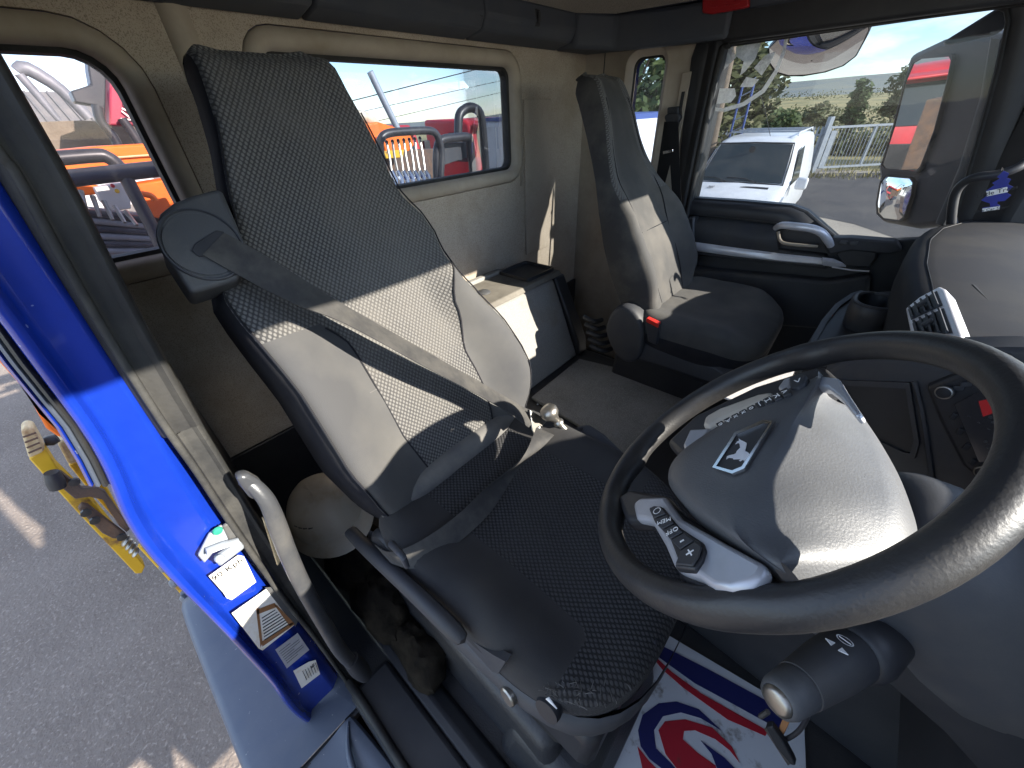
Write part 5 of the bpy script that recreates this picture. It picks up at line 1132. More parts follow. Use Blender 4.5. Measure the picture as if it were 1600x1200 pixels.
bot = [(0.2040,1.8750,2.0688),(0.1040,1.8750,2.0423),(-0.0525,1.8750,2.0291),(-0.1166,1.8750,2.0708),(-0.1763,1.8750,2.1093),(-0.2269,1.8750,2.1248),(-0.4060,1.8750,2.1257),(-0.6000,1.8750,2.1250)]
gl = [V(p)+Vector((0, .012, 0)) for p in inn] + [V(p) + Vector((0, 0, -.02)) for p in bot[1:-1]]
mk('door_glass', gl, [tuple(range(len(gl)))], 'window_glass', dr)
# inner trim panel
prism('trim_panel', [(-0.6451,1.8600,2.1289),(-0.4040,1.8600,2.1329),(-0.2306,1.8600,2.1313),(-0.1764,1.8600,2.1163),(-0.1172,1.8600,2.0782),(-0.0537,1.8600,2.0367),(0.1015,1.8600,2.0496),(0.2164,1.8600,2.0738),(0.4777,1.8600,1.4951),(-0.5259,1.8600,1.4990)], (0, .05, 0), 'plastic_black', dr, bevel=.006)
up = loft('upper_pad', [[V(a), lerp(a, b, .12)+Vector((0, -.022, 0)), lerp(a, b, .5)+Vector((0, -.030, 0)), lerp(a, b, .9)+Vector((0, -.024, 0)), V(b)] for a, b in zip([(-0.6317,1.8580,2.1225),(-0.4016,1.8580,2.1263),(-0.2322,1.8580,2.1248),(-0.1864,1.8580,2.1113),(-0.1448,1.8580,2.0844)], [(-0.6236,1.8580,2.0608),(-0.4090,1.8580,2.0675),(-0.2603,1.8580,2.0668),(-0.2405,1.8580,2.0597),(-0.2179,1.8580,2.0435)])], 'plastic_black', dr, closed=False, caps=False, smooth=60)
loft('arm_pad', [[V(a), lerp(a, b, .15)+Vector((0, -.040, 0)), lerp(a, b, .5)+Vector((0, -.05, 0)), lerp(a, b, .88)+Vector((0, -.042, 0)), V(b)] for a, b in zip([(-0.5840,1.8580,2.0595),(-0.4076,1.8580,2.0627),(-0.2631,1.8580,2.0618),(-0.2502,1.8580,2.0490)], [(-0.5588,1.8580,1.9511),(-0.3776,1.8580,1.9560),(-0.2264,1.8580,1.9613),(-0.2085,1.8580,1.9616)])], 'plastic_dusty', dr, closed=False, caps=False, smooth=60)
ss = loft('silver_strip', [[V(a), lerp(a, b, .2)+Vector((0, -.008, 0)), lerp(a, b, .8)+Vector((0, -.008, 0)), V(b)] for a, b in zip([(-0.5351,1.8150,1.9642),(-0.3682,1.8150,1.9649),(-0.2063,1.8150,1.9676),(-0.0749,1.8150,1.9725)], [(-0.5263,1.8150,1.9268),(-0.3583,1.8150,1.9296),(-0.1963,1.8150,1.9367),(-0.0623,1.8150,1.9485)])], 'silver_trim', dr, closed=False, caps=False, smooth=50)
prism('strip_backing', [(-0.5546,1.8180,1.9717),(-0.0663,1.8180,1.9802),(-0.0463,1.8180,1.9361),(-0.5396,1.8180,1.9069)], (0, .045, 0), 'plastic_black', dr, bevel=.004)
loft('release_lever', [[V(a), lerp(a, b, .3)+Vector((0, -.010, 0)), lerp(a, b, .8)+Vector((0, -.008, 0)), V(b)] for a, b in zip([(-0.0737,1.8100,1.9763),(-0.0410,1.8100,1.9772),(-0.0112,1.8100,1.9685),(0.0034,1.8100,1.9595)], [(-0.0613,1.8100,1.9476),(-0.0304,1.8100,1.9485),(-0.0019,1.8100,1.9538),(0.0051,1.8100,1.9551)])], 'silver_trim', dr, closed=False, caps=False, smooth=50)
rc_ = prism('lever_recess', [(-0.0395,1.8120,1.9931),(-0.0221,1.8120,2.0163),(0.0649,1.8120,2.0211),(0.0724,1.8120,1.9939),(0.0670,1.8120,1.9638),(0.0008,1.8120,1.9561),(-0.0216,1.8120,1.9754)], (0, .02, 0), 'plastic_black', dr, bevel=.004)
tube('recess_lip', [(-0.0340,1.8080,1.9484),(0.0231,1.8080,1.9474),(0.0719,1.8080,1.9522)], .003, 'silver_trim', rc_, n=6)
# armrest shelf with window switches
prism('switch_shelf', [(-0.0856,1.8000,2.0185),(-0.0696,1.8000,2.0477),(-0.0174,1.8000,2.0548),(0.0998,1.8000,2.0586),(0.1263,1.8000,2.0337),(0.1008,1.8000,2.0169),(-0.0015,1.8000,2.0135),(-0.0564,1.8000,1.9910)], (0, .06, 0), 'plastic_dusty', dr, bevel=.006)
for q in ((-0.0325,1.7970,2.0382), (-0.0043,1.7970,2.0401)):
    obox('window_switch', q, (.011, 0, .001), (0, .004, 0), (0, 0, .006), 'plastic_worn' if q[0] < 0 else 'plastic_black', dr, bevel=.002)
# silver grab handle
tube('grab_handle', [(-0.2506,1.8000,2.0605), (-0.2298,1.7750,2.0771), (-0.1822,1.7650,2.0802), (-0.1369,1.7650,2.0791), (-0.1029,1.7700,2.0671), (-0.0767,1.7850,2.0411), (-0.0639,1.8000,2.0217)], [.010, .0125, .0135, .0135, .0135, .013, .011], 'silver_trim', dr, n=14, sm=5)
tube('handle_recess', [(-0.2407,1.8200,2.0437), (-0.2271,1.8150,2.0180), (-0.2055,1.8100,2.0078), (-0.1552,1.8100,2.0081), (-0.1001,1.8100,2.0117)], [.006, .006, .006, .006, .005], 'wall_mould', dr, n=8, sm=4)
# lower pocket panel, slightly different grey
prism('pocket', [(-0.5202,1.8000,1.8515),(-0.0330,1.8000,1.8951),(0.0799,1.8000,1.9423),(0.1438,1.8000,1.7353),(-0.4649,1.8000,1.6127)], (0, .06, 0), 'plastic_dusty', dr, bevel=.012)
# white window decal: part of a ring and lettering strokes seen from inside
YS = 1.873
dec = thing('window_decal', 'broken white lettering decal on the upper corner of the far door window', 'decal', (-0.5442,1.8740,2.5328))
def stroke(pts): prism('stroke', pts, (0, .0006, 0), 'decal_film', dec)
for pts in ([(-0.6505,1.8740,2.6174),(-0.5809,1.8740,2.6258),(-0.5596,1.8740,2.5875),(-0.5975,1.8740,2.5514),(-0.6401,1.8740,2.5585)], [(-0.5680,1.8740,2.6176),(-0.4878,1.8740,2.6209),(-0.4947,1.8740,2.5781),(-0.5179,1.8740,2.5452),(-0.5321,1.8740,2.5356),(-0.5306,1.8740,2.5744),(-0.5606,1.8740,2.5911)], [(-0.4914,1.8740,2.5536),(-0.4651,1.8740,2.5854),(-0.4364,1.8740,2.5926),(-0.4415,1.8740,2.5665),(-0.4600,1.8740,2.5302)], [(-0.6083,1.8740,2.4882),(-0.5937,1.8740,2.5027),(-0.5392,1.8740,2.4994),(-0.5283,1.8740,2.4763),(-0.5409,1.8740,2.4578),(-0.6044,1.8740,2.4547)],
            [(-0.5226,1.8740,2.5021),(-0.5094,1.8740,2.5303),(-0.4650,1.8740,2.5200),(-0.4794,1.8740,2.4994)]):
    stroke(pts)
ringo = [(-0.6366,1.8740,2.4501),(-0.5636,1.8740,2.4412),(-0.5007,1.8740,2.4560),(-0.4477,1.8740,2.4902),(-0.4238,1.8740,2.5413),(-0.4168,1.8740,2.5907),(-0.4200,1.8740,2.6231)]
ringi = [(-0.6311,1.8740,2.4377),(-0.5557,1.8740,2.4290),(-0.4891,1.8740,2.4460),(-0.4351,1.8740,2.4823),(-0.4122,1.8740,2.5352),(-0.4060,1.8740,2.5863),(-0.4104,1.8740,2.6220)]
for i in range(6): stroke([ringo[i], ringo[i+1], ringi[i+1], ringi[i]])

# ================================================================== OUTSIDE MIRRORS
mr = thing('side_mirror', 'tall dark door mirror with flat upper glass and round lower glass', 'mirror', (.1, 2.2, 2.0))
MN = Vector((-.83, -.555, -.05)).normalized()
mcore = [(-0.1004,2.3858,2.5756),(-0.0279,2.2750,2.6031),(0.0642,2.1374,2.6014),(0.0936,2.0945,2.5891),(0.1094,2.0727,2.5690),(0.1316,2.0455,2.5023),(0.1617,2.0132,2.3612),(0.1894,1.9857,2.2069),(0.1954,1.9876,2.0854),(0.1470,2.0631,2.0517),(0.0478,2.2130,2.0341),(0.0028,2.2766,2.0749),(-0.0236,2.3069,2.1769),(-0.0446,2.3349,2.2147),(-0.0566,2.3406,2.3506)]
hsg = prism('housing', mcore, tuple(-MN*.07), 'plastic_black', mr, bevel=.02, seg=4)
g1 = [(-0.0766,2.3377,2.5550),(-0.0599,2.3118,2.5646),(0.0166,2.1980,2.5585),(0.0258,2.1853,2.5474),(0.0414,2.1672,2.4886),(0.0709,2.1358,2.3482),(0.0823,2.1285,2.2397),(0.0793,2.1345,2.2229),(0.0671,2.1531,2.2183),(-0.0164,2.2785,2.2124),(-0.0319,2.3007,2.2231),(-0.0483,2.3137,2.3516),(-0.0763,2.3423,2.5001)]
ring_mesh('glass_frame', [[V(p)-MN*.012 for p in g1], [V(p)+MN*.004 for p in g1], [lerp(p, sum((V(q) for q in g1), Vector())/len(g1), .04)+MN*.004 for p in g1]], 'plastic_black', hsg, smooth=40)
mk('flat_glass', [V(p)+MN*.001 for p in g1], [tuple(range(len(g1)))], 'mirror', hsg)
g2 = [(-0.0052,2.2632,2.1965),(0.0689,2.1516,2.2061),(0.0829,2.1317,2.1945),(0.0956,2.1163,2.1532),(0.1061,2.1074,2.0789),(0.0982,2.1207,2.0619),(0.0503,2.1934,2.0502),(0.0250,2.2301,2.0628),(0.0081,2.2523,2.0964),(-0.0117,2.2751,2.1720)]
ring_mesh('glass_frame', [[V(p)-MN*.012 for p in g2], [V(p)+MN*.004 for p in g2], [lerp(p, sum((V(q) for q in g2), Vector())/len(g2), .05)+MN*.004 for p in g2]], 'plastic_black', hsg, smooth=40)
c2 = sum((V(q) for q in g2), Vector())/len(g2)
loft('round_glass', [[lerp(c2, p, s) + MN*(.016*(1-s*s)) for p in g2] for s in (1., .8, .6, .4, .2, .02)], 'mirror', hsg, smooth=80, caps=False)
loft('lit_housing_edge', [[V(a), lerp(a, b, .5)+MN*.01, V(b), V(b)-MN*.03] for a, b in zip([(0.0837,2.0879,2.5870),(0.1278,2.0351,2.4418),(0.1644,1.9970,2.2557),(0.1825,1.9846,2.0928)], [(0.1057,2.0562,2.5739),(0.1517,2.0002,2.4315),(0.1863,1.9648,2.2491),(0.2013,1.9566,2.0921)])], 'plastic_worn', hsg, closed=False, caps=False, smooth=60)  # paler plastic paints the sunlit edge of the housing
prism('mirror_arm', [V(p) for p in [(-0.0189,2.0000,2.5782),(0.0676,2.0000,2.6433),(0.0969,2.0000,2.6517),(0.1227,2.0000,2.6230),(0.0933,2.0000,2.5851),(-0.0046,2.0000,2.5710)]], (0, .06, 0), 'plastic_black', mr, bevel=.012)
tube('lower_arm', [[(0.1694,2.0938,2.0988)][0], (0.2368,2.0000,2.0713), (0.2790,1.9300,2.0711)], .018, 'plastic_black', mr, n=10)

km = thing('kerb_mirror', 'wide rounded kerb mirror hanging above the far door window', 'mirror', (-.38, 2.2, 2.6))
KN = Vector((-.1, -.62, -.78)).normalized()
g3 = [(-0.5301,2.1675,2.6251),(-0.4996,2.1362,2.6460),(-0.3894,2.0945,2.6651),(-0.2799,2.0685,2.6717),(-0.2345,2.0792,2.6574),(-0.2237,2.1006,2.6389),(-0.2288,2.1306,2.6157),(-0.2427,2.1832,2.5758),(-0.2717,2.2147,2.5544),(-0.3256,2.2405,2.5408),(-0.4007,2.2596,2.5353),(-0.4589,2.2634,2.5397),(-0.5030,2.2512,2.5550),(-0.5261,2.2183,2.5842)]
c3 = sum((V(q) for q in g3), Vector())/len(g3)
loft('kerb_glass', [[lerp(c3, p, s) + KN*(.035*(1-s*s)) for p in g3] for s in (1., .85, .7, .5, .3, .15, .02)], 'mirror', km, smooth=80, caps=False)
loft('shell', [[lerp(c3, p, s) - KN*d for p in g3] for s, d in ((1.02, -.002), (1.035, .004), (1.03, .02), (.9, .05), (.5, .075), (.05, .08))], 'plastic_black', km, smooth=60, caps=False)
tube('bracket', [c3 - KN*.06, c3 + Vector((.05, -.08, .12)), c3 + Vector((.08, -.22, .16))], .016, 'plastic_black', km, n=8, sm=4)

# pillar grab handle and hanging air freshener
ph = thing('pillar_handle', 'black grab handle on the windscreen pillar by the far door', 'handle', (.2, 1.75, 2.1))
tube('bar', [(0.1969,1.7600,2.1299), (0.1766,1.7400,2.1791), (0.1647,1.7300,2.2219), (0.1696,1.7200,2.2493), (0.1894,1.7100,2.2640), (0.2215,1.7100,2.2715), (0.2494,1.7200,2.2864), (0.2614,1.7400,2.3022)], .011, 'plastic_black', ph, n=10, sm=5)
prism('mount', [(0.1846,1.7700,2.1393),(0.2016,1.7700,2.1501),(0.2266,1.7700,2.1133),(0.2038,1.7700,2.1030)], (0, .03, 0), 'plastic_black', ph, bevel=.004)
af = thing('air_freshener', 'blue tree-shaped card air freshener with white bands hanging from the pillar handle', 'air freshener', (0.2504,1.6600,2.1912))
tree = prism('card', [(0.2197,1.6550,2.2847),(0.2156,1.6550,2.2700),(0.2214,1.6550,2.2674),(0.2129,1.6550,2.2566),(0.2195,1.6550,2.2525),(0.2107,1.6550,2.2369),(0.2196,1.6550,2.2329),(0.2126,1.6550,2.2154),(0.2239,1.6550,2.2116),(0.2321,1.6550,2.2092),(0.2357,1.6550,2.2017),(0.2235,1.6550,2.1974),(0.2267,1.6550,2.1881),(0.2553,1.6550,2.1972),(0.2521,1.6550,2.2062),(0.2451,1.6550,2.2087),(0.2433,1.6550,2.2148),(0.2547,1.6550,2.2172),(0.2592,1.6550,2.2312),(0.2488,1.6550,2.2364),(0.2532,1.6550,2.2501),(0.2418,1.6550,2.2553),(0.2417,1.6550,2.2669),(0.2327,1.6550,2.2694),(0.2322,1.6550,2.2795)], (0, .003, 0), 'tree_blue', af)
tb = prism('name_band', [(0.2117,1.6535,2.2371),(0.2433,1.6535,2.2497),(0.2500,1.6535,2.2382),(0.2184,1.6535,2.2254)], (0, .001, 0), 'white_print', tree)
a, b = V((0.2165,1.6520,2.2316)), V((0.2448,1.6520,2.2440))
text('name_text', 'Little Trees', lerp(a, b, .5), b-a, V((0.2242,1.6520,2.2517))-V((0.2340,1.6520,2.2313)), .0145, 'ink', tb, .0003)
tb = prism('scent_band', [(0.2240,1.6535,2.1961),(0.2514,1.6535,2.2049),(0.2550,1.6535,2.1974),(0.2276,1.6535,2.1885)], (0, .001, 0), 'white_print', tree)
a, b = V((0.2271,1.6520,2.1919)), V((0.2523,1.6520,2.2005))
text('scent_text', 'New Car Scent', lerp(a, b, .5), b-a, V((0.2328,1.6520,2.2097))-V((0.2414,1.6520,2.1917)), .0095, 'ink', tb, .0003)
tube('string', [(0.2205,1.6560,2.2832), (0.2186,1.6900,2.2883), (0.2246,1.7100,2.2747)], .0009, 'thread', af, n=5, sm=4)


# ================================================================== OUTDOORS: GROUND AND DISTANCE
def sheet_fn(name, x0, x1, y0, y1, nx, ny, fn, mat, kind='structure', uneven=None):
    v = []; f = []
    for j in range(ny+1):
        for i in range(nx+1):
            x = x0+(x1-x0)*i/nx; y = y0+(y1-y0)*j/ny; v.append((x, y, fn(x, y)))
    for j in range(ny):
        for i in range(nx): a = j*(nx+1)+i; f.append((a, a+1, a+nx+2, a+nx+1))
    o = mk(name, v, f, mat, None, smooth=60); o['kind'] = kind
    return o
G = GROUND
# one sheet: level yard, then fields that fall slightly and climb to the far hills
def terrain(x, y):
    d = max(0., y-29.)
    r = math.hypot(x, y)
    z = G - .02*min(d, 60) - .9*sstep(30, 140, y)
    z += sstep(.7, 1.8, y/(abs(x)+1.))*26*sstep(160, 900, y)*(.8+.5*noise.noise(Vector((x*.002, y*.002, 1)))) - 8*sstep(120, 220, y)
    hl_ = sstep(.9, 2.2, y/(abs(x)+1.))
    z += hl_*95*sstep(900, 2400, r)*(.55+.55*noise.noise(Vector((x*.0011, y*.0011, 4))) + .25*noise.noise(Vector((x*.004, y*.004, 7)))) if y > 0 else 0
    return z
gx = [-3000, -2000, -1300, -800, -500, -320, -200, -140, -100, -70, -50, -34, -22, -14, -8, -4, 0, 4, 8, 14, 22, 34, 50, 70, 100, 140, 200, 320, 500, 800, 1300, 2000, 3000]
gy = [-600, -250, -100, -40, -15, -5, 0, 5, 10, 15, 20, 25, 28, 30, 33, 38, 45, 55, 70, 90, 120, 150, 180, 220, 280, 360, 460, 580, 720, 880, 1050, 1250, 1500, 1800, 2150, 2500, 3000]
v = [(x, y, terrain(x, y)) for y in gy for x in gx]; nx = len(gx)
f = []; fm = []
for j in range(len(gy)-1):
    for i in range(nx-1):
        f.append((j*nx+i, j*nx+i+1, (j+1)*nx+i+1, (j+1)*nx+i))
        yc_ = gy[j]; r = math.hypot(gx[i], yc_)
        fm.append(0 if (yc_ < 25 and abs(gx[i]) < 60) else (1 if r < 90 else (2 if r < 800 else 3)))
gr_ = mk('ground', v, f, ['yard_sand', 'dry_grass', 'field', 'far_hill'], None, smooth=70, fmat=fm); gr_['kind'] = 'structure'
# asphalt lane beside the driver door
rd = mk('road', [(-14, -9, G+.004), (8, -9, G+.004), (8, 3.2, G+.004), (-14, 3.2, G+.004)], [(0, 1, 2, 3)], 'asphalt'); rd['kind'] = 'structure'
vv_ = [(-9, 15.8), (-3, 14.6), (-1.2, 14.2), (-.2, 13.6), (.6, 12.6), (2.5, 12.0), (9, 12.4), (14, 26), (2, 25.6), (-9, 20)]
td = mk('dark_ground_patch', [(x, y, G+.005) for x, y in vv_], [tuple(range(len(vv_)))], 'dark_ground'); td['kind'] = 'structure'  # darker ground area laid over the yard

# grass verge tufts inside the fence (nobody counts them)
tv, tf = [], []
for i in range(1500):
    t = random.random(); x = -7+12*t + random.gauss(0, .3); y = 20.2 + 5.2*t + random.gauss(0, .35)
    if random.random() < .5: y += random.uniform(.5, 5)
    h = random.uniform(.05, .22) * (1.8 if y > 24+.4*x else 1); a = random.uniform(0, 6.3); w = .03
    o = len(tv); z = G-.01
    tv += [(x-w*math.cos(a), y-w*math.sin(a), z), (x+w*math.cos(a), y+w*math.sin(a), z), (x+random.gauss(0, .05), y+random.gauss(0, .05), z+h)]; tf.append((o, o+1, o+2))
tag(mk('grass_verge', tv, tf, 'dry_grass'), kind='stuff')['label'] = 'dry grass growing along the steel fence'

# hedges far across the fields (masses, not countable)
hv, hf = [], []
def leafblob(cx, cy, cz, rx, ry, rz, n, size):
    for _ in range(n):
        while True:
            d = Vector((random.uniform(-1, 1), random.uniform(-1, 1), random.uniform(-1, 1)))
            if .25 < d.length < 1: break
        p = Vector((cx+d.x*rx, cy+d.y*ry, cz+d.z*rz))
        a = Vector((random.gauss(0, 1), random.gauss(0, 1), random.gauss(0, 1))).normalized(); b = a.orthogonal().normalized()
        s = size*random.uniform(.6, 1.4)
        o = len(hv); hv.extend([p-a*s, p+b*s*.6, p+a*s, p-b*s*.6]); hf.append((o, o+1, o+2, o+3))
for (x0, x1, y0, y1, hgt, n) in ((-14, 3, 30, 35, 1.5, 60), (-3, 16, 33, 40, 1.7, 50), (-60, 40, 75, 95, 2.6, 70), (-140, 120, 150, 190, 5, 90), (-300, 300, 300, 420, 8, 110), (-500, 500, 560, 700, 9, 120)):
    for i in range(n):
        t = (i+random.random())/n; x = x0+(x1-x0)*t; y = y0+(y1-y0)*t + random.gauss(0, .6)
        z = terrain(x, y); r = hgt*random.uniform(.5, 1.)
        leafblob(x, y, z+r*.5, (x1-x0)/n*1.1, r*.6, r*.62, 46, .10*hgt)
h_ = mk('hedgerow', hv, hf, 'hedge_leaf'); tag(h_, kind='stuff'); h_['label'] = 'hedges between the dry fields beyond the fence'

# ---- trees
def make_tree(name, label, base, H, cr, mat, n=1500, leaf=.13, group=None, lean=(0, 0), seed=1, shape='round'):
    rnd = random.Random(seed)
    t = thing(name, label, 'tree', tuple(base), group)
    b = V(base); top = b + Vector((lean[0], lean[1], H*.72))
    tv_, tf_ = tube('', [b, lerp(b, top, .3)+Vector((rnd.gauss(0, .05), rnd.gauss(0, .05), 0)), lerp(b, top, .65), top], [H*.025, H*.02, H*.014, H*.005], None, n=8, sm=3, data=True)
    cl_ = []
    for i in range(22):
        k = rnd.uniform(.3, 1.0); a = rnd.uniform(0, 6.28)
        w = cr*(math.sin(math.pi*min(1, k*.9+.08))**.7 if shape == 'round' else (1.15-k))
        e = lerp(b, top, k*.95) + Vector((math.cos(a)*w*rnd.uniform(.3, 1), math.sin(a)*w*rnd.uniform(.3, 1), H*.12*rnd.uniform(.2, 1.3)*(1.2-k*.3)))
        s = lerp(b, top, k*.75)
        q, g = tube('', [s, lerp(s, e, .5)+Vector((0, 0, -.03*H*rnd.random())), e], [H*.009, H*.006, H*.002], None, n=5, data=True)
        o = len(tv_); tv_ += q; tf_ += [tuple(z+o for z in y) for y in g]; cl_.append((e, cr*rnd.uniform(.22, .45)))
    mk('trunk', tv_, tf_, 'bark', t, smooth=60)
    lv_, lf_ = [], []
    for i in range(n):
        e, r = rnd.choice(cl_)
        d = Vector((rnd.gauss(0, 1), rnd.gauss(0, 1), rnd.gauss(0, .8))).normalized()*r*rnd.random()**.45
        p = e + d; a = Vector((rnd.gauss(0, 1), rnd.gauss(0, 1), rnd.gauss(0, .6))).normalized(); c = a.orthogonal().normalized(); s = leaf*rnd.uniform(.6, 1.4)
        o = len(lv_); lv_ += [p-a*s, p+c*s*.55, p+a*s, p-c*s*.55]; lf_.append((o, o+1, o+2, o+3))
    mk('crown', lv_, lf_, mat, t)
    return t
def tz(x, y): return (x, y, terrain(x, y)-.05)

make_tree('pear_tree', 'slim dark green tree standing alone just beyond the gate', tz(-2.75, 33), 4.6, .85, 'leaf_dark', 1700, .13, seed=3, shape='cone')
make_tree('field_tree', 'broad olive green tree behind the tall door mirror', tz(-1.0, 42), 5.6, 2.0, 'leaf_olive', 2600, .17, seed=5)
make_tree('yard_tree', 'tall leafy tree behind the wooden pole and white van', tz(-5.2, 16.5), 5.8, 2.0, 'leaf_olive', 3600, .13, seed=9)
make_tree('corner_tree', 'tree crown filling the top of the narrow quarter window', tz(-7.4, 14.5), 6.4, 2.5, 'leaf_dark', 4200, .14, seed=12)
make_tree('roadside_tree', 'green tree at the right edge of the far door window beyond the mirror', tz(3.6, 30), 4.6, 1.8, 'leaf_olive', 2400, .15, seed=15)
make_tree('distant_tree', 'small round tree on the field left of the slim tree', tz(-10.5, 78), 4.2, 2.2, 'leaf_olive', 900, .3, seed=21)
make_tree('distant_tree', 'dark bushy tree in the field hedge above the van roof', tz(-13.5, 70), 3.6, 2.2, 'leaf_dark', 900, .3, seed=22)

# wooden pole, blue lattice mast
up_ = tube('utility_pole', [(-4.05, 13.2, G), (-4.1, 13.2, 2.), (-4.2, 13.2, 7.)], [.17, .16, .12], 'wood_pole', None, n=12)
tag(up_, 'brown wooden utility pole standing behind the white van', 'pole')
lm = thing('lattice_mast', 'blue and white lattice mast between wooden pole and steel fence', 'mast', (-3.85, 14.6, G))
for k, (a, b) in enumerate((((-4.05, 14.6), (-4.0, 14.6)), ((-3.70, 14.6), (-3.72, 14.6)))):
    tube('leg', [(a[0], a[1], G), (b[0], b[1], 2.9)], .03, 'ladder_blue', lm, n=8)
for i in range(11):
    z = G+.3+i*.28
    tube('rung', [(-4.03, 14.6, z), (-3.71, 14.6, z+.14)], .016, 'galv', lm, n=6)
# thin grey whip aerial and weed stems by the fence
# ---- palisade fence: pales, rails, posts
def fence(p0, p1, label, n, h=1.8, name='palisade_fence'):
    p0, p1 = V(p0), V(p1); d = (p1-p0); L_ = d.length; d.normalize(); nn = Vector((-d.y, d.x, 0))
    t = thing(name, label, 'fence', tuple(lerp(p0, p1, .5)))
    for z in (.35, 1.45): obox('rail', lerp(p0, p1, .5)+Vector((0, 0, z)), d*L_*.5, nn*.02, (0, 0, .03), 'galv', t)
    m = int(L_/2.6)+1
    for i in range(m+1): obox('post', lerp(p0, p1, i/m)+nn*.06+Vector((0, 0, .85)), d*.04, nn*.03, (0, 0, .86), 'galv', t)
    w = .034
    prof = [(-w, 0), (w, 0), (w, h-.12), (w*.5, h-.03), (0, h-.10), (-w*.5, h-.03), (-w, h-.12)]
    me = None
    for i in range(n):
        c = lerp(p0, p1, (i+.5)/n) - nn*.03
        if me is None:
            base = prism('pale', [Vector((0, 0, 0))+d*a+Vector((0, 0, z)) for a, z in prof], tuple(nn*.008), 'galv', t); me = base.data; base.location = c
        else:
            o = bpy.data.objects.new('pale', me); COL.objects.link(o); o.parent = t; o.matrix_parent_inverse = Matrix.Translation(-t.location); o.location = c
    return t
fence((-12.5, 18.1, G), (-2.75, 23.4, G), 'pale steel palisade fence with pointed pales behind the white van', 74)
fence((.55, 26.7, G), (6.5, 31.5, G), 'short run of steel palisade fence right of the gate', 50)
gt = thing('steel_gate', 'grey steel palisade gate standing closed beyond the dark ground', 'gate', (-1, 25, G))
g0, g1 = Vector((-2.55, 23.55, G+.08)), Vector((.35, 26.5, G+.08)); gd = (g1-g0).normalized(); gn = Vector((-gd.y, gd.x, 0)); gl_ = (g1-g0).length
obox('gate_post', g0 + Vector((0, 0, .95)) - gd*.12, gd*.09, gn*.09, (0, 0, 1.05), 'galv', gt, bevel=.01)
obox('gate_post', g1 + Vector((0, 0, .95)) + gd*.12, gd*.09, gn*.09, (0, 0, 1.05), 'galv', gt, bevel=.01)
for z in (.12, 1.62): obox('gate_rail', lerp(g0, g1, .5)+Vector((0, 0, z)), gd*gl_*.5, gn*.03, (0, 0, .04), 'galv', gt)
for t in (.01, .5, .99): obox('gate_stile', lerp(g0, g1, t)+Vector((0, 0, .87)), gd*.03, gn*.03, (0, 0, .75), 'galv', gt)
for i in range(26):
    c = lerp(g0, g1, (i+.5)/26)
    tube('bar', [c+Vector((0, 0, .12)), c+Vector((0, 0, 1.62))], .012, 'galv', gt, n=5)
obox('lock_plate', lerp(g0, g1, .05)+Vector((0, 0, .8)) - gn*.04, gd*.12, gn*.01, (0, 0, .7), 'galv', gt)
# weeds beyond the gate
wv, wf_ = [], []
for i in range(26):
    x = random.uniform(-2.4, 2.5); y = 25.5 + x*.9 + random.uniform(1, 3)
    q, g = tube('', [(x, y, G-.05), (x+random.gauss(0, .05), y, G+.6), (x+random.gauss(0, .2), y, G+random.uniform(.9, 1.5))], [.02, .015, .005], None, n=5, data=True)
    o = len(wv); wv += q; wf_ += [tuple(z+o for z in t) for t in g]
w_ = mk('weeds', wv, wf_, 'dry_grass'); tag(w_, 'tall dry weeds seen through the bars of the gate', kind='stuff')

# ---- white van
VA = Vector((-math.sin(.05), math.cos(.05), 0)); VS = Vector((math.cos(.05), math.sin(.05), 0)); VO = Vector((-2.48, 9.79, G)); VK = 1.068
van = thing('white_van', 'white panel van parked facing the truck in front of the steel fence', 'van', tuple(VO))
def vp(s, l, z): return VO + (VA*s + VS*l + Vector((0, 0, z)))*VK
stn = [(0.0, .55, .62, .25), (.03, .72, .80, .22), (.12, .86, .90, .2), (.35, .92, .99, .2), (.60, .94, 1.04, .2), (.86, .95, 1.10, .2), (1.15, .955, 1.34, .2), (1.45, .96, 1.60, .2), (1.68, .965, 1.78, .2), (1.9, .965, 1.85, .2), (2.4, .965, 1.89, .2), (3.6, .965, 1.89, .2), (4.7, .96, 1.86, .2), (4.85, .93, 1.80, .25), (4.9, .88, 1.70, .3)]
rings = []
for s, hw, zt_, zb_ in stn:
    up__ = max(0, zt_-1.05)
    rw = hw - .19*min(1, up__/.8)
    side = [(hw*.96, zb_), (hw, zb_+.15), (hw, min(zt_-.12, .75)), (hw-.01, min(zt_-.08, 1.0)), (lerp((hw, 0, 0), (rw, 0, 0), .5).x, max(min(zt_-.08, 1.0), (1.0+zt_)/2 if zt_ > 1.15 else zt_-.07)), (rw, max(zt_-.10, min(zt_-.06, 1.0))), (rw-.05, zt_-.03), (rw-.16, zt_)]
    ring = [vp(s, l, z) for l, z in side] + [vp(s, 0, zt_+.02)] + [vp(s, -l, z) for l, z in reversed(side)]
    rings.append(ring)
loft('body', rings, 'white_paint', van, smooth=45)
def vpatch(name, quad, mat, off, nu=6, nv=4):
    """windows: a bowed patch set just off the body"""
    a, b, c, d = quad
    rg = []
    for j in range(nv+1):
        r = []
        for i in range(nu+1):
            p = lerp(lerp(a, b, i/nu), lerp(d, c, i/nu), j/nv) + V(off)*(1+1.6*math.sin(math.pi*i/nu)); r.append(p)
        rg.append(r)
    return loft(name, rg, mat, van, closed=False, caps=False, smooth=60)
ofw = (-VA*.62 + Vector((0, 0, .5)))*.02
wsn = vpatch('windscreen', (vp(.90, -.80, 1.12), vp(.90, .80, 1.12), vp(1.64, .70, 1.755), vp(1.64, -.70, 1.755)), 'van_glass', ofw)
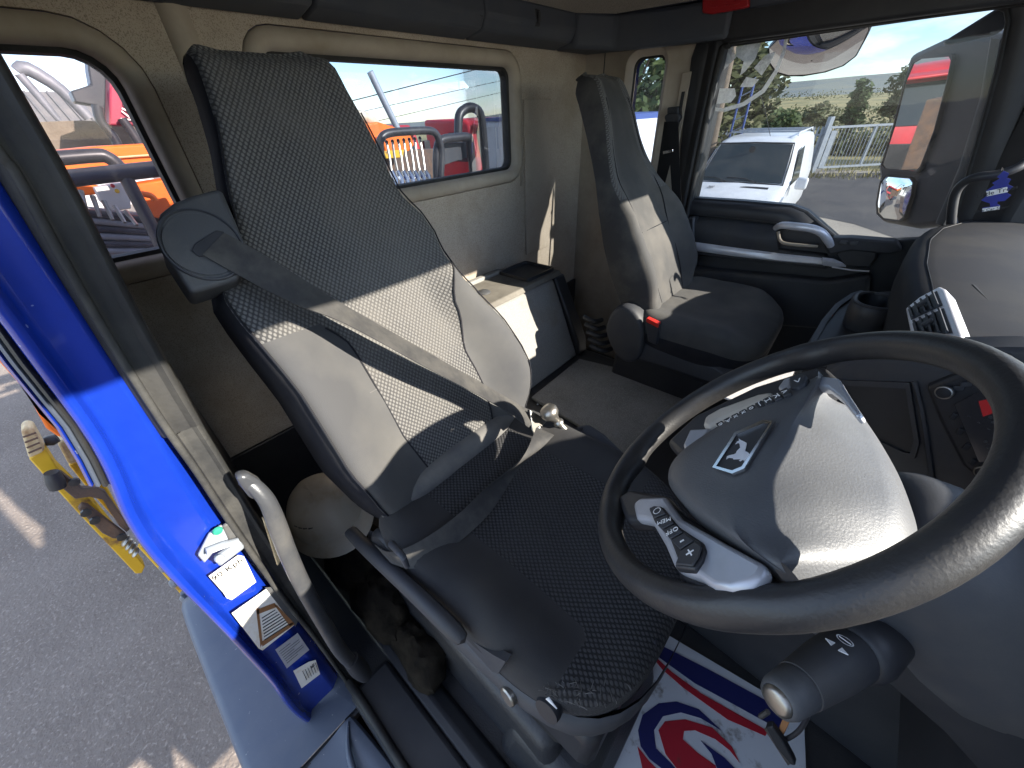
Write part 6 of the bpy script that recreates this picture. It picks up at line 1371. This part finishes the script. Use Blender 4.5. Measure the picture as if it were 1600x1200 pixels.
tube('screen_edge', [vp(.885, -.83, 1.10)+ofw*.6, vp(.885, -.4, 1.10)+ofw*2, vp(.885, .4, 1.10)+ofw*2, vp(.885, .83, 1.10)+ofw*.6, vp(1.3, .78, 1.46)+ofw, vp(1.66, .715, 1.77)+ofw, vp(1.66, 0, 1.77)+ofw*2.5, vp(1.66, -.715, 1.77)+ofw, vp(1.3, -.78, 1.46)+ofw], .016, 'trim_black', wsn, n=6, closed=True)
for l in (-.25, .35):
    tube('wiper', [vp(.86, l, 1.12)+ofw*2, vp(.95, l-.25, 1.17)+ofw*2.6, vp(.96, l-.6, 1.18)+ofw*2.4], .010, 'trim_black', wsn, n=5)
# things behind the screen: dashboard top, wheel, seats (dark shapes), mirror
lathe('interior_mirror', [(.001, 0), (.06, .002), (.065, .012), (.001, .016)], vp(1.46, .0, 1.66)+ofw*2.7, tuple(-VA), 'trim_black', wsn, n=14)
prism('side_window', [vp(1.05, .935, 1.08), vp(1.35, .90, 1.32), vp(1.75, .845, 1.66), vp(2.3, .845, 1.70), vp(2.3, .935, 1.08)], tuple(VS*.012), 'van_glass', van)
prism('side_window', [vp(1.05, -.935, 1.08), vp(1.35, -.90, 1.32), vp(1.75, -.845, 1.66), vp(2.3, -.845, 1.70), vp(2.3, -.935, 1.08)], tuple(-VS*.012), 'van_glass', van)
for s_ in (-1, 1):
    m_ = obox('door_mirror', vp(1.12, s_*1.12, 1.12), VS*.11, VA*.06, (0, 0, .12), 'white_paint', van, bevel=.05, seg=3)
    obox('mirror_glass', vp(1.19, s_*1.12, 1.12), VS*.085, VA*.004, (0, 0, .095), 'mirror', m_)
    loft('headlight', [[vp(.10, s_*.60, .66), vp(.22, s_*.90, .70), vp(.50, s_*.945, .92), vp(.30, s_*.70, .90)], [vp(.04, s_*.60, .66), vp(.18, s_*.93, .70), vp(.46, s_*.965, .96), vp(.22, s_*.70, .95)]], 'lamp_glass', van, smooth=40)
    for s in (.95, 3.95):
        wl = lathe('wheel', [(.19, -.10), (.31, -.10), (.335, -.07), (.335, .07), (.31, .10), (.19, .10)], vp(s, s_*.86, .335), tuple(VS), 'rubber', van, n=26)
        lathe('rim', [(.19, -.06), (.19, .06), (.05, .07), (.001, .07)], vp(s, s_*.88, .335), tuple(VS*s_), 'silver_trim', wl, n=20)
    tube('roof_rail', [vp(1.95, s_*.70, 1.90), vp(2.05, s_*.70, 1.945), vp(4.4, s_*.70, 1.945), vp(4.5, s_*.70, 1.90)], .016, 'trim_black' if s_ < 0 else 'white_paint', van, n=6)
for s in (2.3, 3.1, 3.9): tube('roof_bar', [vp(s, -.70, 1.955), vp(s, .70, 1.955)], .018, 'galv', van, n=6)
prism('bonnet_vent', [vp(.62, .10, 1.052), vp(.62, .62, 1.045), vp(.72, .62, 1.062), vp(.72, .10, 1.072)], (0, 0, .012), 'trim_black', van)
prism('grille', [vp(-.012, -.5, .45), vp(-.012, .5, .45), vp(.01, .55, .72), vp(.01, -.55, .72)], tuple(-VA*.02), 'trim_black', van)
text('bonnet_lettering', 'CARE\n0800\nFLEET', vp(.55, -.45, 1.055), VS, VA*.6+Vector((0, 0, .1)), .055, 'grey_steel', van, .002)
tube('aerial', [vp(1.85, .2, 1.9), vp(1.65, .0, 2.35), vp(1.4, -.2, 2.75)], .006, 'trim_black', van, n=5)

# ---- white lorry seen through the quarter window
wl_ = thing('white_lorry', 'white lorry cab with a blue stripe seen through the narrow quarter window', 'truck', (-3.6, 6.8, G))
prism('cab_body', [(-2.850, 5.7, G+.6), (-2.770, 5.7, 1.75), (-3.000, 5.7, 2.36), (-5.650, 5.7, 2.42), (-5.650, 5.7, G+.6)], (0, 2.4, 0), 'white_paint', wl_, bevel=.08, seg=3)
prism('blue_band', [(-3.010, 5.688, 2.33), (-5.630, 5.688, 2.39), (-5.630, 5.688, 2.44), (-3.010, 5.688, 2.40)], (0, 2.42, 0), 'ladder_blue', wl_)
prism('side_window', [(-3.070, 5.692, 1.55), (-3.090, 5.692, 2.1), (-3.400, 5.692, 2.12), (-3.400, 5.692, 1.55)], (0, .012, 0), 'van_glass', wl_, bevel=.004)
prism('side_window', [(-3.480, 5.692, 1.45), (-3.480, 5.692, 2.08), (-3.750, 5.692, 2.08), (-3.750, 5.692, 1.45)], (0, .012, 0), 'van_glass', wl_, bevel=.004)
prism('lower_stripe', [(-2.800, 5.69, 1.12), (-5.650, 5.69, 1.12), (-5.650, 5.69, 1.2), (-2.800, 5.69, 1.2)], (0, .01, 0), 'ladder_blue', wl_)
for s in (-3.5, -5.0):
    w_ = lathe('wheel', [(.25, -.14), (.44, -.14), (.48, -.1), (.48, .1), (.44, .14), (.25, .14)], (s, 5.9, G+.48), (0, 1, 0), 'rubber', wl_, n=24)
    lathe('rim', [(.25, -.1), (.24, .0), (.05, -.06), (.001, -.06)], (s, 5.9, G+.48), (0, 1, 0), 'grey_steel', w_, n=18)

# ================================================================== BEHIND THE CAB
K_ = 1.5
def tubeb(name, pts, r, *a, **k):
    return tube(name, pts, [q*K_ for q in r] if isinstance(r, (list, tuple)) else r*K_, *a, **k)
# crane base and guard bars seen through the near rear window
cr = thing('loader_crane', 'orange loader crane base with valve block and red column behind the cab', 'crane', (-2.1, .4, 1.2))
ob = prism('base_beam', [(-3.0220,-0.0999,2.3952),(-3.0220,0.0999,2.3989),(-3.0220,0.3082,2.4073),(-3.0220,0.6038,2.4047),(-3.0220,0.8115,2.4009),(-3.0220,0.7861,2.2677),(-3.0220,0.5989,2.2801),(-3.0220,0.3238,2.2908),(-3.0220,0.0622,2.3296),(-3.0220,-0.1342,2.3353)], (-.25, 0, 0), 'orange_paint', cr, bevel=.01)
tubeb('trim_line', [(-3.0070,0.3296,2.3564),(-3.0070,0.4732,2.3557),(-3.0070,0.7832,2.3463)], .003, 'cream_paint', ob, n=5)
prism('base_cheek', [(-2.9450,0.3691,2.2361),(-2.9450,0.5115,2.2431),(-2.9450,0.7156,2.2321),(-2.9450,0.5805,1.9267),(-2.9450,0.3793,1.9632),(-2.9450,0.3395,2.0395),(-2.9450,0.3688,2.1692)], (-.15, 0, 0), 'orange_paint', cr, bevel=.008)
prism('base_plate', [(-2.9760,-0.0185,2.2621),(-2.9760,0.2008,2.2556),(-2.9760,0.2411,2.2389),(-2.9760,0.2012,2.2094),(-2.9760,0.1028,2.2121),(-2.9760,-0.0265,2.1704)], (-.1, 0, 0), 'orange_paint', cr, bevel=.006)
tubeb('orange_hose', [(-2.8520,0.3451,2.2387),(-2.8520,0.3631,2.2011),(-2.8520,0.3927,2.1849),(-2.8520,0.3996,2.1595)], .010, 'orange_paint', cr, n=8, sm=4)
vb = prism('valve_block', [(-2.7900,0.1975,2.2504),(-2.7900,0.3022,2.2617),(-2.7900,0.3074,2.2075),(-2.7900,0.2826,2.1473),(-2.7900,0.2109,2.1477),(-2.7900,0.1900,2.1910)], (-.08, 0, 0), 'white_wall', cr, bevel=.004)
lathe('red_cap', [(.008, 0), (.008, .012), (.001, .014)], (-2.7750,0.2613,2.2512), (1, 0, .3), 'red_plastic', vb, n=10)
lathe('yellow_cap', [(.009, 0), (.009, .01), (.001, .012)], (-2.7750,0.2665,2.2284), (1, 0, .3), 'yellow_paint', vb, n=10)
prism('yellow_tag', [(-2.7590,0.1028,2.2151),(-2.7590,0.1221,2.2228),(-2.7590,0.1384,2.1906),(-2.7590,0.1189,2.1746)], (-.02, 0, 0), 'yellow_paint', cr)
for i in range(5):
    a = lerp((-2.7280,0.1428,2.2511), (-2.7280,0.2505,2.1468), i/4); b = lerp((-2.6660,0.1126,2.1628), (-2.6660,0.2564,2.0883), i/4)
    tubeb('valve_lever', [a, b], [.007, .005], 'steel_worn', cr, n=7)
for i in range(6):
    a = lerp((-2.7900,0.0916,2.1680), (-2.7900,0.0688,1.9918), i/5); b = lerp((-2.7900,0.3313,2.0811), (-2.7900,0.3307,1.9283), i/5)
    tubeb('valve_rod', [a, lerp(a, b, .5), b], .012 - .001*(i % 2), 'grey_steel' if i % 2 else 'black_tube', cr, n=8)
prism('manifold', [(-2.9450,0.0601,2.1871),(-2.9450,0.4485,2.0590),(-2.9450,0.4288,1.8124),(-2.9450,0.0305,1.8845)], (-.1, 0, 0), 'grey_steel', cr, bevel=.01)
cl_ = prism('column', [(-3.5650,0.6809,2.8938),(-3.5650,0.8059,2.9022),(-3.5650,0.7548,2.4867),(-3.5650,0.4715,2.4979)], (-.3, 0, 0), 'crane_red', cr, bevel=.01)
a, b = V((-3.5500,0.5753,2.5252)), V((-3.5500,0.6954,2.7192))
text('column_lettering', 'VISION', lerp(a, b, .5), b-a, V((-3.5500,0.5973,2.6352))-V((-3.5500,0.6693,2.6291)), .085, 'sticker_white', cl_, .001)
prism('slew_post', [(-3.7200,0.5967,2.9054),(-3.7200,0.7105,2.9130),(-3.7200,0.5026,2.5028),(-3.7200,0.4637,2.5267),(-3.7200,0.4829,2.5984),(-3.7200,0.4005,2.6145),(-3.7200,0.4066,2.6677),(-3.7200,0.4513,2.6798),(-3.7200,0.5114,2.6981),(-3.7200,0.5336,2.7627)], (-.15, 0, 0), 'black_tube', cr, bevel=.008)
for pts in ([(-3.5340,0.4642,2.5909),(-3.5340,0.4430,2.5167),(-3.5340,0.4607,2.4382),(-3.5340,0.4559,2.3574)], [(-3.5340,0.5418,2.5289),(-3.5340,0.5553,2.4653),(-3.5340,0.5644,2.3759)], [(-3.5340,0.6699,2.5727),(-3.5340,0.7048,2.5466),(-3.5340,0.7249,2.5071)]):
    tubeb('hose', pts, .016, 'black_tube', cr, n=8, sm=4)
lk = tubeb('knuckle_boom', [(-11.6250,0.7546,3.3826),(-11.6250,0.8960,3.4203),(-11.6250,1.1540,3.1477),(-11.6250,1.3200,2.7234)], [.055, .075, .065, .06], 'grey_steel', cr, n=8, sm=3)
tubeb('boom_cylinder', [(-11.4700,0.7410,3.3371),(-11.4700,0.8109,3.0492),(-11.4700,0.8821,2.7043)], [.042, .042, .03], 'grey_steel', cr, n=8)
bh = prism('headboard', [(-4.2630,0.1138,2.5383),(-4.2630,0.4462,2.5407),(-4.2630,0.9026,2.4939),(-4.2630,0.8917,2.3112),(-4.2630,0.0618,2.3412)], (-.06, 0, 0), 'dusty_board', None, bevel=.004)
tag(bh, 'dusty brown board standing behind the orange crane base', 'board')
gb = thing('guard_rail', 'bent dark tube guard rail in front of the orange crane base', 'guard rail', (-1.62, .2, 1.3))
tubeb('bar', [(-2.6660,-0.0841,2.3800),(-2.6660,0.0739,2.3788),(-2.6660,0.2552,2.3799),(-2.6660,0.2892,2.3697),(-2.6660,0.3071,2.3431),(-2.6660,0.3118,2.3067),(-2.6660,0.3082,2.2809)], .0185, 'black_tube', gb, n=12, sm=5)
tubeb('bar', [(-2.5730,-0.0441,2.3004),(-2.5730,0.0883,2.3091),(-2.5730,0.2967,2.3122),(-2.5730,0.5675,2.3158)], .022, 'black_tube', gb, n=12)
tubeb('bar', [(-2.5730,0.3023,2.2964),(-2.5730,0.2998,2.2026),(-2.5730,0.2966,2.0913),(-2.5730,0.2907,1.9940)], .018, 'black_tube', gb, n=12)

# guard bars and levers seen through the wide rear window
g2_ = thing('lever_guard', 'black hooped tube guard around a row of chrome control levers', 'guard rail', (-1.6, 1.2, 1.3))
tubeb('hoop', [(-2.4800,1.5366,1.9917),(-2.4800,1.5580,2.1798),(-2.4800,1.5667,2.3141),(-2.4800,1.5908,2.3672),(-2.4800,1.6539,2.3909),(-2.4800,1.8133,2.3935),(-2.4800,1.9622,2.3901),(-2.4800,2.0261,2.3723),(-2.4800,2.0516,2.3256),(-2.4800,2.0601,2.2474),(-2.4800,2.0092,2.0475)], .016, 'black_tube', g2_, n=12, sm=5)
tubeb('hoop', [(-2.5110,1.9932,1.9608),(-2.5110,2.0226,2.1696),(-2.5110,2.0594,2.2942),(-2.5110,2.1142,2.3296),(-2.5110,2.2389,2.3343),(-2.5110,2.3559,2.3318),(-2.5110,2.3846,2.2971),(-2.5110,2.3811,2.1255),(-2.5110,2.3715,1.9523)], .019, 'black_tube', g2_, n=12, sm=5)
tubeb('hoop', [(-2.8680,2.5594,2.1539),(-2.8680,2.5973,2.3834),(-2.8680,2.6261,2.4706),(-2.8680,2.6902,2.5083),(-2.8680,2.7663,2.5202),(-2.8680,2.8402,2.5012),(-2.8680,2.8804,2.4458),(-2.8680,2.8922,2.2747),(-2.8680,2.8935,1.9930),(-2.8680,2.8895,1.8000)], .024, 'black_tube', g2_, n=12, sm=5)
prism('gauge_panel', [(-2.5730,2.1619,2.3029),(-2.5730,2.3955,2.2964),(-2.5730,2.3938,2.1933),(-2.5730,2.1481,2.1637)], (-.02, 0, 0), 'plastic_grey', g2_, bevel=.004)
cl2 = thing('control_levers', 'row of chrome crane control levers behind the rear window', 'levers', (-1.62, 1.2, 1.9))
for i in range(7):
    t = i/6
    a = lerp((-2.5730,1.6832,2.3409), (-2.5730,1.9585,2.3465), t); b = lerp((-2.5110,1.6376,2.1775), (-2.5110,1.9118,2.1484), t); c = lerp((-2.4490,1.6095,2.0774), (-2.4490,1.8959,2.0883), t)
    lv2 = tubeb('lever', [a, lerp(a, b, .5)+Vector((0, .004*(-1)**i, 0)), b], .0055, 'steel_worn', cl2, n=7)
    tubeb('clevis', [b, lerp(b, c, .5)+Vector((0, .01, 0)), c], [.011, .013, .009], 'chrome', lv2, n=8)
    tubeb('link', [lerp(b, c, .3)+Vector((.01, -.012, 0)), c + Vector((0, .02, -.01))], .006, 'chrome', lv2, n=6)
    lathe('lever_ball', [(.001, -.012), (.009, -.008), (.011, 0), (.009, .008), (.001, .012)], a, (0, 0, 1), 'plastic_black', lv2, n=10)
om = thing('orange_machine', 'orange and yellow machine arm behind the chrome levers', 'machine', (-3.4, 2.3, G))
prism('arm', [(-5.2700,3.0854,2.4268),(-5.2700,3.3732,2.4569),(-5.2700,3.8515,2.3225),(-5.2700,3.9038,2.1670),(-5.2700,3.7971,2.0966),(-5.2700,3.0026,2.1565)], (-.3, 0, 0), 'orange_paint', om, bevel=.02)
prism('bucket', [(-5.1150,3.2848,2.2928),(-5.1150,3.6443,2.2875),(-5.1150,3.6855,2.1070),(-5.1150,3.3117,2.1062)], (-.2, 0, 0), 'orange_paint', om, bevel=.01)
prism('yellow_guard', [(-5.0840,3.2418,2.1409),(-5.0840,3.5830,2.1300),(-5.0840,3.5403,2.0436),(-5.0840,3.2761,2.0513)], (-.1, 0, 0), 'yellow_paint', om, bevel=.008)
tubeb('white_hose', [(-5.4250,3.1328,2.5226),(-5.4250,3.2601,2.5191),(-5.4250,3.3796,2.4742),(-5.4250,3.4565,2.4008)], .045, 'hat_white', om, n=8, sm=4)
prism('dark_frame', [(-5.2700,2.9941,2.1288),(-5.2700,4.3904,2.0852),(-5.2700,4.3759,1.2989),(-5.2700,2.7928,1.4711)], (-.3, 0, 0), 'rust_brown', om, bevel=.01)
sp = tubeb('steel_post', [(-6.5100,4.2089,3.0826),(-6.5100,4.3595,2.7219),(-6.5100,4.5455,2.2936)], .035, 'galv', None, n=10); tag(sp, 'thin grey steel post leaning up behind the chrome levers', 'post')
# red lorries parked in the yard behind
def red_lorry(label, y0, y1, xf, ztop, lettering=None):
    t = thing('red_lorry', label, 'truck', (xf-1, (y0+y1)/2, G), 'red lorries parked behind')
    prism('cab', [(xf, y0, G+.5), (xf+.02, y0, 1.35), (xf-.25, y0, ztop-.12), (xf-.45, y0, ztop), (xf-2.2, y0, ztop+.03), (xf-2.2, y0, G+.5)], (0, y1-y0, 0), 'red_paint', t, bevel=.08, seg=3)
    prism('windscreen', [(xf+.015, y0+.16, 1.36), (xf+.015, y1-.16, 1.36), (xf-.2, y1-.24, ztop-.28), (xf-.2, y0+.24, ztop-.28)], (.02, 0, .01), 'van_glass', t, bevel=.008)
    prism('sun_visor', [(xf-.19, y0+.1, ztop-.22), (xf+.12, y0+.1, ztop-.20), (xf+.12, y0+.1, ztop-.15), (xf-.2, y0+.1, ztop-.1)], (0, y1-y0-.2, 0), 'red_paint', t, bevel=.02)
    prism('side_glass', [(xf-.15, y0-.012, 1.4), (xf-.35, y0-.012, ztop-.3), (xf-1.1, y0-.012, ztop-.3), (xf-1.1, y0-.012, 1.4)], (0, .01, 0), 'van_glass', t)
    prism('grille', [(xf+.02, y0+.3, .55), (xf+.02, y1-.3, .55), (xf+.03, y1-.3, 1.05), (xf+.03, y0+.3, 1.05)], (.02, 0, 0), 'trim_black', t, bevel=.01)
    for y in (y0+.25, y1-.25):
        obox('headlight', (xf+.03, y, .45), (.03, 0, 0), (0, .16, 0), (0, 0, .1), 'lamp_glass', t, bevel=.02)
        w_ = lathe('wheel', [(.25, -.14), (.44, -.14), (.48, -.1), (.48, .1), (.44, .14), (.25, .14)], (xf-.9, y, G+.48), (0, 1, 0), 'rubber', t, n=20)
        obox('door_mirror', (xf-.1, y + (-.42 if y < (y0+y1)/2 else .42), 1.75), (.05, 0, 0), (0, .1, 0), (0, 0, .25), 'trim_black', t, bevel=.02)
    if lettering: text('maker_lettering', lettering, (-8.9400,9.5070,1.1748), (0, 1, 0), (0, 0, 1), .26, 'white_print', t, .004)
    return t
red_lorry('red lorry with white maker lettering under its dark windscreen, far right of rear window', 8.75, 11.2, -9.0, 2.42, 'SCANIA')
red_lorry('red lorry with domed roof seen between the black tube hoops', 5.0, 7.4, -9.6, 2.36)
# overhead wires
for k, (a, b) in enumerate((((-30.0000,16.9908,3.6546), (-30.0000,32.0506,6.1753)), ((-34.0000,18.9964,3.0050), (-34.0000,40.2881,5.8581)), ((-34.0000,19.9056,2.3001), (-34.0000,40.2422,4.8714)))):
    a, b = V(a), V(b); d = b-a
    w_ = tube('overhead_wire', [a - d*1.5, a, b, b + d*1.5], .035 if k == 0 else .022, 'trim_black', None, n=5)
    tag(w_, ('thick black overhead wire, topmost in the rear window' if k == 0 else ('thin overhead wire, middle of three in the rear window' if k == 1 else 'thin overhead wire, lowest of three in the rear window')), 'wire', 'overhead wires')
# sheds seen far behind
sh1 = thing('grey_shed', 'low shed with grey corrugated roof far behind the crane', 'building', (-30, 3, G))
prism('wall', [(-26, -8, G), (-26, 4, G), (-26, 4, 2.6), (-26, -8, 2.6)], (-10, 0, 0), 'white_wall', sh1)
rf = prism('roof', [(-25.6, -8.3, 2.62), (-25.6, 4.3, 2.62), (-29, 4.3, 4.0), (-29, -8.3, 4.0)], (-.1, 0, .12), 'roof_sheet', sh1)
for i in range(36):
    y = -8.1+i*.35
    tube('roof_rib', [(-25.6, y, 2.66+.08), (-29, y, 4.04+.08)], .05, 'roof_sheet', rf, n=5)
box('gutter', -25.7, -25.5, -8.3, 4.3, 2.5, 2.66, 'galv', sh1)
# ================================================================== STABILISER LEG BEHIND THE STEP (LEFT EDGE)
sl = thing('stabiliser_leg', 'worn yellow stabiliser leg with rusty lever below the blue pillar', 'stabiliser', (-1.7, -.4, .9))
prism('beam', [(-1.7000,-0.3905,1.6397),(-1.7000,-0.3475,1.6506),(-1.7000,-0.3596,1.5815),(-1.7000,-0.3647,1.3847),(-1.7000,-0.3977,1.0231),(-1.7000,-0.4194,1.0001),(-1.7000,-0.4328,1.0147),(-1.7000,-0.4095,1.3923)], (-.05, 0, 0), 'yellow_paint', sl, bevel=.004)
prism('beam', [(-1.7800,-0.3544,1.5249),(-1.7800,-0.3114,1.5211),(-1.7800,-0.3248,1.3928),(-1.7800,-0.3538,1.2380),(-1.7800,-0.3743,1.2360),(-1.7800,-0.3647,1.4020)], (-.05, 0, 0), 'yellow_paint', sl, bevel=.004)
prism('worn_cap', [(-1.6850,-0.3546,1.7355),(-1.6850,-0.3407,1.7436),(-1.6850,-0.3289,1.7327),(-1.6850,-0.3445,1.6576),(-1.6850,-0.3570,1.6478),(-1.6850,-0.3870,1.6468)], (-.06, 0, 0), 'cream_paint', sl, bevel=.006)
prism('worn_cap', [(-1.7650,-0.3325,1.6187),(-1.7650,-0.3192,1.6262),(-1.7650,-0.3045,1.6152),(-1.7650,-0.3100,1.5299),(-1.7650,-0.3217,1.5236),(-1.7650,-0.3502,1.5349)], (-.06, 0, 0), 'cream_paint', sl, bevel=.006)
for i in range(4):
    tube('cap_groove', [lerp((-1.6830,-0.3595,1.7193), (-1.6830,-0.3803,1.6567), i/3.5), lerp((-1.6830,-0.3328,1.7182), (-1.6830,-0.3512,1.6586), i/3.5)], .003, 'rust_brown', sl, n=5)
prism('rusty_lever', [(-1.6700,-0.3682,1.5799),(-1.6700,-0.3561,1.5691),(-1.6700,-0.3507,1.4849),(-1.6700,-0.3253,1.4641),(-1.6700,-0.3164,1.4351),(-1.6700,-0.3404,1.2435),(-1.6700,-0.3552,1.2364),(-1.6700,-0.3567,1.2783),(-1.6700,-0.3364,1.4095),(-1.6700,-0.3539,1.4410),(-1.6700,-0.3819,1.4588),(-1.6700,-0.3829,1.5188)], (-.02, 0, 0), 'rust_brown', sl, bevel=.003)
prism('rusty_link', [(-1.6650,-0.3943,1.4209),(-1.6650,-0.3786,1.4323),(-1.6650,-0.3703,1.4167),(-1.6650,-0.3593,1.2298),(-1.6650,-0.3706,1.2146),(-1.6650,-0.3923,1.2452),(-1.6650,-0.3999,1.2864)], (-.02, 0, 0), 'rust_brown', sl, bevel=.004)
for q in ((-1.6550,-0.3841,1.4047), (-1.6550,-0.3836,1.3608), (-1.6550,-0.3477,1.5292), (-1.6550,-0.3690,1.2432)):
    lathe('pivot_bolt', [(.014, 0), (.014, .01), (.001, .012)], q, (1, 0, 0), 'trim_black', sl, n=8)
tube('handle_grip', [(-1.6550,-0.3689,1.5912),(-1.6550,-0.3783,1.5573),(-1.6550,-0.3854,1.5329)], [.017, .022, .020], 'plastic_black', sl, n=12)
tube('handle_grip', [(-1.7400,-0.3447,1.6549),(-1.7400,-0.3319,1.6509),(-1.7400,-0.3168,1.6510)], [.014, .018, .014], 'plastic_black', sl, n=12)
for i in range(4):
    c = lerp((-1.6600,-0.3721,1.2131), (-1.6600,-0.3754,1.1444), i/3)
    lathe('spring_coil', [(.016, -.004), (.021, 0), (.016, .004)], c, (.1, .55, -.8), 'steel_worn', sl, n=12)
ch2 = thing('chain_rail', 'orange yellow rail with grey discs behind the blue pillar foot', 'rail', (-1.4, -.3, 1.1))
tube('rail', [(-1.4500,-0.3035,1.3242),(-1.4500,-0.3128,1.1527),(-1.4500,-0.3263,0.9479)], [.012, .011, .011], 'yellow_paint', ch2, n=8)
for q in ((-1.4300,-0.3079,1.1997), (-1.4300,-0.3205,1.1124), (-1.4300,-0.3317,1.0154)):
    lathe('disc', [(.017, -.01), (.018, 0), (.012, .008), (.001, .009)], q, (.3, -1, .2), 'grey_steel', ch2, n=12)
os_ = prism('orange_side_rail', [(-1.5500,-0.2243,2.0831),(-1.5500,-0.2397,2.0172),(-1.5500,-0.2496,1.9292),(-1.5500,-0.2679,1.8234),(-1.5500,-0.2568,1.7603),(-1.5500,-0.2665,1.7318),(-1.5500,-0.2803,1.7368),(-1.5500,-0.2859,1.7759),(-1.5500,-0.2619,1.8938),(-1.5500,-0.2571,2.0253)], (-.08, 0, 0), 'orange_paint', None, bevel=.006)
tag(os_, 'orange edge of the truck body beside the blue cab at the left', 'side rail')
# truck chassis body under the cab so that it does not float
chs = thing('truck_chassis', 'dark truck chassis and wheels under the cab', 'chassis', (-1, .9, G))
for y in (.45, 1.35): box('frame_rail', -7, .7, y-.06, y+.06, .55, .85, 'trim_black', chs)
box('deck', -7.5, -2.85, -.15, 1.95, 1.15, 1.3, 'rust_brown', chs)
for x in (.1, -4.6):
    for y in (.05, 1.75):
        w_ = lathe('wheel', [(.28, -.15), (.47, -.15), (.51, -.11), (.51, .11), (.47, .15), (.28, .15)], (x, y, G+.51), (0, 1, 0), 'rubber', chs, n=26)
        lathe('rim', [(.28, -.1), (.27, .02), (.1, -.03), (.001, -.03)], (x, y, G+.51), (0, 1, 0), 'grey_steel', w_, n=20)
box('cab_underside', XR-.06, .78, -.1, 1.93, 1.0, 1.165, 'trim_black', chs)
